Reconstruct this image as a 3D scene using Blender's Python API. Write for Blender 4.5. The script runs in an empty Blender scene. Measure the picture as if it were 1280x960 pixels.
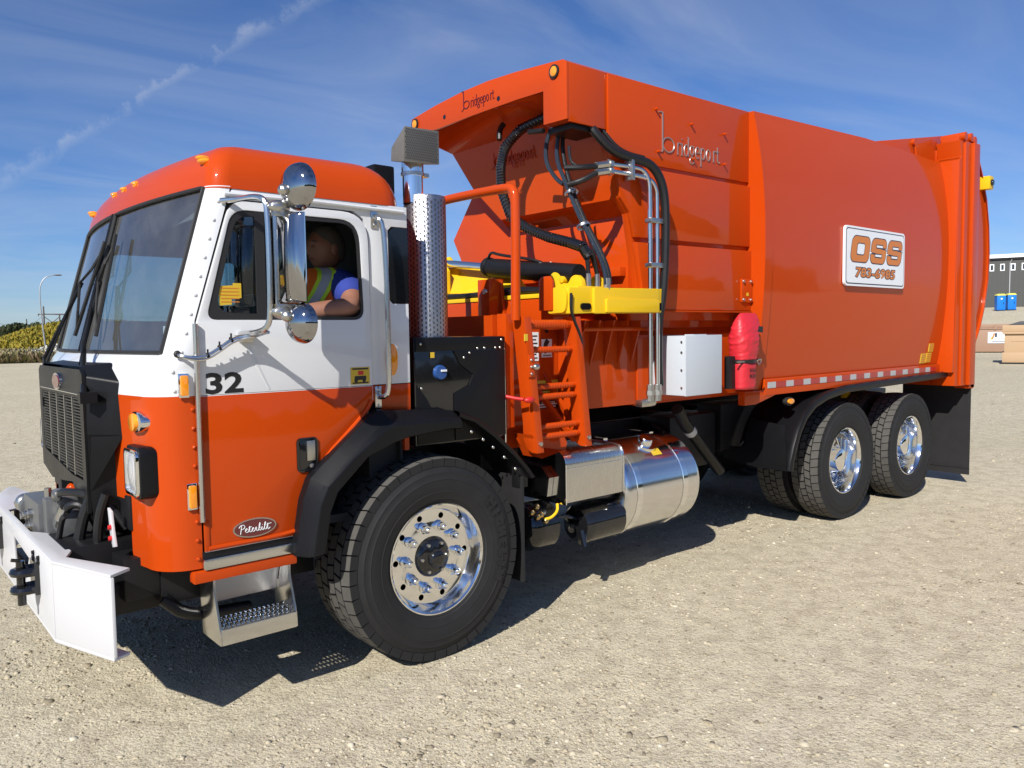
import bpy, bmesh, math, random
import numpy as np
from mathutils import Vector, Matrix
from mathutils.geometry import tessellate_polygon

random.seed(7)
RNG = np.random.default_rng(11)
SC = bpy.context.scene
COL = SC.collection
PI = math.pi
YC = 1.24                                  # centre line of the truck

# ------------------------------------------------------------------ camera
cam_d = bpy.data.cameras.new('camera')
cam = bpy.data.objects.new('camera', cam_d)
COL.objects.link(cam)
SC.camera = cam
cam_d.sensor_fit = 'HORIZONTAL'
cam_d.sensor_width = 36.0
cam_d.lens = 983.56 / 1280 * 36.0
cam_d.clip_start = 0.05
cam_d.clip_end = 6000.0
yaw, pitch, roll = 0.7070, 0.0651, -0.0138
cp_, sp_ = math.cos(pitch), math.sin(pitch)
fw = Vector((math.sin(yaw) * cp_, math.cos(yaw) * cp_, -sp_))
rt = Vector((math.cos(yaw), -math.sin(yaw), 0))
up = rt.cross(fw)
rt2 = math.cos(roll) * rt + math.sin(roll) * up
up2 = -math.sin(roll) * rt + math.cos(roll) * up
cam.matrix_world = Matrix(((rt2.x, up2.x, -fw.x, -2.3548), (rt2.y, up2.y, -fw.y, -3.3488),
                           (rt2.z, up2.z, -fw.z, 1.7285), (0, 0, 0, 1)))

# ------------------------------------------------------------------ sun and sky
SUN_DIR = Vector((-1.14, -0.58, 1.0)).normalized()       # towards the sun
SUN_EL = math.asin(SUN_DIR.z)
SUN_AZ = math.atan2(SUN_DIR.x, SUN_DIR.y)                # clockwise from +Y
sun_d = bpy.data.lights.new('sun', 'SUN')
sun_d.energy = 4.6
sun_d.angle = math.radians(0.53)
sun_d.color = (1.0, 0.955, 0.89)
sun = bpy.data.objects.new('sun', sun_d)
COL.objects.link(sun)
sun.rotation_euler = (-SUN_DIR).to_track_quat('-Z', 'Y').to_euler()
sun.location = (-20, -14, 20)

world = bpy.data.worlds.new('World')
SC.world = world
world.use_nodes = True
wn = world.node_tree
for n in list(wn.nodes):
    wn.nodes.remove(n)


def nd(tree, t, **kw):
    n = tree.nodes.new(t)
    for k, v in kw.items():
        if k.startswith('i_'):
            key = k[2:]
            n.inputs[int(key) if key.isdigit() else key.replace('_', ' ')].default_value = v
        else:
            setattr(n, k, v)
    return n


def mth(tree, op, a, b=None, c=None, clamp=False):
    n = tree.nodes.new('ShaderNodeMath')
    n.operation = op
    n.use_clamp = clamp
    for i, v in enumerate((a, b, c)):
        if v is None:
            continue
        if isinstance(v, (int, float)):
            n.inputs[i].default_value = v
        else:
            tree.links.new(v, n.inputs[i])
    return n.outputs[0]


def ramp(tree, fac, stops):
    n = tree.nodes.new('ShaderNodeValToRGB')
    tree.links.new(fac, n.inputs[0])
    cr = n.color_ramp
    while len(cr.elements) < len(stops):
        cr.elements.new(0.5)
    for e, (p, c) in zip(cr.elements, stops):
        e.position = p
        e.color = (c, c, c, 1) if isinstance(c, (int, float)) else (*c, 1)
    return n.outputs[0]


def mixc(tree, fac, a, b, mode='MIX'):
    n = tree.nodes.new('ShaderNodeMix')
    n.data_type = 'RGBA'
    n.blend_type = mode
    for sock, v in ((n.inputs[0], fac), (n.inputs[6], a), (n.inputs[7], b)):
        if isinstance(v, (int, float)):
            sock.default_value = v
        elif isinstance(v, tuple):
            sock.default_value = (*v, 1) if len(v) == 3 else v
        else:
            tree.links.new(v, sock)
    return n.outputs[2]


sky = nd(wn, 'ShaderNodeTexSky')
sky.sky_type = 'NISHITA'
sky.sun_disc = False
sky.sun_elevation = SUN_EL
sky.sun_rotation = SUN_AZ
sky.altitude = 500
sky.air_density = 1.0
sky.dust_density = 0.25
sky.ozone_density = 1.6
wtc = nd(wn, 'ShaderNodeTexCoord')
wsep = nd(wn, 'ShaderNodeSeparateXYZ')
wn.links.new(wtc.outputs['Generated'], wsep.inputs[0])
# thin cirrus: noise on the direction projected to a high plane
zc = mth(wn, 'MAXIMUM', wsep.outputs[2], 0.02)
px_ = mth(wn, 'DIVIDE', wsep.outputs[0], mth(wn, 'ADD', zc, 0.12))
py_ = mth(wn, 'DIVIDE', wsep.outputs[1], mth(wn, 'ADD', zc, 0.12))
wcmb = nd(wn, 'ShaderNodeCombineXYZ')
wn.links.new(px_, wcmb.inputs[0])
wn.links.new(py_, wcmb.inputs[1])
wmap = nd(wn, 'ShaderNodeMapping')
wmap.inputs['Rotation'].default_value = (0, 0, 0.75)
wmap.inputs['Scale'].default_value = (0.8, 1.7, 1)
wn.links.new(wcmb.outputs[0], wmap.inputs[0])
cn1 = nd(wn, 'ShaderNodeTexNoise', i_Scale=0.9, i_Detail=6.0, i_Roughness=0.55, i_Distortion=1.0)
wn.links.new(wmap.outputs[0], cn1.inputs['Vector'])
cirrus = ramp(wn, cn1.outputs[0], [(0.36, 0.0), (0.60, 0.15), (0.80, 0.36)])
# old condensation trail: a ragged band along a great circle of the sky
vd = nd(wn, 'ShaderNodeVectorMath', operation='DOT_PRODUCT')
wn.links.new(wtc.outputs['Generated'], vd.inputs[0])
vd.inputs[1].default_value = (0.6097, 0.0460, -0.7913)
tn1 = nd(wn, 'ShaderNodeTexNoise', i_Scale=7.0, i_Detail=4.0, i_Roughness=0.6)
wn.links.new(wtc.outputs['Generated'], tn1.inputs['Vector'])
tn2 = nd(wn, 'ShaderNodeTexNoise', i_Scale=34.0, i_Detail=6.0, i_Roughness=0.62)
wn.links.new(wtc.outputs['Generated'], tn2.inputs['Vector'])
off = mth(wn, 'ADD', vd.outputs['Value'],
          mth(wn, 'ADD', mth(wn, 'MULTIPLY', mth(wn, 'SUBTRACT', tn1.outputs[0], 0.5), 0.03),
              mth(wn, 'MULTIPLY', mth(wn, 'SUBTRACT', tn2.outputs[0], 0.5), 0.04)))
band = mth(wn, 'SUBTRACT', 1.0, mth(wn, 'DIVIDE', mth(wn, 'ABSOLUTE', off), 0.0135), clamp=True)
along = mth(wn, 'GREATER_THAN', wsep.outputs[1], 0.0)
trail = mth(wn, 'MULTIPLY', mth(wn, 'MULTIPLY', band, along),
            mth(wn, 'MULTIPLY', ramp(wn, tn2.outputs[0], [(0.36, 0.04), (0.70, 0.44)]), ramp(wn, tn1.outputs[0], [(0.36, 0.55), (0.58, 1.0)])))
cl = mth(wn, 'MAXIMUM', cirrus, trail)
skyhsv = nd(wn, 'ShaderNodeHueSaturation', i_Saturation=1.03, i_Value=1.10)
wn.links.new(mixc(wn, 1.0, sky.outputs[0], (0.68, 0.90, 1.32), 'MULTIPLY'), skyhsv.inputs['Color'])
skyc = mixc(wn, cl, skyhsv.outputs[0], (9.0, 9.6, 10.6))
bg = nd(wn, 'ShaderNodeBackground', i_Strength=0.055)
wn.links.new(skyc, bg.inputs[0])
wo = nd(wn, 'ShaderNodeOutputWorld')
wn.links.new(bg.outputs[0], wo.inputs[0])

vs = SC.view_settings
vs.view_transform = 'Standard'
vs.look = 'None'
vs.exposure = 0.42
vs.gamma = 1.0
SC.render.film_transparent = False
SC.cycles.max_bounces = 8
SC.cycles.transparent_max_bounces = 12
SC.cycles.sample_clamp_indirect = 6.0
SC.cycles.use_denoising = True


# ------------------------------------------------------------------ materials
def new_mat(name):
    m = bpy.data.materials.new(name)
    m.use_nodes = True
    t = m.node_tree
    b = t.nodes['Principled BSDF']
    return m, t, b


def objpos(t):
    g = nd(t, 'ShaderNodeNewGeometry')
    return g.outputs['Position']


def noise(t, scale, detail=3.0, rough=0.55, vec=None, dist=0.0):
    n = nd(t, 'ShaderNodeTexNoise', i_Scale=scale, i_Detail=detail, i_Roughness=rough, i_Distortion=dist)
    if vec is None:
        tc = nd(t, 'ShaderNodeTexCoord')
        vec = tc.outputs['Object']
    t.links.new(vec, n.inputs['Vector'])
    return n.outputs[0]


def bump(t, b, h, strength=0.2, dist=0.01):
    n = nd(t, 'ShaderNodeBump', i_Strength=strength, i_Distance=dist)
    t.links.new(h, n.inputs['Height'])
    t.links.new(n.outputs[0], b.inputs['Normal'])
    return n


def simple(name, col, rough=0.5, metal=0.0, coat=0.0, var=0.06, nscale=6.0, bmp=0.0, bscale=80.0, coat_rough=0.03, spec=0.5, rvar=0.08, ior=1.5):
    m, t, b = new_mat(name)
    n = noise(t, nscale, 5.0, 0.6)
    dark = tuple(c * (1 - var) for c in col)
    lite = tuple(min(1, c * (1 + var)) for c in col)
    t.links.new(mixc(t, n, dark, lite), b.inputs['Base Color'])
    r = mth(t, 'ADD', mth(t, 'MULTIPLY', mth(t, 'SUBTRACT', n, 0.5), rvar * 2), rough, clamp=True)
    t.links.new(r, b.inputs['Roughness'])
    b.inputs['Metallic'].default_value = metal
    b.inputs['Coat Weight'].default_value = coat
    b.inputs['Coat Roughness'].default_value = coat_rough
    b.inputs['Specular IOR Level'].default_value = spec
    b.inputs['IOR'].default_value = ior
    if bmp:
        bump(t, b, noise(t, bscale, 3.0), bmp, 0.002)
    return m


def paint(name, col, coat=1.0, rough=0.42, wob=0.012, dust=0.10):
    """coated paint: faint sheet waviness in the coat and a thin film of road dust low down and in patches"""
    m, t, b = new_mat(name)
    tc = nd(t, 'ShaderNodeTexCoord')
    n = noise(t, 2.2, 5.0, 0.62)
    n2 = noise(t, 55.0, 3.0, 0.7)
    d = mth(t, 'MULTIPLY', mth(t, 'MULTIPLY', n, n2), dust * 1.6, clamp=True)
    c = mixc(t, d, col, (0.42, 0.36, 0.28))
    t.links.new(c, b.inputs['Base Color'])
    b.inputs['Roughness'].default_value = rough
    b.inputs['Specular IOR Level'].default_value = 0.05
    b.inputs['Coat Weight'].default_value = coat
    t.links.new(mth(t, 'ADD', 0.03, mth(t, 'MULTIPLY', n2, 0.07)), b.inputs['Coat Roughness'])
    h = noise(t, 1.7, 2.0, 0.5)
    bp = nd(t, 'ShaderNodeBump', i_Strength=0.35, i_Distance=wob)
    t.links.new(h, bp.inputs['Height'])
    t.links.new(bp.outputs[0], b.inputs['Coat Normal'])
    return m


M = {}
M['orange'] = paint('orange_paint', (0.48, 0.0505, 0.0015), coat=0.5, dust=0.016)
M['orange_struct'] = paint('orange_structural_paint', (0.48, 0.051, 0.002), coat=0.3, rough=0.5, wob=0.02, dust=0.03)
M['white'] = paint('white_paint', (0.66, 0.675, 0.69), dust=0.04)
M['bumper_white'] = paint('bumper_white_paint', (0.55, 0.556, 0.565), coat=0.2, rough=0.4, dust=0.09)
M['yellow'] = paint('yellow_paint', (0.74, 0.47, 0.006), coat=0.3, rough=0.45, dust=0.10)
M['grey_box'] = simple('grey_enclosure', (0.48, 0.52, 0.56), 0.35, var=0.02)
M['black_paint'] = simple('black_frame_paint', (0.008, 0.008, 0.009), 0.45, var=0.3, spec=0.35)
M['black_plastic'] = simple('black_plastic', (0.0070, 0.0073, 0.0085), 0.36, var=0.25, bmp=0.12, bscale=260.0, spec=0.22)
M['black_gloss'] = simple('black_gloss', (0.008, 0.008, 0.009), 0.12, coat=0.5)
M['rubber'] = simple('rubber', (0.016, 0.016, 0.0165), 0.7, var=0.35, nscale=9, bmp=0.2, bscale=120.0, spec=0.35)
M['tread'] = simple('dusty_tread', (0.085, 0.081, 0.074), 0.9, var=0.30, nscale=16, bmp=0.25, bscale=90.0, spec=0.2)
M['hose'] = simple('hose_rubber', (0.008, 0.008, 0.0085), 0.40, var=0.3, bmp=0.5, bscale=120.0)
M['hose_blue'] = simple('hose_blue_black', (0.016, 0.024, 0.036), 0.3, var=0.3, coat=0.3)
M['chrome'] = simple('chrome', (0.86, 0.87, 0.88), 0.04, metal=1.0, var=0.03, rvar=0.02)
M['alu'] = simple('polished_aluminium', (0.84, 0.845, 0.85), 0.11, metal=1.0, var=0.05, nscale=9, rvar=0.05)
M['steel'] = simple('zinc_steel', (0.55, 0.54, 0.50), 0.34, metal=1.0, var=0.12, nscale=20)
M['letter_steel'] = simple('dull_lettering_steel', (0.42, 0.33, 0.31), 0.4, metal=0.7, var=0.1)
M['tank'] = simple('fuel_tank_aluminium', (0.74, 0.74, 0.74), 0.17, metal=1.0, var=0.05, nscale=3, rvar=0.05, bmp=0.04, bscale=6.0)
M['stainless'] = simple('brushed_stainless', (0.64, 0.64, 0.63), 0.2, metal=1.0, var=0.04, nscale=24, rvar=0.03)
M['amber'] = simple('amber_lens', (0.95, 0.30, 0.01), 0.08, coat=1.0, var=0.12, nscale=60)
M['seal'] = simple('window_seal', (0.016, 0.016, 0.017), 0.55)
M['interior'] = simple('cab_trim', (0.17, 0.18, 0.185), 0.7, var=0.1)
M['interior_dark'] = simple('dark_cab_trim', (0.022, 0.024, 0.026), 0.75, var=0.1)
M['seat'] = simple('seat_fabric', (0.11, 0.115, 0.12), 0.9, bmp=0.4)
M['decal_yellow'] = simple('yellow_decal', (0.62, 0.42, 0.03), 0.4)
M['decal_white'] = simple('white_decal', (0.78, 0.80, 0.82), 0.35, var=0.02)
M['decal_black'] = simple('black_print', (0.012, 0.012, 0.012), 0.4)
M['decal_orange'] = simple('orange_print', (0.60, 0.19, 0.03), 0.4)
M['navy'] = simple('navy_print', (0.02, 0.022, 0.05), 0.4)
M['maroon'] = simple('maroon_enamel', (0.11, 0.008, 0.012), 0.15, coat=0.8)
M['red_tape'] = simple('red_reflector', (0.36, 0.012, 0.015), 0.3, coat=0.5)
M['silver_tape'] = simple('silver_reflector', (0.40, 0.41, 0.42), 0.3, coat=0.5)
M['red_vinyl'] = simple('red_vinyl', (0.55, 0.018, 0.030), 0.5, var=0.12, nscale=9.0, bmp=0.5, bscale=26.0, coat=0.12, coat_rough=0.3)
M['red'] = simple('red_knob', (0.55, 0.02, 0.02), 0.4)
M['blue_cap'] = simple('blue_cap', (0.02, 0.07, 0.24), 0.35)
M['skin'] = simple('skin', (0.27, 0.125, 0.08), 0.5, var=0.12, nscale=25)
M['hair'] = simple('grey_hair', (0.10, 0.09, 0.08), 0.7, var=0.4, nscale=120, bmp=0.5)
M['shirt'] = simple('blue_shirt', (0.020, 0.040, 0.26), 0.85, var=0.12, bmp=0.3)
M['vest_orange'] = simple('hivis_orange', (0.95, 0.17, 0.01), 0.75, bmp=0.2)
M['vest_lime'] = simple('hivis_lime', (0.55, 0.80, 0.03), 0.7)
M['vest_silver'] = simple('hivis_silver', (0.40, 0.41, 0.42), 0.35)
M['glass_far'] = simple('dark_pane', (0.03, 0.035, 0.04), 0.1, coat=0.6)

# thin architectural glass: mirror reflection by angle over tinted transmission
def glass_mat(name, tint, base_refl=0.10, film=0.0):
    m, t, b = new_mat(name)
    t.nodes.remove(b)
    tr = nd(t, 'ShaderNodeBsdfTransparent')
    tr.inputs[0].default_value = (*tint, 1)
    gl = nd(t, 'ShaderNodeBsdfGlossy', i_Roughness=0.0)
    gl.inputs[0].default_value = (0.95, 0.97, 1.0, 1)
    lw = nd(t, 'ShaderNodeLayerWeight', i_Blend=0.35)
    f = mth(t, 'ADD', mth(t, 'MULTIPLY', lw.outputs['Fresnel'], 0.9), base_refl, clamp=True)
    mx = nd(t, 'ShaderNodeMixShader')
    t.links.new(f, mx.inputs[0])
    t.links.new(tr.outputs[0], mx.inputs[1])
    t.links.new(gl.outputs[0], mx.inputs[2])
    res = mx
    if film:                                   # pale film painting in the hazy sky reflection, stronger in patches
        df = nd(t, 'ShaderNodeBsdfDiffuse')
        df.inputs[0].default_value = (0.50, 0.49, 0.46, 1)
        fn_ = mth(t, 'MULTIPLY', ramp(t, noise(t, 3.0, 5.0, 0.65), [(0.3, 0.5), (0.7, 1.3)]), film)
        mx2 = nd(t, 'ShaderNodeMixShader')
        t.links.new(fn_, mx2.inputs[0])
        t.links.new(mx.outputs[0], mx2.inputs[1])
        t.links.new(df.outputs[0], mx2.inputs[2])
        res = mx2
    out = [n for n in t.nodes if n.type == 'OUTPUT_MATERIAL'][0]
    t.links.new(res.outputs[0], out.inputs[0])
    return m


M['glass'] = glass_mat('tinted_glass', (0.62, 0.72, 0.74), 0.06)
M['windshield'] = glass_mat('windshield_glass', (0.70, 0.79, 0.80), 0.09, 0.085)

M['slat'] = simple('grille_metal', (0.11, 0.108, 0.10), 0.45, metal=0.8, var=0.1)
# lamp lens: clear cover with vertical flutes over a bright reflector
m, t, b = new_mat('lamp_lens')
w = nd(t, 'ShaderNodeTexWave', i_Scale=22.0, i_Distortion=0.4)
w.bands_direction = 'Y'
tc = nd(t, 'ShaderNodeTexCoord')
t.links.new(tc.outputs['Object'], w.inputs['Vector'])
b.inputs['Base Color'].default_value = (0.72, 0.73, 0.74, 1)
b.inputs['Metallic'].default_value = 0.35
b.inputs['Roughness'].default_value = 0.2
b.inputs['Coat Weight'].default_value = 1.0
bump(t, b, w.outputs[0], 0.6, 0.01)
M['lens'] = m

# diamond tread plate / perforated metal bumps are geometry; this one is the pressed steel look
m, t, b = new_mat('pressed_steel')
b.inputs['Metallic'].default_value = 1.0
b.inputs['Base Color'].default_value = (0.6, 0.6, 0.59, 1)
b.inputs['Roughness'].default_value = 0.33
bump(t, b, noise(t, 45.0, 4.0), 0.25, 0.004)
M['pressed'] = m

# dented aluminium with brushed streaks
m, t, b = new_mat('mill_aluminium')
b.inputs['Metallic'].default_value = 1.0
tc = nd(t, 'ShaderNodeTexCoord')
mp = nd(t, 'ShaderNodeMapping')
mp.inputs['Scale'].default_value = (40, 1.5, 1.5)
t.links.new(tc.outputs['Object'], mp.inputs[0])
nn = noise(t, 5.0, 5.0, 0.6, vec=mp.outputs[0])
t.links.new(mixc(t, nn, (0.52, 0.52, 0.51), (0.72, 0.72, 0.71)), b.inputs['Base Color'])
t.links.new(mth(t, 'ADD', 0.14, mth(t, 'MULTIPLY', nn, 0.22)), b.inputs['Roughness'])
M['mill'] = m

# exhaust guard: chrome sheet
M['guard'] = simple('chrome_guard', (0.46, 0.46, 0.47), 0.36, metal=1.0, var=0.12, nscale=40, rvar=0.1, bmp=0.9, bscale=150.0)
M['guard_hole'] = simple('guard_slot', (0.05, 0.05, 0.055), 0.4)

# gravel ground
m, t, b = new_mat('gravel_ground')
P = objpos(t)
big = noise(t, 0.22, 5.0, 0.6, vec=P)
mp = nd(t, 'ShaderNodeMapping')
mp.inputs['Rotation'].default_value = (0, 0, 0.35)
mp.inputs['Scale'].default_value = (0.35, 2.2, 1)
t.links.new(P, mp.inputs[0])
tracks = noise(t, 0.8, 4.0, 0.6, vec=mp.outputs[0])
mid = noise(t, 7.0, 6.0, 0.65, vec=P)
fine = noise(t, 160.0, 3.0, 0.7, vec=P)
vo = nd(t, 'ShaderNodeTexVoronoi', i_Scale=95.0)
t.links.new(P, vo.inputs['Vector'])
vo2 = nd(t, 'ShaderNodeTexVoronoi', i_Scale=42.0)
t.links.new(P, vo2.inputs['Vector'])
c = mixc(t, ramp(t, big, [(0.36, 0.0), (0.64, 1.0)]), (0.53, 0.475, 0.335), (0.63, 0.572, 0.415))
c = mixc(t, mth(t, 'MULTIPLY', ramp(t, tracks, [(0.5, 0.0), (0.68, 1.0)]), 0.6), c, (0.60, 0.535, 0.41))
c = mixc(t, mth(t, 'MULTIPLY', ramp(t, mid, [(0.40, 1.0), (0.55, 0.0)]), 0.40), c, (0.25, 0.205, 0.14))
sep = nd(t, 'ShaderNodeSeparateColor')
t.links.new(vo.outputs['Color'], sep.inputs[0])
c = mixc(t, mth(t, 'MULTIPLY', ramp(t, sep.outputs[0], [(0.0, 1.0), (0.30, 0.0)]), 0.60), c, (0.17, 0.142, 0.10))
c = mixc(t, mth(t, 'MULTIPLY', ramp(t, sep.outputs[1], [(0.80, 0.0), (0.95, 1.0)]), 0.5), c, (0.60, 0.54, 0.43))
c = mixc(t, mth(t, 'MULTIPLY', fine, 0.35), c, (0.36, 0.305, 0.21))
speck = noise(t, 210.0, 2.0, 0.6, vec=P)
c = mixc(t, mth(t, 'MULTIPLY', ramp(t, speck, [(0.34, 1.0), (0.43, 0.0)]), 0.85), c, (0.15, 0.125, 0.085))  # dark specks paint in the shade of pits between grains
c = mixc(t, mth(t, 'MULTIPLY', ramp(t, speck, [(0.58, 0.0), (0.68, 1.0)]), 0.6), c, (0.66, 0.60, 0.46))
t.links.new(c, b.inputs['Base Color'])
b.inputs['Roughness'].default_value = 0.95
b.inputs['Specular IOR Level'].default_value = 0.15
h = mth(t, 'ADD', mth(t, 'MULTIPLY', mth(t, 'SUBTRACT', 1.0, vo.outputs['Distance']), 0.55),
        mth(t, 'ADD', mth(t, 'MULTIPLY', mth(t, 'SUBTRACT', 1.0, vo2.outputs['Distance']), 0.7),
            mth(t, 'ADD', mth(t, 'MULTIPLY', mid, 2.4), mth(t, 'MULTIPLY', fine, 0.35))))
bump(t, b, h, 0.6, 0.009)
M['gravel'] = m

m, t, b = new_mat('loose_stone')
g = nd(t, 'ShaderNodeNewGeometry')
rp = ramp(t, g.outputs['Random Per Island'], [(0.0, (0.17, 0.145, 0.105)), (0.2, (0.36, 0.31, 0.215)),
                                             (0.6, (0.46, 0.405, 0.29)), (0.95, (0.50, 0.445, 0.335)), (1.0, (0.60, 0.55, 0.44))])
t.links.new(rp, b.inputs['Base Color'])
b.inputs['Roughness'].default_value = 0.9
b.inputs['Specular IOR Level'].default_value = 0.2
bump(t, b, noise(t, 300.0, 3.0), 0.4, 0.002)
M['stone'] = m


def leafy(name, cols, rough=0.7):
    m, t, b = new_mat(name)
    g = nd(t, 'ShaderNodeNewGeometry')
    k = len(cols)
    t.links.new(ramp(t, g.outputs['Random Per Island'], [(i / max(1, k - 1), c) for i, c in enumerate(cols)]), b.inputs['Base Color'])
    b.inputs['Roughness'].default_value = rough
    b.inputs['Specular IOR Level'].default_value = 0.2
    return m


M['weeds'] = leafy('weeds', [(0.16, 0.15, 0.06), (0.24, 0.22, 0.09), (0.31, 0.25, 0.14), (0.25, 0.18, 0.13), (0.18, 0.19, 0.07)])
M['flower'] = leafy('white_flowers', [(0.55, 0.55, 0.5), (0.7, 0.7, 0.62)])
M['bush'] = leafy('autumn_bush', [(0.30, 0.22, 0.02), (0.22, 0.20, 0.025), (0.34, 0.24, 0.03), (0.15, 0.16, 0.03)])
M['dark_tree'] = leafy('dark_trees', [(0.035, 0.05, 0.018), (0.055, 0.07, 0.025), (0.045, 0.05, 0.03)])
M['wood_pole'] = simple('weathered_pole', (0.10, 0.085, 0.075), 0.9)
M['galv'] = simple('galvanised', (0.42, 0.43, 0.44), 0.5, metal=0.6)
M['bldg'] = simple('charcoal_cladding', (0.060, 0.062, 0.058), 0.6, var=0.06, nscale=0.4)
M['bldg_white'] = simple('white_trim', (0.80, 0.82, 0.84), 0.5, var=0.03)
M['toilet_blue'] = simple('blue_polyethylene', (0.008, 0.17, 0.60), 0.4)
M['toilet_roof'] = simple('yellow_roof', (0.66, 0.60, 0.10), 0.5)
M['bin_brown'] = simple('dusty_brown_steel', (0.30, 0.185, 0.12), 0.6, var=0.10, nscale=1.5)
M['bin_tan'] = simple('tan_steel', (0.43, 0.29, 0.165), 0.6, var=0.08, nscale=1.5)
M['dark_lid'] = simple('black_lid', (0.05, 0.052, 0.062), 0.5)


# ------------------------------------------------------------------ mesh helpers
class MB:
    """collects shapes, then links them as ONE mesh object"""

    def __init__(self):
        self.v, self.f, self.m = [], [], []

    def add(self, verts, faces, mi=0, mat=None):
        o = len(self.v)
        if mat is not None:
            verts = [mat @ Vector(p) for p in verts]
        self.v += [tuple(p) for p in verts]
        self.f += [tuple(i + o for i in f) for f in faces]
        self.m += [mi] * len(faces)
        return self

    def box(self, x0, x1, y0, y1, z0, z1, mi=0, mat=None):
        v = [(x, y, z) for x in (x0, x1) for y in (y0, y1) for z in (z0, z1)]
        f = [(0, 1, 3, 2), (4, 6, 7, 5), (0, 4, 5, 1), (2, 3, 7, 6), (0, 2, 6, 4), (1, 5, 7, 3)]
        return self.add(v, f, mi, mat)

    def prism(self, poly, axis, a, b, mi=0, holes=(), mat=None):
        """poly in the plane across axis: 'Y' -> (x,z), 'X' -> (y,z), 'Z' -> (x,y); extruded from a to b"""
        def P(p, h):
            return {'Y': (p[0], h, p[1]), 'X': (h, p[0], p[1]), 'Z': (p[0], p[1], h)}[axis]
        loops = [list(poly)] + [list(h) for h in holes]
        flat = [p for l in loops for p in l]
        n = len(flat)
        v = [P(p, a) for p in flat] + [P(p, b) for p in flat]
        f = []
        if holes:
            for tri in tessellate_polygon([[Vector((p[0], p[1], 0)) for p in l] for l in loops]):
                f.append(tuple(tri))
                f.append(tuple(i + n for i in reversed(tri)))
        else:
            f.append(tuple(range(n)))
            f.append(tuple(reversed(range(n, 2 * n))))
        o = 0
        for l in loops:
            k = len(l)
            for i in range(k):
                j = (i + 1) % k
                f.append((o + i, o + j, o + j + n, o + i + n))
            o += k
        return self.add(v, f, mi, mat)

    def tube(self, pts, r, seg=10, mi=0, caps=True, smooth=0, closed=False):
        P = [Vector(p) for p in pts]
        R = list(r) if isinstance(r, (list, tuple)) else [r] * len(P)
        for _ in range(smooth):
            Q, S = [P[0]], [R[0]]
            for i in range(len(P) - 1):
                Q += [P[i] * 0.75 + P[i + 1] * 0.25, P[i] * 0.25 + P[i + 1] * 0.75]
                S += [R[i] * 0.75 + R[i + 1] * 0.25, R[i] * 0.25 + R[i + 1] * 0.75]
            Q.append(P[-1])
            S.append(R[-1])
            P, R = Q, S
        n = len(P)
        T = []
        for i in range(n):
            if closed:
                d = P[(i + 1) % n] - P[i - 1]
            else:
                d = P[min(i + 1, n - 1)] - P[max(i - 1, 0)]
            T.append(d.normalized() if d.length > 1e-9 else Vector((0, 0, 1)))
        ref = Vector((0, 0, 1)) if abs(T[0].z) < 0.9 else Vector((1, 0, 0))
        N = (ref - T[0] * ref.dot(T[0])).normalized()
        v, f = [], []
        for i in range(n):
            N = (N - T[i] * N.dot(T[i]))
            N = N.normalized() if N.length > 1e-9 else T[i].orthogonal().normalized()
            B = T[i].cross(N)
            for k in range(seg):
                a = 2 * PI * k / seg
                v.append(P[i] + (N * math.cos(a) + B * math.sin(a)) * R[i])
        for i in range(n if closed else n - 1):
            j = (i + 1) % n
            for k in range(seg):
                l = (k + 1) % seg
                f.append((i * seg + k, i * seg + l, j * seg + l, j * seg + k))
        if caps and not closed:
            f.append(tuple(reversed(range(seg))))
            f.append(tuple(range((n - 1) * seg, n * seg)))
        return self.add(v, f, mi)

    def cyl(self, p0, p1, r, seg=16, mi=0, r2=None):
        return self.tube([p0, p1], [r, r if r2 is None else r2], seg, mi)

    def lathe(self, prof, origin, axis, seg=32, mi=0, mat=None):
        """prof: (radius, distance along axis)"""
        ax = Vector(axis).normalized()
        N = ax.orthogonal().normalized()
        if abs(ax.y) > 0.9:
            N = Vector((1, 0, 0))
        B = ax.cross(N)
        O = Vector(origin)
        v, f = [], []
        for (r, h) in prof:
            for k in range(seg):
                a = 2 * PI * k / seg
                v.append(O + ax * h + (N * math.cos(a) + B * math.sin(a)) * r)
        for i in range(len(prof) - 1):
            for k in range(seg):
                l = (k + 1) % seg
                f.append((i * seg + k, i * seg + l, (i + 1) * seg + l, (i + 1) * seg + k))
        return self.add(v, f, mi, mat)

    def ell(self, c, r, seg=16, rings=10, mi=0, mat=None):
        v, f = [], []
        for i in range(rings + 1):
            th = PI * i / rings
            for k in range(seg):
                a = 2 * PI * k / seg
                v.append((c[0] + r[0] * math.sin(th) * math.cos(a), c[1] + r[1] * math.sin(th) * math.sin(a), c[2] + r[2] * math.cos(th)))
        for i in range(rings):
            for k in range(seg):
                l = (k + 1) % seg
                f.append((i * seg + k, (i + 1) * seg + k, (i + 1) * seg + l, i * seg + l))
        return self.add(v, f, mi, mat)

    def grid(self, rows, mi=0, skip=None, closed=False):
        n = len(rows[0])
        v = [p for r in rows for p in r]
        f = []
        for i in range(len(rows) - 1):
            for j in range(n if closed else n - 1):
                if skip and skip(i, j):
                    continue
                k = (j + 1) % n
                f.append((i * n + j, i * n + k, (i + 1) * n + k, (i + 1) * n + j))
        return self.add(v, f, mi)

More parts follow.
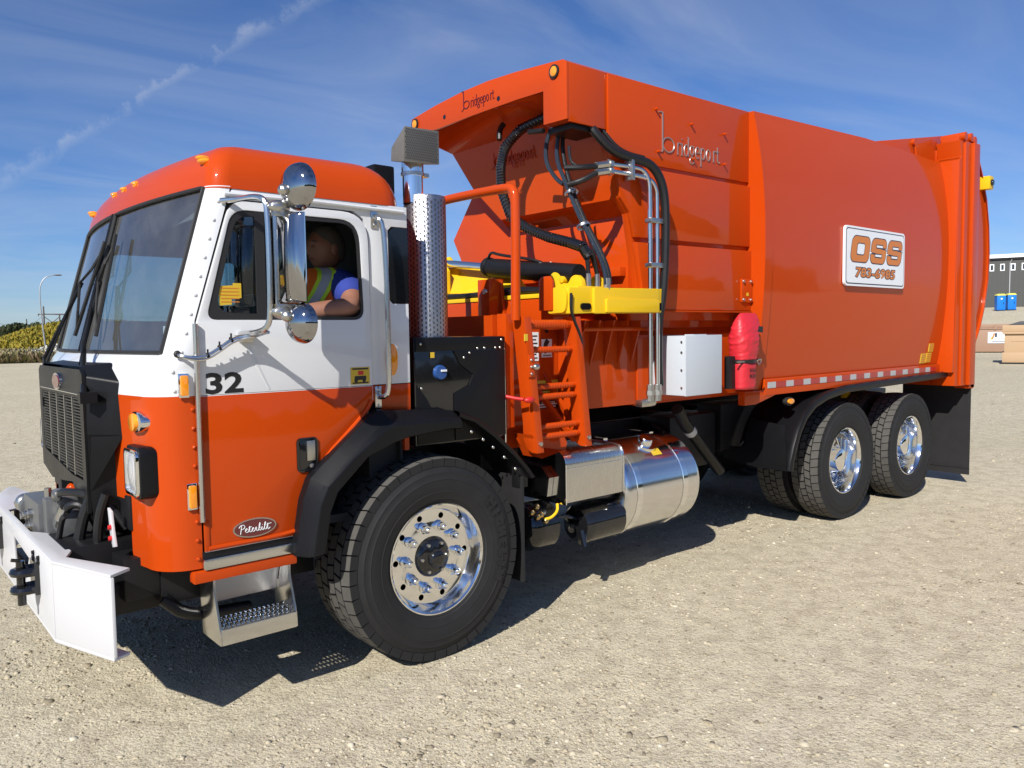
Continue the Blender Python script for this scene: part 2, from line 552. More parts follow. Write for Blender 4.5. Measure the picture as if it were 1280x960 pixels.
    def build(self, name, mats, parent=None, bevel=0.0, segs=2, sharp=35, kind=None, recalc=True, weld=True):
        me = bpy.data.meshes.new(name)
        me.from_pydata(self.v, [], self.f)
        if not isinstance(mats, (list, tuple)):
            mats = [mats]
        for mm in mats:
            me.materials.append(M[mm] if isinstance(mm, str) else mm)
        me.polygons.foreach_set('material_index', self.m)
        bm = bmesh.new()
        bm.from_mesh(me)
        if weld:
            bmesh.ops.remove_doubles(bm, verts=bm.verts, dist=1e-5)
        if recalc:
            bmesh.ops.recalc_face_normals(bm, faces=bm.faces)
        if bevel:
            ed = [e for e in bm.edges if len(e.link_faces) == 2 and e.calc_face_angle(0) > math.radians(28)]
            if ed:
                bmesh.ops.bevel(bm, geom=ed, offset=bevel, offset_type='OFFSET', segments=segs, profile=0.6, affect='EDGES', clamp_overlap=True)
        for fc in bm.faces:
            fc.smooth = True
        bm.to_mesh(me)
        bm.free()
        me.set_sharp_from_angle(angle=math.radians(sharp))
        o = bpy.data.objects.new(name, me)
        COL.objects.link(o)
        if parent is not None:
            o.parent = parent
        if kind:
            o['kind'] = kind
        return o


def empty(name, loc=(0, 0, 0), parent=None, rot=(0, 0, 0)):
    o = bpy.data.objects.new(name, None)
    COL.objects.link(o)
    o.location = loc
    o.rotation_euler = rot
    o.empty_display_size = 0.2
    if parent is not None:
        o.parent = parent
    return o


def tag(o, label=None, cat=None, group=None, kind=None):
    for k, v in (('label', label), ('category', cat), ('group', group), ('kind', kind)):
        if v:
            o[k] = v
    return o


def kids(o, src):
    return [c for c in src if c.parent == o]


def copy_tree(o, parent=None):
    allo = list(bpy.data.objects)
    def rec(x, p):
        c = x.copy()
        COL.objects.link(c)
        c.parent = p
        for ch in allo:
            if ch.parent == x:
                rec(ch, c)
        return c
    return rec(o, parent)


def text_geo(s, size=1.0, bold=0.0, depth=0.0, shear=0.0, space=1.0):
    """verts, faces of a line of lettering in the XY plane, baseline at y=0, starting at x=0; width"""
    cu = bpy.data.curves.new('lettering', 'FONT')
    cu.body = s
    cu.size = size
    cu.offset = bold
    cu.extrude = depth
    cu.shear = shear
    cu.space_character = space
    cu.resolution_u = 3
    ob = bpy.data.objects.new('lettering', cu)
    COL.objects.link(ob)
    dg = bpy.context.evaluated_depsgraph_get()
    dg.update()
    me = bpy.data.meshes.new_from_object(ob.evaluated_get(dg))
    v = [tuple(p.co) for p in me.vertices]
    f = [tuple(p.vertices) for p in me.polygons]
    bpy.data.objects.remove(ob)
    bpy.data.curves.remove(cu)
    bpy.data.meshes.remove(me)
    xs = [p[0] for p in v]
    return v, f, (min(xs), max(xs)), (min(p[1] for p in v), max(p[1] for p in v))


def fit_text(mb, s, ox, oz, w, h, plane, at, mi=0, bold=0.0, shear=0.0, depth=0.002, flip=False):
    """lettering fitted into a w x h box on a plane; plane 'Y': x right, z up at y=at; 'X': seen from -X (y runs right to left)"""
    v, f, (a, b_), (c_, d_) = text_geo(s, 1.0, bold, 0.0, shear)
    out = []
    for p in v:
        x = (p[0] - a) / (b_ - a) * w
        z = (p[1] - c_) / (d_ - c_) * h
        out.append((ox + x, at, oz + z) if plane == 'Y' else (at, ox - x, oz + z))
    mb.add(out, f, mi)
    return mb


def rrect(x0, x1, y0, y1, r, n=5):
    out = []
    for cx, cy, a0 in ((x1 - r, y1 - r, 0), (x0 + r, y1 - r, PI / 2), (x0 + r, y0 + r, PI), (x1 - r, y0 + r, 1.5 * PI)):
        for i in range(n + 1):
            a = a0 + PI / 2 * i / n
            out.append((cx + r * math.cos(a), cy + r * math.sin(a)))
    return out


def round_poly(poly, r, n=4):
    """round the corners of a polygon"""
    out = []
    k = len(poly)
    rs = r if isinstance(r, (list, tuple)) else [r] * k
    for i in range(k):
        p = Vector(poly[i])
        a = Vector(poly[i - 1]) - p
        c = Vector(poly[(i + 1) % k]) - p
        d = min(rs[i], a.length * 0.45, c.length * 0.45)
        if d < 1e-4:
            out.append(tuple(p))
            continue
        s, e = p + a.normalized() * d, p + c.normalized() * d
        for j in range(n + 1):
            u = j / n
            q = s * (1 - u) ** 2 + p * 2 * u * (1 - u) + e * u ** 2
            out.append((q.x, q.y))
    return out


def lerp(a, b, t):
    return a + (b - a) * t


def interp(z, tab):
    if z <= tab[0][0]:
        return tab[0][1]
    for (a, x), (b, y) in zip(tab, tab[1:]):
        if z <= b:
            return lerp(x, y, (z - a) / (b - a))
    return tab[-1][1]

# ------------------------------------------------------------------ ground
def ground_z(x, y):
    s = x * 0.953 + y * 0.304
    t = min(1.0, max(0.0, (s - 64.0) / 60.0))
    return 4.25 * t * t * (3 - 2 * t)


gx = [-3000, -1200, -500, -250, -120, -60, -30, -15, -8, -4, 0, 4, 8, 15, 25, 35, 45, 55] + [60 + 4 * i for i in range(26)] + [180, 220, 300, 500, 900, 1800, 4000]
gy = [-3000, -1200, -500, -250, -120, -60, -30, -15, -8, -4, 0, 4, 8, 14, 20, 28, 36, 45, 55, 65, 75, 90, 110, 140, 180, 240, 400, 800, 1600, 4000]
MB().grid([[(x, y, ground_z(x, y)) for y in gy] for x in gx]).build('ground', 'gravel', kind='structure', recalc=False)

# ------------------------------------------------------------------ the truck
truck = tag(empty('garbage_truck'), 'orange and white side loading refuse truck parked on the gravel', 'truck')
T = truck

# ---- wheels
def make_tyre(R, w, blocks, rows, parent, rim_r, name='tyre'):
    """outer face at y=0, going in to y=w"""
    base = R - 0.017
    mid = w / 2
    prof = [(rim_r - 0.012, 0.055), (rim_r + 0.004, 0.034), (rim_r + 0.014, 0.022), (rim_r + 0.022, 0.020), (rim_r + 0.026, 0.015)]
    hs = base - rim_r
    for u, y in ((0.18, 0.006), (0.20, 0.0045), (0.215, 0.006), (0.35, 0.0), (0.50, 0.0), (0.515, -0.002), (0.53, 0.0), (0.66, 0.004), (0.70, 0.0035), (0.715, 0.006),
                 (0.80, 0.012), (0.90, 0.022), (0.97, 0.036)):
        prof.append((rim_r + 0.026 + (hs - 0.026) * u, y))
    prof += [(base, 0.055), (base + 0.003, mid), (base, w - 0.055)]
    n0 = len(prof)
    prof += [(r, w - y) for r, y in reversed(prof[:n0 - 3])]
    mb = MB().lathe(prof, (0, 0, 0), (0, 1, 0), 72)
    o = mb.build(name, 'rubber', parent, sharp=30)
    tb = MB()
    rw = (w - 0.05) / rows
    for i in range(blocks):
        a0 = 2 * PI * i / blocks
        for j in range(rows):
            edge = j in (0, rows - 1)
            a = a0 + (0.5 if j % 2 else 0.0) * 2 * PI / blocks
            da = 2 * PI / blocks * (0.475 if edge else 0.445)
            y0 = 0.025 + rw * j + 0.004
            y1 = 0.025 + rw * (j + 1) - 0.004
            if j == 0:
                y0 = 0.013
            if j == rows - 1:
                y1 = w - 0.013
            sk = 0.18 * da * (1 if j % 2 else -1)
            v = []
            for (r, sh) in ((base - 0.012, 1.0), (R, 0.95)):
                for (s, y, k) in ((-1, y0, -1), (1, y0, -1), (1, y1, 1), (-1, y1, 1)):
                    rr = r
                    yy = y
                    if edge and ((j == 0 and k == -1) or (j == rows - 1 and k == 1)):
                        rr = r - (0.006 if r == R else 0.02)
                    aa = a + s * da * sh + sk * k
                    v.append((rr * math.sin(aa), yy, rr * math.cos(aa)))
            tb.add(v, [(7, 6, 5, 4)], 0)
            tb.add(v, [(0, 1, 2, 3), (0, 4, 5, 1), (1, 5, 6, 2), (2, 6, 7, 3), (3, 7, 4, 0)], 1)
    t = tb.build('tread_blocks', ['tread', 'rubber'], parent, kind='stuff', weld=False, recalc=False)
    return o


def arc_text(s, r, a_mid, size, y, mi=0):
    mb = MB()
    n = len(s)
    step = size * 0.95 / r
    for i, ch in enumerate(s):
        if ch == ' ':
            continue
        v, f, (a, b_), (c_, d_) = text_geo(ch, size, 0.01)
        ang = a_mid + (i - (n - 1) / 2) * step
        out = []
        for p in v:
            x = p[0] - (a + b_) / 2
            rr = r + p[1]
            aa = ang + x / r
            out.append((rr * math.sin(aa), y, rr * math.cos(aa)))
        mb.add(out, f, mi)
    return mb


def lug_ring(parent, n, r, y, dirn=-1):
    first = None
    for i in range(n):
        a = 2 * PI * (i + 0.5) / n
        if first is None:
            mb = MB().lathe([(0.0, -0.064), (0.010, -0.062), (0.017, -0.054), (0.0215, -0.042), (0.0225, -0.028), (0.0225, -0.014), (0.030, -0.009), (0.030, 0.0)], (0, 0, 0), (0, 1, 0), 12)
            first = mb.build('lug_nut', 'chrome', parent)
            o = first
        else:
            o = first.copy()
            COL.objects.link(o)
        o.location = (r * math.sin(a), y, r * math.cos(a))


def front_wheel(parent_loc, rotz=0.0):
    w = empty('wheel', parent_loc, T, (0, 0, rotz))
    make_tyre(0.541, 0.395, 44, 5, w, 0.292)
    # forged rim: flange, sloping barrel, disc with ten round hand holes
    rim = MB().lathe([(0.2985, 0.045), (0.3005, 0.030), (0.2985, 0.024), (0.292, 0.023), (0.283, 0.030), (0.276, 0.045), (0.266, 0.070), (0.258, 0.088), (0.252, 0.096)], (0, 0, 0), (0, 1, 0), 64)
    holes = [[(0.222 * math.cos(a0) + 0.0165 * math.cos(k * PI / 6), 0.222 * math.sin(a0) + 0.0165 * math.sin(k * PI / 6)) for k in range(12)]
             for a0 in [2 * PI * i / 10 for i in range(10)]]
    rim.prism([(0.253 * math.cos(2 * PI * k / 64), 0.253 * math.sin(2 * PI * k / 64)) for k in range(64)], 'Y', 0.095, 0.115, holes=holes + [[(0.197 * math.cos(2 * PI * k / 48), 0.197 * math.sin(2 * PI * k / 48)) for k in range(48)]])
    rim.lathe([(0.197, 0.095), (0.19, 0.0945), (0.178, 0.0925), (0.165, 0.090), (0.14, 0.087), (0.10, 0.086)], (0, 0, 0), (0, 1, 0), 64)
    rim.build('rim', 'alu', w, sharp=25)
    MB().lathe([(0.251, 0.16), (0.05, 0.16), (0.0, 0.16)], (0, 0, 0), (0, 1, 0), 32).build('brake_drum', 'black_paint', w)
    lug_ring(w, 10, 0.1675, 0.091)
    hub = MB().lathe([(0.0, 0.012), (0.030, 0.014), (0.042, 0.020), (0.048, 0.030), (0.050, 0.052), (0.078, 0.058), (0.094, 0.064), (0.108, 0.080), (0.112, 0.097)], (0, 0, 0), (0, 1, 0), 32)
    for i in range(6):
        a = 2 * PI * i / 6
        hub.lathe([(0.0, 0.046), (0.009, 0.048), (0.009, 0.07)], (0.082 * math.cos(a), 0, 0.082 * math.sin(a)), (0, 1, 0), 6, 1)
    hub.build('hub', ['black_gloss', 'steel'], w)
    lt = arc_text('MICHELIN', 0.40, 1.45, 0.062, -0.0035)
    lt.build('sidewall_lettering', 'rubber', w, kind='stuff')
    return w


fwheel = front_wheel((0, 0.0, 0.541))
fw2 = copy_tree(fwheel, T)
fw2.location = (0, 2 * YC, 0.541)
fw2.rotation_euler = (0, 0, PI)


def rear_wheel(loc):
    w = empty('wheel', loc, T)
    make_tyre(0.531, 0.275, 46, 4, w, 0.292)
    rim = MB().lathe([(0.2985, 0.045), (0.3005, 0.030), (0.2985, 0.024), (0.292, 0.023), (0.284, 0.030), (0.278, 0.045), (0.270, 0.075), (0.264, 0.120), (0.258, 0.170), (0.252, 0.205), (0.246, 0.212)], (0, 0, 0), (0, 1, 0), 64)
    rim.build('rim', 'alu', w, sharp=25)
    MB().lathe([(0.250, 0.214), (0.13, 0.218), (0.128, 0.17)], (0, 0, 0), (0, 1, 0), 48).build('wheel_disc', 'black_gloss', w)
    lug_ring(w, 10, 0.1675, 0.216)
    MB().lathe([(0.0, 0.055), (0.085, 0.057), (0.100, 0.065), (0.108, 0.085), (0.114, 0.12), (0.128, 0.15), (0.132, 0.218)], (0, 0, 0), (0, 1, 0), 32).build('hub', 'chrome', w)
    return w


X1, X2 = 4.529, 5.875
rw = rear_wheel((X1, 0.043, 0.531))
rw2 = copy_tree(rw, T)
rw2.location = (X2, 0.043, 0.531)
inner = empty('wheel', (X1, 0.385, 0.531), T)
make_tyre(0.531, 0.275, 46, 4, inner, 0.292)
for (x, y, rz, src) in ((X2, 0.385, 0, inner), (X1, 2 * YC - 0.385, PI, inner), (X2, 2 * YC - 0.385, PI, inner), (X1, 2 * YC - 0.043, PI, rw), (X2, 2 * YC - 0.043, PI, rw)):
    c = copy_tree(src, T)
    c.location = (x, y, 0.531)
    c.rotation_euler = (0, 0, rz)

# ---- chassis
ch = MB()
for y in (0.82, 1.58):
    ch.box(-1.45, 7.0, y, y + 0.085, 0.74, 1.02)
for x in (-1.3, -0.3, 1.0, 2.2, 3.3, 4.1, 5.2, 6.5):
    ch.box(x, x + 0.12, 0.905, 1.58, 0.78, 0.98)
ch.build('chassis_frame', 'black_paint', T, bevel=0.006)
ax = MB()
for x in (0.0,):
    ax.cyl((x, 0.40, 0.50), (x, 2.08, 0.50), 0.07, 16)
    ax.box(x - 0.28, x + 0.28, 0.80, 0.92, 0.60, 0.72)
    ax.box(x - 0.28, x + 0.28, 1.56, 1.68, 0.60, 0.72)
for x in (X1, X2):
    ax.cyl((x, 0.60, 0.53), (x, 1.88, 0.53), 0.085, 16)
    ax.ell((x, YC, 0.53), (0.23, 0.22, 0.24))
    ax.cyl((x, 0.30, 0.53), (x, 0.66, 0.53), 0.20, 24)
    ax.cyl((x, 1.82, 0.53), (x, 2.18, 0.53), 0.20, 24)
ax.build('axles', 'black_paint', T)
pt = MB()
MB().box(-0.85, 0.45, 0.93, 1.56, 0.62, 1.30).build('engine', 'black_paint', T, bevel=0.03)
pt.box(0.45, 1.25, 1.0, 1.48, 0.55, 0.95)
pt.cyl((1.2, YC, 0.72), (4.3, YC, 0.62), 0.07, 14)
MB().cyl((0.75, 1.9, 0.62), (2.1, 1.9, 0.62), 0.26, 24).build('air_tank', 'black_paint', T)  # unseen far tank, added to block light under the truck
pt.build('powertrain', 'black_paint', T, bevel=0.03)
for (x0, x1, y0, y1, z0, z1) in ((2.55, 3.15, 0.50, 0.80, 0.62, 1.05), (3.3, 3.9, 0.55, 0.80, 0.70, 1.10), (0.55, 0.85, 0.35, 0.80, 0.45, 1.05), (2.5, 4.0, 1.70, 2.2, 0.5, 1.1), (4.0, 6.3, 0.72, 0.81, 0.55, 1.15), (4.9, 5.5, 0.70, 0.80, 0.60, 0.74)):
    MB().box(x0, x1, y0, y1, z0, z1).build('chassis_light_block', 'black_paint', T, bevel=0.015)  # unseen black boxes added to keep light out from under the truck

# ---- cab shell
XCt = [(0.70, -1.445), (1.475, -1.45), (1.60, -1.435), (1.655, -1.388), (2.41, -1.185)]
SAG = [(0.70, 0.085), (1.475, 0.085), (1.655, 0.080), (2.41, 0.090)]
RAD = [(0.70, 0.17), (1.475, 0.17), (1.655, 0.10), (2.41, 0.09)]
XDt = [(1.785, -1.188), (2.33, -1.022), (2.41, -1.0)]
YL, YR = 0.12, 2 * YC - 0.12
XR = -0.09


def xfront(y, z):
    return interp(z, XCt) + interp(z, SAG) * (y - YC) ** 2


NA, NF = 8, 25


def ring(z, inset=0.0, xd=None):
    r = interp(z, RAD)
    xd = interp(z, XDt) if xd is None else xd
    xt = xfront(YL + r, z) + r
    half = [(xd, YL + inset)]
    for i in range(NA):
        a = PI / 2 * i / (NA - 1)
        half.append((min(xt - (r - inset) * math.sin(a), xd), YL + r - (r - inset) * math.cos(a)))
    ys = [lerp(YL + r, YR - r, i / (NF + 1)) for i in range(1, NF + 1)]
    mid = [(xfront(y, z) + inset, y) for y in ys]
    return [(x, y, z) for x, y in half] + [(x, y, z) for x, y in mid] + [(x, 2 * YC - y, z) for x, y in reversed(half)]


NR = len(ring(1.0))
WL = 7                                     # ring index of the windscreen's left edge
WR = NR - 1 - WL
zl = [0.715, 0.75, 0.80, 0.90, 1.00, 1.05, 1.20, 1.35, 1.475]
rows = [ring(z) for z in zl]


def low_skip(i, j):
    y = rows[0][j][1]
    lim = 0.40 + 0.05 * (i < 2)
    return zl[i] < 1.0 and 0.36 + 0.02 * i < y < 2.48 - 0.36 - 0.02 * i


mb = MB().grid(rows, skip=low_skip)
# lower lip turned in
mb.grid([[(x, y, 0.715) for x, y, z in ring(0.715)[:10]], [(x, y, 0.722) for x, y, z in ring(0.715, 0.04)[:10]]])
mb.build('front_panel', 'orange', T)
zw = [1.475, 1.53, 1.59, 1.62, 1.640, 1.655]
mb = MB().grid([ring(z) for z in zw])
zp = [1.655, 1.68, 1.75, 1.80, 1.95, 2.10, 2.25, 2.36, 2.39]
mb.grid([ring(z) for z in zp], skip=lambda i, j: WL <= j < WR)
mb.build('windscreen_surround', 'white', T)
# inner lining so the shell has thickness
mb = MB().grid([ring(z, 0.03) for z in (0.72, 1.2, 1.475, 1.60, 1.66)], skip=lambda i, j: i < 2 and 9 < j < NR - 10)
mb.grid([ring(z, 0.03) for z in zp], skip=lambda i, j: WL <= j < WR)
mb.build('inner_lining', 'interior_dark', T)


def gpt(j, z, off):
    """point on the windscreen: ring index j (may be fractional), height z, offset forward"""
    r = ring(z)
    k = int(j)
    u = j - k
    a, b_ = r[k], r[min(k + 1, NR - 1)]
    return (lerp(a[0], b_[0], u) - off, lerp(a[1], b_[1], u), z)


JM = (NR - 1) / 2
for (ja, jb) in ((WL, JM - 0.18), (JM + 0.18, WR)):
    n = 14
    js = [lerp(ja, jb, i / n) for i in range(n + 1)]
    g = MB().grid([[gpt(j, z, -0.006) for j in js] for z in (1.655, 1.8, 2.0, 2.2, 2.385)]).build('windscreen', 'windshield', T)
    per = [gpt(j, 1.663, 0.004) for j in js] + [gpt(jb, z, 0.004) for z in (1.75, 1.9, 2.1, 2.3)] + [gpt(j, 2.383, 0.004) for j in reversed(js)] + [gpt(ja, z, 0.004) for z in (2.3, 2.1, 1.9, 1.75)]
    MB().tube(per, 0.0095, 8, closed=True).build('windscreen_seal', 'seal', g)
MB().tube([gpt(JM, z, 0.012) for z in (1.66, 1.9, 2.15, 2.385)], 0.010, 8).build('windscreen_pillar', 'black_plastic', T)

# roof cap
def roof_ring(s_in, z):
    base = ring(2.39)
    pts = [(x, y) for x, y, _ in base]
    r = 0.13
    # right side rear corner, back, left rear corner
    rc = [(XR - r + r * math.sin(a), YR - r + r * math.cos(a)) for a in [PI / 2 * i / 6 for i in range(7)]]
    lc = [(XR - r + r * math.cos(a), YL + r - r * math.sin(a)) for a in [PI / 2 * i / 6 for i in range(7)]]
    loop = pts + [(-0.8, YR), (-0.55, YR), (-0.35, YR)] + rc + [(XR, 1.7), (XR, 1.24), (XR, 0.8)] + lc + [(-0.35, YL), (-0.55, YL), (-0.8, YL)]
    cx, cy = -0.60, YC
    sx, sy = 1 - 0.85 * s_in / 0.5, 1 - s_in / 1.12
    return [(cx + (x - cx) * sx, cy + (y - cy) * sy, z) for x, y in loop]


rr_ = []
for i in range(10):
    th = PI / 2 * i / 9
    rr_.append(roof_ring(0.20 * (1 - math.cos(th)), 2.385 + 0.222 * math.sin(th)))
for s, dz in ((0.235, 0.010), (0.29, 0.019), (0.37, 0.026), (0.46, 0.029)):
    rr_.append(roof_ring(s, 2.607 + dz))
mb = MB().grid(rr_, closed=True)
nl = len(rr_[0])
o_ = len(mb.v) - nl
mb.f.append(tuple(range(o_, o_ + nl)))
mb.m.append(0)
mb.grid([roof_ring(-0.003, 2.379), roof_ring(-0.003, 2.385), roof_ring(0.0, 2.386)], closed=True)
roof = mb.build('roof', 'orange', T, sharp=50)

# side of the cab behind the door
def side_plate(mbx, poly, y0, y1, mi=0, holes=()):
    mbx.prism(poly, 'Y', y0, y1, mi, holes)


bw = MB()
side_plate(bw, [(-0.318, 1.475), (-0.205, 1.475), (-0.205, 1.475), (XR, 1.475), (XR, 1.885), (-0.185, 1.885), (-0.205, 1.905), (-0.205, 2.255), (-0.185, 2.275), (XR, 2.275), (XR, 2.38), (-1.0, 2.38), (-1.015, 2.335), (-0.40, 2.335), (-0.345, 2.30), (-0.318, 2.23)], 0.12, 0.15)
bw.build('corner_panel', 'white', T, bevel=0.004)
bo = MB()
side_plate(bo, [(-0.318, 1.40), (-0.26, 1.34), (-0.16, 1.315), (XR, 1.315), (XR, 1.472), (-0.318, 1.472)], 0.12, 0.15)
bo.build('corner_panel', 'orange', T, bevel=0.004)
bkr = MB()
bkr.box(XR - 0.03, XR - 0.002, YL + 0.02, YR - 0.02, 1.12, 2.37)
bkr.build('rear_wall', 'orange', T)
q = MB()
q.prism(round_poly([(-0.203, 1.888), (XR + 0.003, 1.888), (XR + 0.003, 2.272), (-0.203, 2.272)], [0.05, 0.012, 0.012, 0.05]), 'Y', 0.122, 0.130)
q.build('quarter_window', 'black_gloss', T)
# drip rail
MB().tube([(-1.04, 0.108, 2.352), (-0.6, 0.106, 2.358), (-0.12, 0.108, 2.352)], 0.010, 8).build('drip_rail', 'white', T)

# right hand side of the cab (seen through the glass)
rs = MB()
side_plate(rs, [(-1.19, 0.72), (-0.7, 0.72), (-0.6, 1.1), (-0.3, 1.34), (XR, 1.34), (XR, 2.38), (-1.0, 2.38), (-1.02, 2.33), (-1.188, 1.785)], YR - 0.03, YR, 0,
           [round_poly([(-1.05, 1.84), (-0.42, 1.84), (-0.42, 2.28), (-0.96, 2.28)], 0.06), rrect(-0.30, -0.13, 1.95, 2.26, 0.03)])
rs.build('far_side_panel', ['interior_dark'], T)
g = MB().box(-1.06, -0.41, YR - 0.018, YR - 0.012, 1.83, 2.29).build('side_window', 'glass', T)
g = MB().box(-0.31, -0.12, YR - 0.018, YR - 0.012, 1.94, 2.27).build('side_window', 'glass', T)

# ---- door
WIN = round_poly([(-1.138, 1.802), (-0.360, 1.802), (-0.378, 2.288), (-1.010, 2.288)], [0.05, 0.06, 0.11, 0.07], 6)
door = MB()
up_poly = [(-1.178, 1.475), (-0.322, 1.475)] + round_poly([(-0.322, 1.6), (-0.330, 2.327), (-1.012, 2.327), (-1.178, 1.790)], [0, 0.14, 0.07, 0], 7)
side_plate(door, up_poly, 0.108, 0.140, 0, [WIN])
lo_poly = [(-1.178, 1.4735), (-1.178, 0.785), (-0.745, 0.785), (-0.705, 0.83), (-0.655, 1.07), (-0.36, 1.325), (-0.322, 1.40), (-0.322, 1.4735)]
side_plate(door, lo_poly, 0.108, 0.140, 1)
D = door.build('door', ['white', 'orange'], T, bevel=0.005)
# raised bead along the lower rear edge and bottom
MB().tube([(-1.165, 0.106, 0.800), (-0.752, 0.106, 0.800), (-0.715, 0.106, 0.84), (-0.668, 0.106, 1.078), (-0.372, 0.106, 1.333), (-0.334, 0.106, 1.40)], 0.011, 8, smooth=2).build('door_bead', 'orange', D)
# crease in the white skin
MB().prism([(-0.99, 1.72), (-0.965, 1.72), (-0.86, 1.485), (-0.868, 1.485)], 'Y', 0.1062, 0.109).build('door_crease', 'white', D, bevel=0.0008)
# window frame seal, divider and the fixed front pane
fr = MB()
inner_ = round_poly([(-1.098, 1.835), (-0.372, 1.815), (-0.390, 2.272), (-0.990, 2.262)], [0.08, 0.05, 0.10, 0.06], 6)
fr.prism(WIN, 'Y', 0.112, 0.128, holes=[inner_])
fr.build('window_seal', 'seal', D)
MB().prism([(-0.905, 1.80), (-0.862, 1.80), (-0.862, 2.288), (-0.905, 2.288)], 'Y', 0.110, 0.134).build('window_divider', 'seal', D)
MB().prism([(-1.115, 1.815), (-0.89, 1.815), (-0.89, 2.280), (-0.995, 2.280)], 'Y', 0.119, 0.123).build('vent_window', 'glass', D)
st = MB()
st.prism([(-1.075, 1.865), (-1.02, 1.87), (-1.02, 1.895), (-0.975, 1.90), (-0.975, 1.965), (-1.012, 1.965), (-1.012, 1.955), (-1.075, 1.95)], 'Y', 0.1165, 0.1175)
for i in range(5):
    st.box(-1.068, -0.985, 0.1155, 0.1165, 1.880 + i * 0.015, 1.884 + i * 0.015, 1)
st.build('window_sticker', ['decal_yellow', 'decal_orange'], D)
# recessed black handle
h_ = MB().prism(rrect(-0.742, -0.634, 1.082, 1.246, 0.022), 'Y', 0.100, 0.112, holes=[rrect(-0.733, -0.643, 1.092, 1.236, 0.016)])
h_.prism(rrect(-0.734, -0.642, 1.091, 1.237, 0.016), 'Y', 0.1062, 0.1075)
dh = h_.build('door_handle', 'black_gloss', D, bevel=0.002)
pd = MB().box(-0.692, -0.650, 0.097, 0.106, 1.135, 1.230)
pd.lathe([(0, -0.006), (0.011, -0.006), (0.011, 0.003)], (-0.670, 0.102, 1.110), (0, 1, 0), 16)
pd.build('handle_paddle', 'steel', D, bevel=0.002)
n32 = MB()
fit_text(n32, '32', -1.152, 1.478, 0.168, 0.094, 'Y', 0.1070, bold=0.03)
n32.build('fleet_number', 'decal_black', D)
# maker's oval badge
ov = lambda cx, cz, a, b_, n=40: [(cx + a * math.cos(2 * PI * k / n), cz + b_ * math.sin(2 * PI * k / n)) for k in range(n)]
bd = MB()
bd.prism(ov(-0.957, 0.861, 0.101, 0.043), 'Y', 0.100, 0.109, 0)
bd.prism(ov(-0.957, 0.861, 0.095, 0.038), 'Y', 0.0985, 0.105, 1)
# script lettering drawn as strokes
def stroke(mbx, pts, ox, oz, s, y, r, mi):
    mbx.tube([(ox + px * s, y, oz + pz * s) for px, pz in pts], r, 5, mi, smooth=2)
scr = [[(0.35, 0.05), (0.6, 1.5), (0.65, 1.9)], [(0.05, 1.45), (0.5, 2.0), (1.25, 1.95), (1.35, 1.35), (0.9, 1.05), (0.5, 1.1)],
       [(1.3, 0.55), (1.8, 0.85), (1.85, 1.1), (1.55, 1.1), (1.4, 0.5), (1.7, 0.2), (2.1, 0.4)], [(2.1, 0.4), (2.5, 1.9), (2.3, 0.4), (2.5, 0.2), (2.8, 0.4)], [(2.15, 1.25), (2.8, 1.35)],
       [(2.8, 0.5), (3.2, 0.85), (3.25, 1.1), (3.0, 1.1), (2.85, 0.5), (3.15, 0.2), (3.5, 0.45)], [(3.5, 0.45), (3.75, 1.15), (3.95, 1.0), (3.8, 0.4), (4.1, 0.25), (4.3, 0.45)],
       [(4.3, 0.45), (4.75, 1.7), (4.65, 2.0), (4.45, 1.4), (4.4, 0.4), (4.75, 0.2), (4.95, 0.7), (4.7, 1.0), (4.5, 0.8)], [(5.05, 0.9), (5.15, 1.1), (5.05, 0.4), (5.25, 0.2), (5.5, 0.5)], [(5.2, 1.4), (5.24, 1.46)],
       [(5.5, 0.5), (5.95, 1.7), (5.85, 2.0), (5.65, 1.4), (5.65, 0.4), (5.85, 0.25), (6.1, 0.5)], [(6.1, 0.5), (6.5, 1.9), (6.3, 0.4), (6.5, 0.2), (6.9, 0.6)], [(6.1, 1.3), (7.2, 1.5)]]
for p in scr:
    stroke(bd, p, -0.957 - 0.076, 0.861 - 0.022, 0.0212, 0.0975, 0.0016, 2)
bd.build('maker_badge', ['steel', 'maroon', 'decal_white'], D)
wd = MB().box(-0.445, -0.340, 0.1055, 0.1075, 1.484, 1.568)
wd.box(-0.437, -0.348, 0.1048, 0.1058, 1.556, 1.564, 1)
wd.box(-0.437, -0.348, 0.1048, 0.1058, 1.487, 1.494, 1)
wd.prism(rrect(-0.425, -0.36, 1.505, 1.525, 0.004), 'Y', 0.1046, 0.1056, 1)
wd.box(-0.405, -0.375, 0.1046, 0.1056, 1.53, 1.55, 2)
wd.prism(ov(-0.417, 1.503, 0.010, 0.010, 12), 'Y', 0.1044, 0.1054, 1)
wd.prism(ov(-0.372, 1.503, 0.010, 0.010, 12), 'Y', 0.1044, 0.1054, 1)
wd.build('warning_sticker', ['decal_yellow', 'decal_black', 'red'], D)
# hinge rail
MB().tube([(-1.191, 0.098, 0.925), (-1.189, 0.098, 1.785)], 0.0115, 10).build('door_hinge', 'stainless', D)
MB().box(-1.183, -1.160, 0.104, 0.112, 0.79, 0.925).build('hinge_cover', 'orange', D, bevel=0.002)

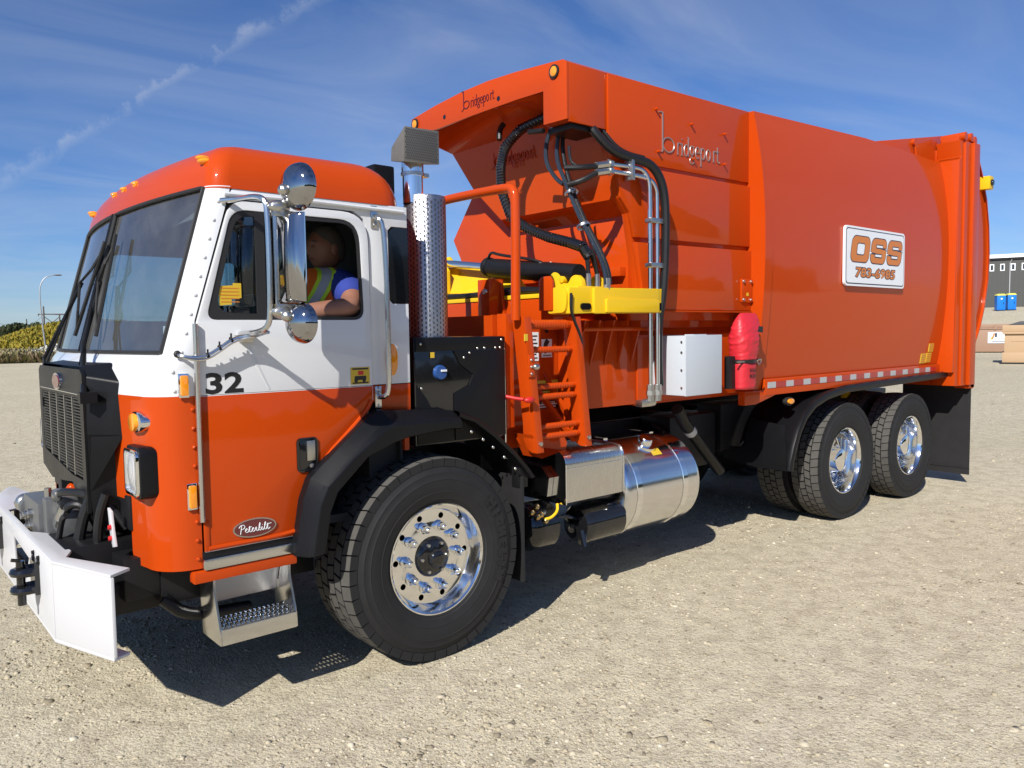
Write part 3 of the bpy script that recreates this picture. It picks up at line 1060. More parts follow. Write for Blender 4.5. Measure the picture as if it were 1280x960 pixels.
# rivets on the pillar and the front corner
rv = MB()
for i in range(11):
    z = 1.50 + i * 0.082
    p = ring(z)[3]
    rv.ell((p[0] + 0.004, p[1] - 0.002, z), (0.0085, 0.007, 0.0085), 10, 6, 0)
for i in range(9):
    z = 0.76 + i * 0.082
    rv.ell((-1.207, 0.118, z), (0.0095, 0.007, 0.0095), 10, 6, 1)
for i in range(14):
    y = 0.22 + i * 0.021
    rv.ell((xfront(y, 1.54) + 0.001, y, 1.54), (0.004, 0.004, 0.004), 6, 4, 0)
for i in range(10):
    y = 0.4 + i * 0.185
    rv.ell((xfront(y, 2.39) + 0.022, y, 2.452), (0.005, 0.005, 0.005), 6, 4, 1)
rv.build('rivets', ['white', 'orange'], T, kind='stuff')

# lamps on the corner
def side_lamp(x, z, w, h):
    b_ = MB().box(x - w / 2 - 0.006, x + w / 2 + 0.006, 0.108, 0.121, z - h / 2 - 0.008, z + h / 2 + 0.008, 0)
    o = b_.build('marker_base', 'chrome', T, bevel=0.003)
    MB().prism(rrect(x - w / 2, x + w / 2, z - h / 2, z + h / 2, 0.008), 'Y', 0.092, 0.110).build('marker_lens', 'amber', o, bevel=0.004)


side_lamp(-1.243, 1.522, 0.032, 0.088)
side_lamp(-1.226, 1.040, 0.030, 0.100)
rl = MB().prism(ov(-0.205, 1.600, 0.030, 0.082, 28), 'Y', 0.098, 0.121)
rl.build('side_marker', 'amber', T, bevel=0.006)

# roof marker lamps
for y in (0.25, 1.04, 1.24, 1.44, 2.23):
    x = -1.155 + 0.062 * (y - YC) ** 2
    bs = MB().ell((x + 0.035, y, 2.510), (0.042, 0.030, 0.017), 14, 8).build('lamp_base', 'amber', T)
    MB().ell((x + 0.022, y, 2.523), (0.036, 0.020, 0.014), 12, 8).build('lamp_lens', 'amber', bs)

# headlamps and turn lamps
for s in (1, -1):
    y = YC - s * 0.946
    f = lambda yy: YC + s * (yy - YC)
    hb = MB()
    hb.prism(rrect(y - 0.105, y + 0.105, 1.035, 1.262, 0.035), 'X', -1.412, -1.33)
    hl = hb.build('headlamp', 'black_plastic', T, bevel=0.012)
    bz = MB().prism(rrect(y - 0.094, y + 0.094, 1.047, 1.250, 0.030), 'X', -1.424, -1.407, holes=[rrect(y - 0.080, y + 0.080, 1.060, 1.238, 0.022)])
    bz.build('headlamp_bezel', 'chrome', hl, bevel=0.003)
    rows_ = []
    for i in range(9):
        row = []
        for j in range(9):
            yy = lerp(y - 0.081, y + 0.081, j / 8)
            zz = lerp(1.059, 1.239, i / 8)
            row.append((-1.413 - 0.016 * math.cos((j / 8 - 0.5) * PI) * math.cos((i / 8 - 0.5) * PI), yy, zz))
        rows_.append(row)
    MB().grid(rows_).build('headlamp_lens', 'lens', hl)
    tl = MB().prism(ov(y, 1.365, 0.080, 0.048, 28), 'X', -1.395, -1.34)
    to = tl.build('turn_lamp', 'chrome', T, bevel=0.012)
    MB().prism(ov(y - s * -0.018, 1.362, 0.050, 0.040, 24), 'X', -1.408, -1.38).build('turn_lens', 'amber', to, bevel=0.008)

# ---- grille
GY0, GY1, GX = 0.60, 1.62, -1.515
sh = MB()
fro = [(GY0, 1.03), (GY0 + 0.02, 1.56), (GY0 + 0.10, 1.60), (GY1 - 0.10, 1.60), (GY1 - 0.02, 1.56), (GY1, 1.03)]
bak = [(GY0 - 0.12, 1.29), (GY0 - 0.10, 1.53), (GY0 + 0.03, 1.615), (GY1 - 0.03, 1.615), (GY1 + 0.10, 1.53), (GY1 + 0.12, 1.29)]
sh.add([(GX, y, z) for y, z in fro] + [(-1.395, y, z) for y, z in bak], [(0, 1, 7, 6), (1, 2, 8, 7), (2, 3, 9, 8), (3, 4, 10, 9), (4, 5, 11, 10)])
sh.add([(GX, GY0, 1.03), (GX, GY0, 1.29), (-1.36, GY0 - 0.03, 1.28), (-1.36, GY0 - 0.03, 0.86), (GX + 0.01, GY0 + 0.02, 0.90),
        (-1.395, GY0 - 0.12, 1.29)], [(0, 1, 5, 2), (0, 2, 3, 4)])
sh.add([(GX, GY1, 1.03), (GX, GY1, 1.29), (-1.36, GY1 + 0.03, 1.28), (-1.36, GY1 + 0.03, 1.0), (GX + 0.01, GY1 - 0.02, 1.0),
        (-1.395, GY1 + 0.12, 1.29)], [(0, 2, 5, 1), (0, 4, 3, 2)])
sh.build('grille_shroud', 'black_plastic', T, bevel=0.012, segs=3, recalc=True)
fp = MB()
bars = [(GY0 + 0.055, GY1 - 0.055, 1.03, 1.50)]
outer = [(GY0 + 0.012, 0.93), (GY0 + 0.012, 1.565), (GY0 + 0.05, 1.588), (GY1 - 0.05, 1.588), (GY1 - 0.012, 1.565), (GY1 - 0.012, 1.05), (GY1 - 0.24, 1.00), (GY0 + 0.50, 1.02), (GY0 + 0.30, 1.04), (GY0 + 0.16, 0.93)]
hole = [(GY0 + 0.075, 1.075), (GY0 + 0.075, 1.455), (GY1 - 0.075, 1.455), (GY1 - 0.075, 1.14), (GY0 + 0.30, 1.075)]
fp.prism(outer, 'X', GX - 0.012, GX + 0.004, holes=[hole])
gr = fp.build('grille', 'black_plastic', T)
sl = MB()
nrow = 26
for i in range(nrow):
    z = 1.085 + i * 0.0144
    y1 = GY1 - 0.078
    if z < 1.145:
        y1 = lerp(GY0 + 0.30, GY1 - 0.078, max(0.0, (z - 1.075) / 0.07))
    if y1 < GY0 + 0.1:
        continue
    sl.box(GX - 0.006, GX + 0.014, GY0 + 0.078, y1, z, z + 0.0052)
sl.build('grille_slats', 'slat', gr, kind='stuff')
sv = MB()
for k in range(6):
    y = lerp(GY0 + 0.075, GY1 - 0.075, k / 5)
    sv.box(GX - 0.010, GX + 0.012, y - 0.006, y + 0.006, 1.08, 1.455)
sv.build('grille_dividers', 'steel', gr, kind='stuff')
MB().box(GX + 0.02, GX + 0.03, GY0 + 0.06, GY1 - 0.06, 1.06, 1.47).build('radiator', 'black_paint', gr)
em = MB().prism(ov(YC - 0.13, 1.518, 0.085, 0.042), 'X', GX - 0.024, GX - 0.010)
em.prism(ov(YC - 0.13, 1.518, 0.076, 0.034), 'X', GX - 0.027, GX - 0.022, 1)
em.build('grille_emblem', ['chrome', 'maroon'], gr)
MB().box(GX - 0.016, GX - 0.011, GY0 + 0.06, GY1 - 0.06, 1.470, 1.474).build('grille_trim', 'chrome', gr)

# ---- wipers
def wiper(base, mid, joint, top, bot):
    a = MB()
    a.tube([base, mid, joint], [0.014, 0.012, 0.009], 8)
    b0 = Vector(base)
    a.box(b0.x - 0.02, b0.x + 0.05, b0.y - 0.025, b0.y + 0.025, b0.z - 0.03, b0.z + 0.02)
    off = Vector((-0.008, 0.035, 0.0))
    a.tube([Vector(mid) * 0.6 + b0 * 0.4 + off, Vector(joint) + off], 0.006, 6)
    o = a.build('wiper_arm', 'black_plastic', T)
    t_, b_ = Vector(top), Vector(bot)
    bl = MB()
    bl.tube([t_, b_], [0.010, 0.010], 6)
    n = (Vector((-0.022, 0, 0)))
    j = Vector(joint)
    bl.tube([t_ * 0.88 + b_ * 0.12, t_ * 0.7 + b_ * 0.3 + n, j + n * 0.5, t_ * 0.25 + b_ * 0.75 + n, t_ * 0.06 + b_ * 0.94], 0.007, 6)
    bl.build('wiper_blade', 'rubber', o)


wiper((-1.505, 1.56, 1.395), (-1.475, 1.73, 1.62), (-1.315, 1.50, 2.035), (-1.262, 1.20, 2.235), (-1.398, 1.33, 1.745))
wiper((-1.535, 0.55, 1.470), (-1.445, 0.93, 1.70), (-1.325, 1.06, 2.015), (-1.262, 0.99, 2.250), (-1.395, 0.90, 1.740))

# ---- sill and step
MB().prism(rrect(-1.195, -0.765, 0.710, 0.757, 0.012), 'Y', 0.092, 0.118).build('sill_plate', 'stainless', T, bevel=0.003)
MB().box(-1.235, -0.760, 0.098, 0.16, 0.655, 0.706).build('rocker_panel', 'orange', T, bevel=0.006)
MB().box(-1.19, -0.755, 0.112, 0.15, 0.757, 0.786).build('sill_gap', 'black_paint', T)
for (xa, xb) in ((-1.150, -1.140), (-0.797, -0.787)):
    prof = [(0.06, 0.455), (0.052, 0.372), (0.27, 0.372), (0.30, 0.66), (0.115, 0.66), (0.115, 0.60)]
    MB().prism(prof, 'X', xa, xb).build('step_bracket', 'stainless', T, bevel=0.002)
ln = MB()
ln.box(-1.142, -0.795, 0.046, 0.060, 0.372, 0.446)
step = ln.build('step', 'stainless', T, bevel=0.004)
td = MB()
for i in range(15):
    for j in range(4):
        x = -1.128 + i * 0.0228
        y = 0.078 + j * 0.048
        td.lathe([(0.0085, 0.010), (0.008, 0.012), (0.0045, 0.012), (0.004, 0.004)], (x, y, 0.434), (0, 0, 1), 8)
td.build('tread_dimples', 'chrome', step, kind='stuff')
hol = []
for i in range(14):
    for j in range(3):
        x = -1.117 + i * 0.0228
        y = 0.102 + j * 0.048
        hol.append(rrect(x - 0.006, x + 0.006, y - 0.017, y + 0.017, 0.004, 2))
MB().prism([(-1.142, 0.058), (-0.795, 0.058), (-0.795, 0.245), (-1.142, 0.245)], 'Z', 0.430, 0.437, holes=hol).build('step_tread', 'stainless', step)
rbk = MB()
n = 26
ra, rb2 = [], []
for i in range(n * 2 + 1):
    x = lerp(-1.138, -0.80, i / (2 * n))
    d = 0.004 if i % 2 else 0.0
    ra.append((x, 0.262 + d, 0.505))
    rb2.append((x, 0.205 + d, 0.652))
rbk.grid([ra, rb2])
rbk.build('step_riser', 'pressed', T, sharp=60)

# ---- front wing (black plastic)
OUT = [(-0.787, 0.70), (-0.740, 0.96), (-0.700, 1.06), (-0.567, 1.172), (-0.380, 1.325), (-0.310, 1.352), (0.06, 1.325), (0.14, 1.315)]
MIDP = [(-0.755, 0.70), (-0.705, 0.95), (-0.665, 1.03), (-0.53, 1.14), (-0.36, 1.275), (-0.29, 1.305), (0.06, 1.29), (0.14, 1.28)]
INN = [(-0.672, 0.71), (-0.640, 0.90), (-0.600, 0.99), (-0.43, 1.142), (-0.28, 1.195), (-0.20, 1.215), (0.05, 1.235), (0.14, 1.23)]
rowsA = [[(x, 0.118, z) for x, z in OUT], [(x, 0.06, z) for x, z in OUT], [(x, -0.005, z) for x, z in MIDP], [(x, -0.022, z - 0.0) for x, z in [(lerp(a[0], b_[0], 0.3), lerp(a[1], b_[1], 0.3)) for a, b_ in zip(MIDP, INN)]],
         [(x, -0.022, z) for x, z in INN], [(x + 0.006, 0.0, z - 0.008) for x, z in INN], [(x + 0.01, 0.36, z - 0.012) for x, z in INN]]
wg = MB().grid(rowsA)
for k in (0, len(OUT) - 1):
    wg.f.append(tuple(len(wg.v) - len(OUT) * (7 - i) + k for i in range(7)))
    wg.m.append(0)
wg.build('wheel_arch', 'black_plastic', T, bevel=0.004, segs=1, sharp=14)
RO = [(0.14, 1.315), (0.258, 1.272), (0.40, 1.175), (0.542, 1.050), (0.64, 0.95), (0.672, 0.905)]
RI = [(0.14, 1.285), (0.25, 1.245), (0.385, 1.150), (0.525, 1.030), (0.625, 0.925), (0.655, 0.885)]
rowsB = [[(x, 0.40, z) for x, z in RO], [(x, 0.015, z) for x, z in RO], [(x, 0.0, z - 0.012) for x, z in RO], [(x, 0.01, z) for x, z in RI], [(x, 0.40, z) for x, z in RI]]
MB().grid(rowsB).build('wheel_arch', 'black_plastic', T, bevel=0.004)
wb = MB()
for (x, z) in ((0.25, 1.225), (0.33, 1.175), (0.40, 1.125), (0.48, 1.06), (0.56, 0.985)):
    wb.ell((x - 0.02, 0.02, z - 0.03), (0.009, 0.006, 0.009), 8, 5)
wb.build('arch_bolts', 'steel', T, kind='stuff')
MB().box(0.60, 0.612, 0.03, 0.50, 0.28, 0.90).build('mud_flap', 'rubber', T)
MB().box(0.595, 0.66, 0.05, 0.12, 0.83, 0.95).build('arch_bracket', 'black_paint', T, bevel=0.005)

# ---- grab rail behind the door
gb = MB().tube([(-0.288, 0.122, 2.315), (-0.286, 0.075, 2.305), (-0.268, 0.062, 2.27), (-0.258, 0.058, 2.0), (-0.255, 0.058, 1.62), (-0.258, 0.062, 1.44), (-0.272, 0.078, 1.415), (-0.285, 0.122, 1.412)], 0.0135, 10, smooth=2)
gr_ = gb.build('grab_rail', 'stainless', T)
for z in (2.315, 1.412):
    pl = MB().box(-0.306, -0.270, 0.113, 0.121, z - 0.055, z + 0.055)
    for dz in (-0.04, 0.04):
        pl.ell((-0.288, 0.112, z + dz), (0.007, 0.004, 0.007), 8, 5)
    pl.build('rail_bracket', 'stainless', gr_, bevel=0.002)

# ---- mirrors
ma = MB()
ma.tube([(-1.05, 0.12, 2.322), (-1.0, 0.06, 2.325), (-0.975, -0.05, 2.325), (-0.955, -0.115, 2.31), (-0.948, -0.13, 2.26), (-0.948, -0.13, 1.84), (-0.955, -0.115, 1.765), (-0.975, -0.05, 1.745), (-0.985, 0.03, 1.742), (-0.990, 0.11, 1.74)], 0.0125, 10, smooth=2)
ma.tube([(-0.922, -0.142, 2.27), (-0.922, -0.142, 1.83)], 0.010, 8)
marm = ma.build('mirror_arm', 'stainless', T)
mbk = MB()
mbk.box(-0.93, -0.84, -0.155, -0.12, 2.235, 2.26)
mbk.ell((-0.90, -0.14, 2.275), (0.05, 0.03, 0.03), 10, 8)
mbk.cyl((-0.9, -0.14, 2.28), (-0.83, -0.19, 2.34), 0.014)
mbk.build('mirror_clamp', 'steel', marm, bevel=0.003)
mbk = MB()
mbk.box(-0.93, -0.84, -0.155, -0.12, 1.84, 1.865)
mbk.ell((-0.90, -0.14, 1.83), (0.05, 0.03, 0.03), 10, 8)
mbk.cyl((-0.9, -0.14, 1.83), (-0.84, -0.19, 1.79), 0.014)
mbk.build('mirror_clamp', 'steel', marm, bevel=0.003)
mbk = MB()
mbk.prism([(-1.02, 1.735), (-0.93, 1.735), (-0.95, 1.70), (-1.0, 1.705)], 'Y', 0.07, 0.106)
mbk.build('arm_bracket', 'steel', marm, bevel=0.003)
# flat mirror: chrome shell bowed towards the front, glass at the back
rows_ = []
for i in range(13):
    u = i / 12 - 0.5
    y = -0.135 + u * 0.235
    rows_.append([(-0.843 - 0.055 * (1 - (2 * u) ** 2) ** 0.5 * k, y, z) for z, k in ((1.872, 0.0), (1.873, 0.7), (1.885, 1.0), (2.235, 1.0), (2.247, 0.7), (2.248, 0.0))])
M['dark_chrome'] = simple('dark_chrome', (0.40, 0.40, 0.41), 0.05, metal=1.0, var=0.05, rvar=0.02)
fm = MB().grid(rows_).build('mirror_head', 'dark_chrome', T, sharp=60)
MB().box(-0.843, -0.838, -0.252, -0.018, 1.873, 2.247).build('mirror_glass', 'chrome', fm)
for (c, r) in (((-0.842, -0.205, 2.358), 0.098), ((-0.845, -0.205, 1.782), 0.086)):
    R_ = Matrix.Translation(c) @ Matrix.Rotation(0.25, 4, 'Z')
    pr = [(r * math.sin(a), -0.055 * math.cos(a)) for a in [PI / 2 * i / 10 for i in range(11)]] + [(r * 1.03, 0.004), (r * 1.03, 0.012), (r * 0.97, 0.014), (0.0, 0.020)]
    rm = MB().lathe(pr, (0, 0, 0), (1, 0, 0), 32, mat=R_).build('round_mirror', 'dark_chrome', T)
    k = MB()
    k.ell((c[0] - 0.062, c[1] + 0.01, c[2] - 0.02 if c[2] > 2 else c[2] + 0.03), (0.025, 0.025, 0.025), 10, 8)
    k.build('mirror_knuckle', 'steel', rm)
cb = MB()
path = [(-1.262, 0.118, 1.655), (-1.25, 0.09, 1.648), (-1.20, 0.075, 1.640), (-1.15, 0.07, 1.648), (-1.10, 0.065, 1.680), (-1.05, 0.06, 1.715), (-1.0, 0.05, 1.730), (-0.955, 0.0, 1.735), (-0.95, -0.10, 1.745)]
cb.tube(path, 0.008, 8, smooth=2)
cb.tube([(x, y - 0.006, z - 0.016 * math.sin(i / 8 * PI)) for i, (x, y, z) in enumerate(path)], 0.005, 6, smooth=2)
cable = cb.build('mirror_cable', 'stainless', T)
ct = MB()
for i in (3, 4, 5):
    ct.lathe([(0.012, -0.004), (0.014, 0.0), (0.012, 0.004)], path[i], (1, 0, 0.5), 10)
    ct.box(path[i][0] - 0.003, path[i][0] + 0.003, path[i][1] - 0.003, path[i][1] + 0.003, path[i][2], path[i][2] + 0.028)
ct.build('cable_ties', 'black_plastic', cable, kind='stuff')
MB().ell((-1.262, 0.116, 1.657), (0.016, 0.01, 0.016), 12, 8).build('cable_grommet', 'seal', cable)

# ---- cab interior
inn = MB()
inn.box(-1.30, -0.12, 0.16, 2.32, 0.80, 0.84)
inn.box(-0.30, -0.12, 0.20, 2.28, 0.84, 1.40)
inn.box(-0.9, -0.12, 0.95, 1.55, 0.84, 1.36)
inn.build('cab_floor', 'interior_dark', T)
MB().prism([(-1.36, 1.55), (-1.30, 1.64), (-1.12, 1.63), (-1.02, 1.50), (-1.05, 1.05), (-1.32, 1.05)], 'Y', 0.26, 2.22).build('dashboard', 'interior', T, bevel=0.03)
MB().box(-1.06, -0.10, 0.17, 2.31, 2.355, 2.375).build('headliner', 'interior_dark', T)
MB().box(-0.135, -0.122, 0.16, 2.32, 1.0, 2.36).build('rear_lining', 'interior_dark', T)
for y in (0.66, 1.85):
    s_ = MB()
    s_.box(-0.72, -0.26, y - 0.24, y + 0.24, 1.22, 1.36)
    so = s_.build('seat', 'seat', T, bevel=0.05, segs=3)
    MB().prism([(-0.34, 1.34), (-0.22, 1.34), (-0.15, 2.0), (-0.24, 2.02)], 'Y', y - 0.23, y + 0.23).build('seat_back', 'seat', so, bevel=0.04, segs=3)
swm = Matrix.Translation((-0.99, 0.66, 1.68)) @ Matrix.Rotation(math.radians(-55), 4, 'Y')
sw = MB()
cpts = [swm @ Vector((0.0 + 0.2 * math.cos(2 * PI * i / 28), 0.2 * math.sin(2 * PI * i / 28), 0)) for i in range(28)]
sw.tube(cpts, 0.013, 8, closed=True)
for a in (0.5, 2.64, 4.71):
    sw.tube([swm @ Vector((0, 0, -0.02)), swm @ Vector((0.2 * math.cos(a), 0.2 * math.sin(a), 0))], 0.012, 6)
sw.tube([swm @ Vector((0, 0, 0)), swm @ Vector((0, 0, -0.3))], 0.025, 8)
sw.build('steering_wheel', 'interior_dark', T)
MB().box(-1.23, -1.22, 0.30, 0.40, 1.70, 1.78).build('permit_card', 'decal_white', T)
vz = MB().prism(rrect(0.34, 1.10, 2.28, 2.36, 0.02), 'X', -1.06, -1.045)
vz.build('sun_visor', 'interior', T)

# ------------------------------------------------------------------ exhaust
EX, EY = 0.153, 0.31
gd = MB()
gd.lathe([(0.112, 1.66), (0.116, 1.665), (0.116, 2.475), (0.112, 2.482), (0.06, 2.482)], (EX, EY, 0), (0, 0, 1), 40)
ex = gd.build('exhaust_guard', 'guard', T)
sl = MB()
for i in range(34):
    a = 2 * PI * i / 34
    if -0.2 < math.sin(a) and math.cos(a) > 0.4:
        continue
    for j in range(30):
        z = 1.685 + j * 0.026 + (0.013 if i % 2 else 0)
        if z > 2.455:
            continue
        c, s = math.cos(a), math.sin(a)
        r = 0.1168
        w_, h_ = 0.0042, 0.0085
        pts = []
        for (du, dz) in ((-w_, -h_ * 0.6), (0, -h_), (w_, -h_ * 0.6), (w_, h_ * 0.6), (0, h_), (-w_, h_ * 0.6)):
            pts.append((EX + r * c - du * s, EY + r * s + du * c, z + dz))
        sl.add(pts, [tuple(range(6))])
sl.build('guard_slots', 'guard_hole', ex, kind='stuff', weld=False, recalc=False)
pp = MB().lathe([(0.056, 2.44), (0.056, 2.585), (0.060, 2.585), (0.060, 2.66), (0.056, 2.66), (0.056, 2.70)], (EX - 0.075, EY, 0), (0, 0, 1), 28)
pp.build('exhaust_pipe', 'alu', T)
cl = MB().lathe([(0.060, 2.588), (0.064, 2.59), (0.064, 2.605), (0.060, 2.607)], (EX - 0.075, EY, 0), (0, 0, 1), 28)
cl.box(EX - 0.02, EX + 0.02, EY - 0.02, EY + 0.02, 2.59, 2.61)
cl.build('pipe_clamp', 'steel', ex)
# intake hood: a box with a slanted front, mesh on the near side
hd = MB()
Y0, Y1 = 0.20, 0.325
hd.add([(-0.050, Y0, 2.632), (0.180, Y0, 2.645), (0.180, Y0, 2.825), (-0.040, Y0, 2.818), (-0.050, Y1, 2.655), (0.180, Y1, 2.665), (0.180, Y1, 2.735), (-0.045, Y1, 2.728)],
       [(0, 1, 5, 4), (2, 3, 7, 6), (1, 2, 6, 5), (4, 5, 6, 7), (0, 4, 7, 3), (0, 3, 2, 1)])
M['hood_grey'] = simple('weathered_steel_hood', (0.17, 0.16, 0.14), 0.5, metal=0.3, var=0.2, nscale=15)
hood = hd.build('intake_hood', 'hood_grey', T, bevel=0.004)
hm = MB()
for i in range(17):
    for j in range(12):
        x = -0.035 + i * 0.0138 + (0.0069 if j % 2 else 0)
        z = 2.656 + j * 0.0136
        if x > 0.168 or z > 2.808:
            continue
        hm.add([(x - 0.006, Y0 - 0.0025, z), (x, Y0 - 0.0025, z - 0.0052), (x + 0.006, Y0 - 0.0025, z), (x, Y0 - 0.0025, z + 0.0052)], [(0, 1, 2, 3)])
hm.build('hood_mesh', 'guard_hole', hood, kind='stuff', weld=False, recalc=False)
MB().box(-0.075, 0.06, 0.46, 0.72, 2.50, 2.665).build('air_intake', 'black_plastic', T, bevel=0.015)

# ------------------------------------------------------------------ black tank box behind the cab
bb = MB()
bb.box(-0.055, 0.565, 0.135, 0.60, 1.13, 1.712)
BB = bb.build('side_cabinet', 'black_gloss', T, bevel=0.01)
pn = MB()
pn.prism([(-0.050, 1.635), (0.562, 1.640), (0.562, 1.708), (-0.050, 1.708)], 'Y', 0.124, 0.136)
pn.prism([(0.20, 1.634), (0.24, 1.56), (0.33, 1.50), (0.30, 1.44), (0.20, 1.40), (0.20, 1.14), (0.562, 1.14), (0.562, 1.634)], 'Y', 0.124, 0.136)
pn.prism([(-0.045, 1.14), (-0.045, 1.46), (0.02, 1.38), (0.06, 1.30), (0.195, 1.26), (0.195, 1.14)], 'Y', 0.127, 0.136)
pn.build('cabinet_cover', 'black_plastic', BB, bevel=0.003)
cp = MB().lathe([(0.0, -0.018), (0.036, -0.016), (0.040, -0.008), (0.040, 0.03)], (0.105, 0.128, 1.52), (0, 1, 0), 24)
cp.box(0.10, 0.135, 0.104, 0.114, 1.525, 1.535, 1)
cp.build('filler_cap', ['blue_cap', 'decal_white'], BB)
MB().box(0.045, 0.07, 0.126, 0.128, 1.60, 1.63).build('cabinet_sticker', 'decal_yellow', BB)
bt = MB()
for (x, z) in ((0.265, 1.595), (0.305, 1.62), (0.36, 1.645), (0.41, 1.645), (0.49, 1.645), (0.525, 1.645), (0.535, 1.690), (-0.02, 1.675), (-0.02, 1.44)):
    bt.ell((x, 0.122, z), (0.007, 0.004, 0.007), 8, 5)
bt.build('cabinet_bolts', 'steel', BB, kind='stuff')
MB().box(0.560, 0.568, 0.13, 0.14, 1.02, 1.70).build('cabinet_edge_highlight', 'alu', BB)  # bright strip stands in for the highlight along the right edge
MB().box(0.55, 0.60, 0.10, 0.16, 1.0, 1.05).build('cabinet_foot', 'galv', BB, bevel=0.004)

# ------------------------------------------------------------------ hopper and body
BT = [(1.20, 0.10), (1.30, 0.075), (1.45, 0.052), (1.7, 0.028), (2.05, 0.006), (2.4, 0.0), (2.75, 0.016), (3.05, 0.058), (3.25, 0.102), (3.40, 0.145)]
XS = 3.075


def barrel_y(z):
    return interp(z, BT)


def smooth_rows(zs):
    return zs


zb = [1.245 + (3.40 - 1.245) * i / 30 for i in range(31)]
def by(z):
    # smooth arc through the measured profile
    u = (z - 2.38) / 1.05
    return 0.0 + (0.118 * abs(u) ** 2.2 if u > 0 else 0.085 * abs(u) ** 2.0)


def ztop(x):
    return interp(x, [(3.0, 3.398), (5.1, 3.472), (6.7, 3.452)])


xs_ = [XS, 3.16, 3.6, 4.2, 4.9, 5.6, 6.2, 6.62]
rows_ = []
for x in xs_:
    zt = ztop(x)
    sc = (zt - 1.245) / (3.40 - 1.245)
    near = [(x, by(z), 1.245 + (z - 1.245) * sc) for z in zb]
    topc = [(x, lerp(0.16, 2.32, i / 10), zt + 0.05 * math.sin(PI * i / 10)) for i in range(11)]
    far = [(x, 2 * YC - y, z) for _, y, z in reversed(near)]
    rows_.append(near + topc + far)
bsh = MB().grid(rows_)
bsh.build('body_shell', 'orange', T, sharp=40)
fl = MB()
fl.box(XS, 6.65, 0.12, 2.36, 1.215, 1.26)
fl.box(1.80, XS, 0.22, 2.26, 1.215, 1.26)
fl.build('body_floor', 'orange_struct', T)
# body lower edge: a flared flange
MB().prism([(0.085, 1.26), (0.072, 1.335), (0.055, 1.335), (0.055, 1.205), (0.115, 1.205)], 'X', 3.17, 6.60).build('body_flange', 'orange', T, bevel=0.004)
# corner skirt at the front of the flange
MB().prism([(2.90, 1.25), (2.90, 1.145), (3.06, 1.145), (3.36, 1.208), (3.36, 1.25)], 'Y', 0.06, 0.12).build('body_skirt', 'orange', T, bevel=0.004)
# stiffening frame between hopper and barrel body: front face and a flat flange
nr, fr_ = [], []
n = 24
poly_front, poly_y = [], []
for i in range(n + 1):
    z = 1.25 + (3.395 - 1.25) * i / n
    poly_y.append((by(z) - 0.012, z))
fm = MB()
fm.prism(poly_y + [(0.30, 3.395), (0.30, 1.25)], 'X', XS - 0.020, XS)
fm.build('body_post', 'orange', T, sharp=30)
fb = MB()
r1 = [(XS, y, z) for y, z in poly_y]
r2 = [(XS + 0.085, y, z) for y, z in poly_y]
r3 = [(XS + 0.085, y + 0.014, z) for y, z in poly_y]
fb.grid([r1, r2, r3])
fb.build('post_flange', 'orange', T, sharp=30)

# hopper side wall
SW = [(1.46, 3.372), (1.46, 3.004), (1.53, 2.74), (1.556, 2.60), (1.657, 2.506), (1.72, 2.22), (1.75, 2.07), (1.79, 1.862), (XS - 0.02, 1.862), (XS - 0.02, 3.398)]
hs = MB()
hs.prism(SW, 'Y', 0.150, 0.20)
HS = hs.build('hopper_side', 'orange', T, bevel=0.003)
p1 = MB()
p1.prism([(1.652, 2.51), (1.56, 2.60), (1.535, 2.73), (1.51, 2.816), (XS - 0.022, 2.826), (XS - 0.022, 2.366), (1.70, 2.350)], 'Y', 0.122, 0.150)
p1.build('hopper_panel', 'orange', HS, bevel=0.008)
p0 = MB()
p0.prism([(1.463, 3.37), (1.463, 3.004), (1.50, 2.845), (XS - 0.022, 2.858), (XS - 0.022, 3.395)], 'Y', 0.136, 0.150)
p0.build('hopper_panel', 'orange', HS, bevel=0.003)
p2 = MB()
p2.prism([(1.70, 2.318), (XS - 0.022, 2.334), (XS - 0.022, 1.872), (1.790, 1.865), (1.75, 2.07)], 'Y', 0.108, 0.150)
p2.build('hopper_panel', 'orange', HS, bevel=0.008)
# ledge under the panels and the wall below
lw = MB()
lw.prism([(0.10, 1.872), (0.26, 1.862), (0.285, 1.75), (0.205, 1.70), (0.205, 1.235), (0.40, 1.235), (0.40, 1.872)], 'X', 1.82, XS - 0.02)
lw.build('hopper_base', 'orange', T, bevel=0.003)
MB().box(1.795, XS - 0.02, 0.098, 0.15, 1.858, 1.868).build('hopper_ledge', 'orange', HS)
# solid lower hopper behind the ladder and the arm
hb = MB()
hb.box(1.16, 1.84, 0.215, 2.25, 1.225, 1.80)
hb.build('hopper_base', 'orange', T, bevel=0.004)
for i in range(5):
    x = 1.22 + i * 0.135
    MB().prism([(0.216, 1.80), (0.12, 1.80), (0.216, 1.50)], 'X', x, x + 0.012).build('gusset', 'orange', T)
MB().tube([(1.18, 0.10, 1.742), (1.88, 0.10, 1.742)], 0.012, 8).build('grab_bar', 'orange', T)
MB().box(1.155, 1.167, 0.12, 0.30, 1.05, 1.80).build('hopper_edge', 'orange', T)
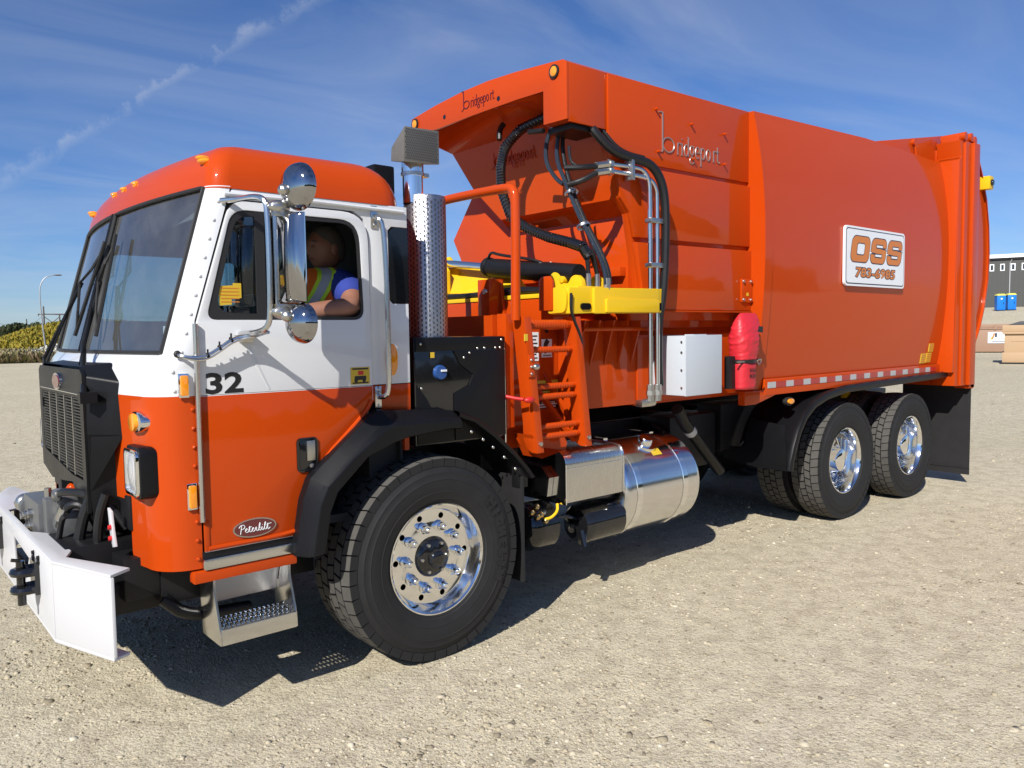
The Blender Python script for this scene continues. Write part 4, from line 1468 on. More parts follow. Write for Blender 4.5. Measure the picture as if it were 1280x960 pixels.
# hopper front wall, with its cut corners on the far side
hw = MB()
hw.prism([(0.20, 1.80), (0.20, 2.512), (1.40, 2.52), (1.836, 2.93), (2.17, 2.526), (2.04, 2.304), (1.86, 1.80)], 'X', 1.72, 2.9)
hw.build('hopper_front', 'orange', T, bevel=0.003)
hr = MB()
hr.add([(1.72, 0.20, 2.215), (1.80, 0.20, 2.10), (1.72, 2.0, 2.215), (1.80, 2.0, 2.10), (1.72, 0.20, 2.225), (1.72, 2.0, 2.225)], [(0, 1, 3, 2)])
hr.box(1.66, 1.73, 0.22, 1.7, 2.10, 2.16)
hr.build('hopper_lip', 'orange', T, bevel=0.004)
MB().cyl((1.60, 0.30, 2.00), (1.60, 1.6, 2.00), 0.055, 18).build('hopper_roller', 'orange', T)
# funnel plate above it
fn = MB()
xa = 1.55
fpoly = [(0.19, 3.05), (0.19, 2.612), (1.37, 2.612), (1.86, 3.19), (1.86, 3.30), (0.19, 3.30)]
FXP = lambda z: 1.585 - (z - 2.60) * 0.15
fn.prism([(0.165, 2.60), (1.368, 2.60), (1.40, 2.63), (1.66, 2.875), (1.86, 3.17), (1.86, 3.30), (0.165, 3.30)], 'X', 0.0, 0.012)
fn.v = [(FXP(z) + x, y, z) for x, y, z in fn.v]
fn.add([(1.586, 0.165, 2.600), (1.586, 1.368, 2.600), (1.72, 1.39, 2.505), (1.72, 0.165, 2.505)], [(0, 1, 2, 3)])
fn.add([(1.590, 1.370, 2.602), (1.55, 1.66, 2.875), (1.50, 1.86, 3.17), (1.95, 1.86, 3.17), (1.95, 1.66, 2.875), (1.72, 1.39, 2.505)], [(0, 1, 4, 5), (1, 2, 3, 4)])
fn.build('hopper_funnel', 'orange', T)

# canopy with its arched front
arch = [(0.15, 3.372), (0.181, 3.394), (0.376, 3.411), (0.63, 3.431), (0.913, 3.444), (1.213, 3.440), (1.539, 3.417), (1.85, 3.383)]
low = [(1.85, 3.30), (1.70, 3.255), (1.514, 3.243), (1.1, 3.250), (0.62, 3.25), (0.36, 3.243), (0.36, 3.035), (0.15, 3.031)]
vz = MB()
vz.prism(arch + low, 'X', 1.105, 1.125)
CN = vz.build('canopy_front', 'orange', T, bevel=0.003)
vt = MB()
ra = [(1.125, y, z) for y, z in arch]
rb_ = [(2.2, y, z + 0.005) for y, z in arch]
vt.grid([ra, rb_])
vt.grid([[(x, y, z - 0.05) for x, y, z in ra], [(x, y, z - 0.05) for x, y, z in rb_]])
vt.build('canopy_roof', 'orange', CN)
MB().box(1.125, 1.46, 0.150, 0.165, 3.02, 3.374).build('canopy_side', 'orange', CN, bevel=0.002)
und = MB()
und.box(1.125, 1.46, 0.165, 0.36, 3.032, 3.05)
und.box(1.125, 1.50, 0.345, 0.36, 3.05, 3.36)
und.add([(1.125, 0.36, 3.262), (1.125, 1.86, 3.262), (1.53, 1.86, 3.165), (1.53, 0.36, 3.165)], [(0, 1, 2, 3)])
und.add([(1.125, 1.86, 3.262), (1.53, 1.862, 3.165), (1.53, 1.862, 3.37), (1.125, 1.86, 3.37)], [(0, 1, 2, 3)])
und.build('canopy_underside', 'orange', CN)
ht = MB()
ht.grid([[(2.1, y, z + 0.004) for y, z in arch], [(XS, y, z + 0.006) for y, z in arch]])
ht.build('hopper_roof', 'orange', T)
for (y, z) in ((0.254, 3.338), (1.80, 3.335)):
    cl_ = MB().lathe([(0.042, 0.010), (0.042, -0.006), (0.030, -0.008)], (1.100, y, z), (1, 0, 0), 28).build('clearance_lamp', 'rubber', CN)
    MB().lathe([(0.0, -0.014), (0.018, -0.012), (0.030, -0.006), (0.030, 0.004)], (1.098, y, z), (1, 0, 0), 24).build('lamp_lens', 'amber', CN)
hk = MB()
for (y, z) in ((1.42, 3.31), (0.80, 3.30)):
    hk.lathe([(0.0, -0.001), (0.016, -0.001), (0.016, 0.003)], (1.1035, y, z), (1, 0, 0), 16)
hk.build('canopy_holes', 'black_gloss', CN, kind='stuff')


# maker's name in cut letters: tall b, then serif strokes
def serif_word(mbx, plane, at, ox, oz, w, hb_, hx, r, mi=0):
    """strokes for the word with a tall first letter; letters drawn in units of x-height"""
    def P(px, pz):
        return (ox + px, at, oz + pz) if plane == 'Y' else (at, ox - px, oz + pz)
    def seg(pts, rr=r):
        mbx.tube([P(a, b) for a, b in pts], rr, 5, mi)
    def arcp(cx, cz, rx, rz, a0, a1, n=12):
        return [(cx + rx * math.cos(math.radians(lerp(a0, a1, i / n))), cz + rz * math.sin(math.radians(lerp(a0, a1, i / n)))) for i in range(n + 1)]
    u = w
    bx = 0.055 * u
    rb0 = 0.085 * u
    seg([(0, hb_ * 0.99), (bx, hb_)])
    seg([(bx, hb_), (bx, 0.0)], r * 1.25)
    seg(arcp(bx + rb0, hx * 0.62, rb0, hx * 0.62, 180, -180, 18), r * 1.2)
    seg([(-0.01 * u, -0.01), (bx, 0.0)])
    x = bx + 2 * rb0 + 0.055 * u
    lw_ = (u - x) / 9.3
    for chs in 'ridgeport':
        c0 = lw_ * 0.42
        if chs == 'r':
            seg([(x, 0), (x, hx)]); seg(arcp(x + c0 * 0.8, hx * 0.72, c0 * 0.8, hx * 0.28, 170, 40, 5)); seg([(x - c0 * 0.4, 0), (x + c0 * 0.4, 0)], r * 0.7)
        elif chs == 'i':
            seg([(x, 0), (x, hx)]); seg([(x, hx * 1.35), (x, hx * 1.42)], r * 1.1); seg([(x - c0 * 0.5, 0), (x + c0 * 0.5, 0)], r * 0.7); seg([(x - c0 * 0.5, hx), (x, hx)], r * 0.7)
        elif chs == 'd':
            seg([(x + c0, 0), (x + c0, hx * 1.65)]); seg(arcp(x, hx * 0.5, c0, hx * 0.5, 0, 360)); seg([(x + c0 * 0.5, hx * 1.65), (x + c0, hx * 1.65)], r * 0.7)
        elif chs == 'g':
            seg(arcp(x, hx * 0.6, c0 * 0.9, hx * 0.4, 0, 360)); seg(arcp(x, -hx * 0.3, c0, hx * 0.28, 0, 360)); seg([(x - c0 * 0.6, hx * 0.28), (x + c0 * 0.4, -0.02 * hx)], r * 0.8); seg([(x + c0 * 0.5, hx * 0.9), (x + c0, hx)], r * 0.8)
        elif chs == 'e':
            seg(arcp(x, hx * 0.5, c0, hx * 0.5, 0, 310)); seg([(x - c0, hx * 0.5), (x + c0, hx * 0.5)], r * 0.8)
        elif chs == 'p':
            seg([(x - c0, -hx * 0.6), (x - c0, hx)]); seg(arcp(x, hx * 0.5, c0, hx * 0.5, 0, 360)); seg([(x - c0 * 1.5, -hx * 0.6), (x - c0 * 0.5, -hx * 0.6)], r * 0.7)
        elif chs == 'o':
            seg(arcp(x, hx * 0.5, c0, hx * 0.5, 0, 360), r * 1.05)
        elif chs == 't':
            seg([(x, hx * 1.4), (x, hx * 0.15)] + arcp(x + c0 * 0.6, hx * 0.15, c0 * 0.6, hx * 0.15, 180, 330, 5)); seg([(x - c0 * 0.6, hx), (x + c0 * 0.8, hx)], r * 0.8)
        x += lw_ * (0.85 if chs in 'ri' else 1.14)


ws = MB()
serif_word(ws, 'Y', 0.133, 1.965, 2.955, 0.735, 0.262, 0.080, 0.0046)
ws.build('raised_lettering', 'letter_steel', HS)
wf = MB()
serif_word(wf, 'X', 1.103, 1.205, 3.312, 0.38, 0.125, 0.042, 0.003)
wf.build('cut_lettering', 'maroon', CN)
wi = MB()
serif_word(wi, 'X', 1.514, 1.385, 2.985, 0.52, 0.155, 0.060, 0.005)
wi.build('raised_lettering', 'orange', T)
bm_ = MB()
for (x, z) in ((1.93, 3.225), (2.32, 3.185), (2.72, 3.175), (1.95, 2.945), (2.34, 2.945), (2.72, 2.955)):
    bm_.cyl((x, 0.14, z), (x, 0.108, z), 0.008, 8)
bm_.build('wall_studs', 'orange', HS, kind='stuff')
# bolted plate by the post
bp_ = MB().prism(rrect(2.905, 3.045, 1.935, 2.115, 0.012), 'Y', 0.093, 0.113)
bo_ = bp_.build('access_plate', 'orange', T, bevel=0.003)
b2 = MB()
for (x, z) in ((2.925, 2.095), (3.025, 2.095), (2.925, 1.955), (3.025, 1.955)):
    b2.lathe([(0.0, -0.012), (0.012, -0.011), (0.014, 0.0)], (x, 0.092, z), (0, 1, 0), 8)
b2.build('plate_bolts', 'steel', bo_, kind='stuff')
MB().box(2.965, 2.995, 0.0915, 0.0925, 1.985, 2.01).build('plate_sticker', 'decal_yellow', bo_)

# ---- company sign on the side
SX0, SX1, SZ0, SZ1 = 4.285, 5.460, 2.098, 2.618
sg = MB()
sg.prism(rrect(SX0, SX1, SZ0, SZ1, 0.04), 'Y', -0.022, -0.002)
sg.prism(rrect(SX0 + 0.018, SX1 - 0.018, SZ0 + 0.018, SZ1 - 0.018, 0.032), 'Y', -0.0235, -0.0215, 1)
sg.prism(rrect(SX0 + 0.027, SX1 - 0.027, SZ0 + 0.027, SZ1 - 0.027, 0.028), 'Y', -0.025, -0.022, 0)
SG = sg.build('company_sign', ['decal_white', 'navy'], T)
SHR = 0.22


def shear_pts(pts, z0):
    return [(x + (z - z0) * SHR, z) for x, z in pts]


def block_letter(mbx, kind, x0, x1, z0, z1):
    y = -0.0262
    t = 0.0085
    W, H = x1 - x0, z1 - z0
    def layer(poly, k, mi):
        mbx.prism(shear_pts(poly, z0), 'Y', y - 0.0008 * k, y + 0.0012, mi)
    layer(rrect(x0, x1, z0, z1, 0.07), 0, 0)
    layer(rrect(x0 + t, x1 - t, z0 + t, z1 - t, 0.062), 1, 1)
    if kind == 'O':
        layer(rrect(x0 + W * 0.30, x1 - W * 0.29, z0 + H * 0.28, z1 - H * 0.27, 0.025), 2, 0)
        layer(rrect(x0 + W * 0.30 + t, x1 - W * 0.29 - t, z0 + H * 0.28 + t, z1 - H * 0.27 - t, 0.018), 3, 2)
    else:
        layer([(x0 + W * 0.55, z0 + H * 0.60), (x1 + 0.004, z0 + H * 0.555), (x1 + 0.004, z0 + H * 0.625), (x0 + W * 0.55, z0 + H * 0.65)], 2, 0)
        layer([(x1 - W * 0.07, z0 + H * 0.580), (x1 + 0.006, z0 + H * 0.575), (x1 + 0.006, z0 + H * 0.608), (x1 - W * 0.07, z0 + H * 0.608)], 5, 2)
        layer([(x0 - 0.004, z0 + H * 0.375), (x0 + W * 0.45, z0 + H * 0.35), (x0 + W * 0.45, z0 + H * 0.40), (x0 - 0.004, z0 + H * 0.445)], 2, 0)
        layer([(x0 - 0.006, z0 + H * 0.392), (x0 + W * 0.07, z0 + H * 0.392), (x0 + W * 0.07, z0 + H * 0.422), (x0 - 0.006, z0 + H * 0.425)], 5, 2)
        layer(rrect(x0 + W * 0.31, x0 + W * 0.74, z0 + H * 0.60, z0 + H * 0.75, 0.012), 3, 0)
        layer(rrect(x0 + W * 0.31 + t, x0 + W * 0.74 - t, z0 + H * 0.60 + t, z0 + H * 0.75 - t, 0.006), 4, 2)
        layer(rrect(x0 + W * 0.28, x0 + W * 0.72, z0 + H * 0.25, z0 + H * 0.40, 0.012), 3, 0)
        layer(rrect(x0 + W * 0.28 + t, x0 + W * 0.72 - t, z0 + H * 0.25 + t, z0 + H * 0.40 - t, 0.006), 4, 2)


lt_ = MB()
block_letter(lt_, 'O', SX0 + 0.075, SX0 + 0.425, SZ0 + 0.205, SZ0 + 0.445)
block_letter(lt_, 'S', SX0 + 0.442, SX0 + 0.752, SZ0 + 0.205, SZ0 + 0.445)
block_letter(lt_, 'S', SX0 + 0.770, SX0 + 1.080, SZ0 + 0.205, SZ0 + 0.445)
lt_.build('sign_letters', ['navy', 'decal_orange', 'decal_white'], SG)
dg_ = MB()
fit_text(dg_, '783-6985', SX0 + 0.175, SZ0 + 0.070, 0.80, 0.105, 'Y', -0.0262, 0, bold=0.075, shear=0.12)
fit_text(dg_, '783-6985', SX0 + 0.184, SZ0 + 0.079, 0.782, 0.087, 'Y', -0.0275, 1, bold=0.028, shear=0.12)
dg_.build('sign_digits', ['navy', 'decal_orange'], SG)

# ---- reflective tape
tp = None
for i in range(13):
    x0 = 3.20 + i * 0.245
    nm = 'decal_white'
    w_ = 0.125 if i % 2 == 0 else 0.365
for i in range(12):
    x0 = 3.21 + i * 0.27
    for (a, w_, mm) in ((0.0, 0.115, 'silver_tape'), (0.115, 0.155, 'red_tape')):
        if x0 + a + w_ > 6.50:
            continue
        MB().box(x0 + a, x0 + a + w_, 0.0515, 0.056, 1.262, 1.310).build('reflector_strip', mm, T)
for (x, z, w_, h_) in ((6.10, 1.355, 0.115, 0.10), (6.235, 1.360, 0.115, 0.10), (6.26, 1.47, 0.115, 0.085)):
    s_ = MB().add([(x, by(z) - 0.004, z), (x + w_, by(z) - 0.004, z), (x + w_, by(z + h_) - 0.004, z + h_), (x, by(z + h_) - 0.004, z + h_), (x, by(z) + 0.02, z), (x + w_, by(z) + 0.02, z), (x + w_, by(z + h_) + 0.02, z + h_), (x, by(z + h_) + 0.02, z + h_)], [(0, 1, 2, 3), (0, 4, 5, 1), (1, 5, 6, 2), (2, 6, 7, 3), (3, 7, 4, 0)])
    for k in range(4):
        zz = z + 0.015 + k * h_ * 0.22
        s_.box(x + 0.012, x + w_ - 0.012, by(zz) - 0.0065, by(zz) - 0.003, zz, zz + 0.008, 1)
    s_.build('warning_sticker', ['decal_yellow', 'decal_orange'], T)

# ---- tailgate
tg = MB()
tg.prism([(6.60, 1.10), (6.60, 3.46), (6.66, 3.50), (6.60, 3.66), (7.0, 3.70), (7.0, 1.08)], 'Y', -0.075, 0.16)
TG = tg.build('tailgate_frame', 'orange', T, bevel=0.005)
for (x0, x1, y) in ((6.705, 6.845, -0.098), (6.860, 7.015, -0.128)):
    MB().box(x0, x1, y, -0.07, 1.10, 3.66).build('tailgate_channel', 'orange', TG, bevel=0.004)
MB().prism([(6.545, 1.245), (6.66, 1.245), (6.66, 3.50), (6.60, 3.46), (6.572, 2.4), (6.560, 1.5)], 'Y', -0.07, 0.15).build('tailgate_post', 'orange', TG, bevel=0.004)
arc_r = [(7.0, 1.40), (7.08, 1.40), (7.19, 1.55), (7.32, 1.72), (7.44, 1.95), (7.53, 2.25), (7.545, 2.55), (7.51, 2.85), (7.43, 3.12), (7.30, 3.36), (7.18, 3.52), (7.0, 3.60)]
MB().prism(arc_r, 'Y', -0.035, -0.015).build('tailgate_side', 'orange', TG)
MB().prism(arc_r, 'Y', 2 * YC + 0.015, 2 * YC + 0.035).build('tailgate_side', 'orange', TG)
td_ = MB()
td_.grid([[(x, -0.03, z) for x, z in arc_r[1:-1]], [(x, 2 * YC + 0.03, z) for x, z in arc_r[1:-1]]])
td_.grid([[(x - 0.012, -0.065, z) for x, z in arc_r[1:-1]], [(x + 0.012, -0.065, z) for x, z in arc_r[1:-1]], [(x + 0.012, -0.03, z) for x, z in arc_r[1:-1]], [(x - 0.012, -0.03, z) for x, z in arc_r[1:-1]]])
td_.build('tailgate_dome', 'orange', TG, sharp=40)
tgr = MB()
tgr.prism([(6.60, 1.10), (6.60, 3.66), (7.0, 3.70), (7.0, 1.08)], 'Y', 2 * YC - 0.16, 2 * YC + 0.075)
tgr.box(6.62, 7.0, 0.16, 2 * YC - 0.16, 3.46, 3.60)
tgr.box(6.62, 7.0, 0.16, 2 * YC - 0.16, 1.10, 1.24)
tgr.build('tailgate_frame', 'orange', T, bevel=0.005)
hd_ = MB()
hd_.prism([(5.15, 3.46), (5.15, 3.482), (6.92, 3.800), (7.02, 3.77), (7.04, 3.66), (6.95, 3.44)], 'Y', 0.17, 0.21)
hd_.prism([(5.15, 3.482), (6.92, 3.800), (6.92, 3.780), (5.15, 3.462)], 'Y', 0.21, 2.27)
hd_.box(6.90, 6.95, 0.21, 2.27, 3.45, 3.785)
hd_.build('tailgate_hood', 'orange', T, bevel=0.003)
hn = MB()
for (x, z) in ((6.70, 3.71), (6.86, 3.72), (6.96, 3.70)):
    MB().cyl((x, -0.10, z), (x, 0.14, z), 0.045, 14).build('hinge_pin', 'orange', TG, bevel=0.004)
hn.box(6.62, 6.98, -0.06, 0.12, 3.63, 3.70)
hl2 = MB().cyl((6.05, 0.14, 3.60), (6.05, 0.20, 3.60), 0.035, 14)
hl2.tube([(6.05, 0.15, 3.60), (6.09, 0.15, 3.46)], 0.012, 8)
hl2.build('hood_latch', 'orange', TG)
hn.build('tailgate_hinge', 'orange', TG, bevel=0.004)
tf = MB()
tf.cyl((7.0, -0.11, 1.10), (7.0, 0.06, 1.10), 0.05, 16)
tf.box(6.90, 7.06, -0.11, 0.03, 1.06, 1.12)
tf.build('tailgate_latch', 'orange', TG, bevel=0.006)
cmr = MB().box(7.30, 7.42, -0.13, -0.03, 3.23, 3.37)
co = cmr.build('camera_housing', 'yellow', TG, bevel=0.006)
MB().lathe([(0.0, -0.012), (0.028, -0.01), (0.034, 0.0), (0.034, 0.02)], (7.36, -0.14, 3.30), (0, 1, 0), 18).build('camera_lens', 'black_gloss', TG)

# ---- rear mudguard
FX = [(6.92, 1.250), (4.80, 1.222), (4.40, 1.215), (4.06, 1.175), (3.84, 1.115), (3.69, 1.02), (3.585, 0.90), (3.515, 0.77), (3.47, 0.65), (3.455, 0.575)]
mg = MB()
cs = [(0.50, 0.0), (0.06, 0.0), (0.025, 0.010), (0.0, 0.0), (-0.008, -0.03), (0.0, -0.055), (0.02, -0.05)]
rows_ = []
for (yy, off) in cs:
    row = []
    for i, (x, z) in enumerate(FX):
        a = Vector(FX[max(i - 1, 0)])
        b_ = Vector(FX[min(i + 1, len(FX) - 1)])
        d = (b_ - a).normalized()
        nrm = Vector((d.y, -d.x))
        if nrm.y < 0 and abs(d.x) > 0.5:
            nrm = -nrm
        if abs(d.x) <= 0.5:
            nrm = Vector((-abs(nrm.x), nrm.y if nrm.x < 0 else -nrm.y))
        row.append((x + nrm.x * off, yy, z + nrm.y * off))
    rows_.append(row)
mg.grid(rows_)
mg.build('mudguard', 'black_plastic', T, bevel=0.0, sharp=50)
mp_ = MB()
mp_.prism([(0.02, 0.575), (0.30, 0.575), (0.62, 0.62), (0.62, 0.72), (0.42, 0.74), (0.36, 0.98), (0.05, 0.95)], 'X', 3.44, 3.452)
mp_.box(3.452, 3.52, 0.02, 0.30, 0.575, 0.585)
mp_.build('mudguard_apron', 'black_plastic', T, bevel=0.004)
MB().box(6.985, 7.0, -0.10, 0.62, 0.105, 1.10).build('mud_flap', 'rubber', T)
MB().box(6.978, 6.984, -0.10, 0.62, 0.175, 0.185).build('flap_strip', 'rubber', T)
mk = MB().prism(ov(3.55, 1.135, 0.062, 0.036, 20), 'Y', 0.055, 0.09).build('side_marker', 'rubber', T, bevel=0.004)
MB().prism(ov(3.55, 1.137, 0.044, 0.022, 20), 'Y', 0.042, 0.06).build('marker_lens', 'amber', mk, bevel=0.004)
MB().prism([(5.60, 1.0), (5.72, 1.0), (5.72, 1.22), (5.60, 1.22)], 'Y', 0.62, 0.66).build('axle_sensor_plate', 'yellow', T)

# ------------------------------------------------------------------ lifting arm and its gear
YB = MB()
YB.prism(round_poly([(0.985, 1.835), (0.985, 1.995), (1.83, 2.003), (1.83, 1.87), (1.815, 1.855), (1.24, 1.845)], 0.012), 'Y', 0.02, 0.19)
yb = YB.build('arm_boom', 'yellow', T, bevel=0.006)
pl = MB()
pl.prism(round_poly([(1.18, 1.838), (1.18, 1.998), (1.835, 2.006), (1.835, 1.862), (1.82, 1.846)], 0.012), 'Y', 0.0, 0.022)
pl.build('boom_side', 'yellow', yb, bevel=0.004)
pc = MB()
pc.prism(round_poly([(1.275, 1.846), (1.275, 1.925), (1.29, 1.932), (1.775, 1.932), (1.785, 1.925), (1.785, 1.850)], 0.008), 'Y', -0.016, 0.002)
pc.build('boom_plate', 'yellow', yb, bevel=0.004)
MB().prism(rrect(1.80, 1.826, 1.862, 1.912, 0.006), 'Y', -0.0015, 0.004).build('boom_slot', 'black_gloss', yb)
ef = MB()
ef.prism(round_poly([(0.045, 1.845), (0.03, 1.90), (0.03, 1.96), (0.055, 1.995), (0.185, 1.997), (0.19, 1.84)], [0.03, 0.02, 0.02, 0.02, 0.01, 0.02]), 'X', 0.965, 0.986)
ef.build('boom_end', 'yellow', yb, bevel=0.004)
MB().prism(rrect(1.075, 1.165, 1.862, 1.902, 0.018), 'Y', 0.0125, 0.02 + 0.002).build('boom_slot', 'black_gloss', yb)
# cross beam, lit front, yellow top edge
bm2 = MB()
bm2.box(1.02, 1.16, 0.20, 2.25, 1.745, 1.945)
cbm = bm2.build('cross_beam', 'orange', T, bevel=0.004)
MB().box(1.012, 1.17, 0.20, 2.25, 1.945, 1.972).build('beam_rail', 'yellow', cbm, bevel=0.003)
lb = MB()
lb.box(1.05, 1.20, 0.35, 2.2, 1.25, 1.745)
lb.build('beam_support', 'orange', cbm)
brk = MB()
brk.box(0.90, 1.02, 0.68, 0.80, 1.78, 2.08)
brk.prism([(0.68, 2.08), (0.80, 2.08), (0.90, 1.72), (0.62, 1.72)], 'X', 0.99, 1.02)
bk = brk.build('beam_bracket', 'orange', T, bevel=0.004)
MB().lathe([(0, -0.012), (0.018, -0.012), (0.022, 0.0)], (0.90, 0.72, 2.00), (1, 0, 0), 12).build('bracket_pin', 'steel', bk)
cyl = MB().tube([(1.22, 1.09, 2.20), (1.22, 0.17, 2.09)], 0.065, 20)
cyl.lathe([(0.068, 0), (0.072, 0.01), (0.072, 0.03), (0.068, 0.04)], (1.22, 1.09, 2.20), (0, -1, -0.12), 20)
cy = cyl.build('hydraulic_cylinder', 'black_paint', T)
MB().cyl((1.22, 1.09, 2.20), (1.22, 1.62, 2.265), 0.030, 16).build('cylinder_rod', 'alu', cy)
ya = MB()
ya.prism([(1.50, 1.97), (1.50, 2.20), (1.62, 2.32), (1.80, 2.30), (1.86, 1.97)], 'X', 1.16, 1.19)
ya.prism([(1.50, 1.97), (1.50, 2.20), (1.62, 2.32), (1.80, 2.30), (1.86, 1.97)], 'X', 1.26, 1.29)
ya.add([(1.14, 1.66, 1.98), (1.14, 0.80, 1.98), (1.30, 0.85, 2.14), (1.30, 1.66, 2.25), (1.40, 1.66, 1.98), (1.40, 0.80, 1.98)], [(0, 1, 2, 3), (3, 2, 5, 4), (0, 3, 4), (1, 5, 2)])
ya.box(1.1, 1.34, 1.4, 1.85, 1.965, 2.02)
ya.build('arm_linkage', 'yellow', T, bevel=0.005)
yh = MB()
lug = round_poly([(0.37, 1.99), (0.37, 2.085), (0.33, 2.115), (0.285, 2.10), (0.245, 2.035), (0.20, 2.03), (0.17, 2.075), (0.125, 2.085), (0.085, 2.05), (0.075, 1.99)], 0.02)
yh.prism(lug, 'X', 1.15, 1.19)
yh.prism(lug, 'X', 1.33, 1.37)
yh.cyl((1.14, 0.25, 2.06), (1.36, 0.25, 2.06), 0.022, 12)
yh.box(1.10, 1.42, 0.06, 0.42, 1.965, 2.01)
yh.build('arm_hook', 'yellow', T, bevel=0.004)
MB().prism([(0.14, 1.86), (0.26, 1.86), (0.26, 2.05), (0.235, 2.07), (0.165, 2.07), (0.14, 2.04)], 'X', 0.955, 0.975).build('beam_end_plate', 'orange', T, bevel=0.006)
# hose bundle lying along the beam
bh = MB()
for k in range(4):
    bh.tube([(1.02 + 0.03 * k, 1.95, 2.0), (1.02 + 0.03 * k, 1.4, 1.995 + 0.01 * (k % 2)), (1.03 + 0.03 * k, 1.1, 1.99), (1.04 + 0.03 * k, 0.6, 2.0 + 0.02 * (k % 2)), (1.05 + 0.03 * k, 0.3, 1.99)], 0.018, 8, smooth=2)
bh.tube([(1.06, 1.62, 1.98), (1.06, 1.61, 2.06), (1.06, 1.57, 2.085), (1.06, 1.53, 2.06), (1.06, 1.52, 1.98)], 0.012, 8, smooth=2)
bh.build('beam_hoses', 'hose', T)
ft = MB()
for k in range(3):
    ft.cyl((1.20, 0.50 + 0.06 * k, 2.12), (1.20, 0.50 + 0.06 * k, 2.19), 0.016, 8)
    ft.cyl((1.20, 0.50 + 0.06 * k, 2.18), (1.24, 0.44 + 0.06 * k, 2.18), 0.012, 8)
ft.build('cylinder_fittings', 'steel', cy)
MB().tube([(1.20, 1.06, 2.25), (1.18, 1.0, 2.30), (1.17, 0.9, 2.27), (1.18, 0.6, 2.22), (1.2, 0.5, 2.19)], 0.010, 8, smooth=2).build('cylinder_hose', 'hose', cy)

# ---- front structure left of the ladder
fs = MB()
fs.box(0.60, 0.66, 0.16, 0.24, 1.17, 1.84)
fs.build('ladder_post', 'orange', T, bevel=0.004)
fs2 = MB()
fs2.prism([(0.26, 1.15), (0.26, 1.835), (0.95, 1.835), (0.95, 1.15)], 'X', 0.66, 0.675)
fs2.box(0.57, 0.675, 0.244, 0.26, 1.15, 1.835)
fs2.build('front_bulkhead', 'orange', T)
wbp = MB()
wbp.box(0.70, 1.155, 0.302, 0.322, 1.02, 1.80)
BK = wbp.build('ladder_backplate', 'orange', T)
for (x0, x1, z0, z1, mm, lines) in ((0.915, 0.985, 1.55, 1.73, 'decal_white', 7), (1.01, 1.10, 1.57, 1.685, 'decal_white', 0), (0.945, 1.15, 1.325, 1.425, 'decal_yellow', 4), (0.945, 1.15, 1.245, 1.295, 'decal_black', 2)):
    s_ = MB().box(x0, x1, 0.298, 0.303, z0, z1)
    for k in range(lines):
        zz = z1 - 0.02 - k * (z1 - z0 - 0.02) / max(1, lines)
        s_.box(x0 + 0.008, x1 - 0.012 - 0.01 * (k % 2), 0.2965, 0.299, zz - 0.008, zz, 1)
    if mm == 'decal_white' and lines == 0:
        s_.prism([(x0 + 0.012, z0 + 0.05), (x0 + 0.03, z0 + 0.02), (x0 + 0.055, z0 + 0.08), (x0 + 0.068, z0 + 0.10), (x0 + 0.04, z0 + 0.12), (x0 + 0.02, z0 + 0.09)], 'Y', 0.2965, 0.299, 1)
        s_.prism(ov(x0 + 0.045, z0 + 0.165, 0.014, 0.012, 12), 'Y', 0.2965, 0.299, 1)
        s_.box(x0 + 0.01, x1 - 0.01, 0.2965, 0.299, z0 + 0.008, z0 + 0.014, 1)
    if mm == 'decal_black':
        fit_text(s_, 'DANGER', x0 + 0.06, z1 - 0.026, 0.12, 0.02, 'Y', 0.2962, 1, bold=0.02)
    s_.build('warning_sticker', [mm, 'decal_white' if mm == 'decal_black' else 'decal_black'], BK)
# ---- ladder
ldr = empty('ladder', (0, 0, 0), T)
def rail(x0, name='ladder_rail'):
    r = MB()
    pr = [(x0 - 0.005, 1.815), (x0 + 0.045, 1.815), (x0 + 0.085, 1.45), (x0 + 0.115, 1.12), (x0 + 0.155, 1.045), (x0 + 0.15, 1.015), (x0 + 0.095, 1.03), (x0 + 0.03, 1.2), (x0, 1.50)]
    v = []
    for (x, z) in pr:
        v.append((x, 0.05, z))
    n = len(pr)
    # plate facing the front: thin in x, deep in y
    return pr


for (x0, bot) in ((0.628, 0), (1.035, 1)):
    r = MB()
    f_ = lambda z: x0 + (1.82 - z) * 0.118
    zz = [1.82, 1.6, 1.4, 1.2, 1.10, 1.04, 1.02]
    wdt = [0.10, 0.10, 0.10, 0.10, 0.11, 0.09, 0.05]
    rows_ = []
    for xo in (0.0, 0.012):
        rows_.append([(f_(z) + xo, 0.035, z) for z in zz])
        rows_.append([(f_(z) + xo, 0.035 + w_, z) for z, w_ in zip(zz, wdt)])
    r.grid([rows_[0], rows_[1], rows_[3], rows_[2], rows_[0]])
    r.prism([(f_(z), z) for z in zz] + [(f_(z) + 0.052, z) for z in reversed(zz)], 'Y', 0.030, 0.040)
    ro = r.build('ladder_rail', 'orange', ldr, bevel=0.002)
    MB().lathe([(0, -0.012), (0.013, -0.010), (0.015, 0.0)], (f_(1.075) + 0.028, 0.030, 1.075), (0, 1, 0), 10).build('rail_bolt', 'steel', ldr)
for z in (1.775, 1.625, 1.405, 1.345, 1.165, 1.105):
    xo = (1.82 - z) * 0.118
    rg = MB()
    rg.cyl((0.64 + xo, 0.085, z), (1.045 + xo, 0.085, z), 0.017 if z < 1.7 else 0.026, 12)
    for k in range(16):
        rg.lathe([(0.0175 if z < 1.7 else 0.0265, 0.0), (0.020 if z < 1.7 else 0.029, 0.004), (0.0175 if z < 1.7 else 0.0265, 0.008)], (0.68 + xo + k * 0.021, 0.085, z), (1, 0, 0), 12)
    rg.build('ladder_rung', 'orange', ldr)
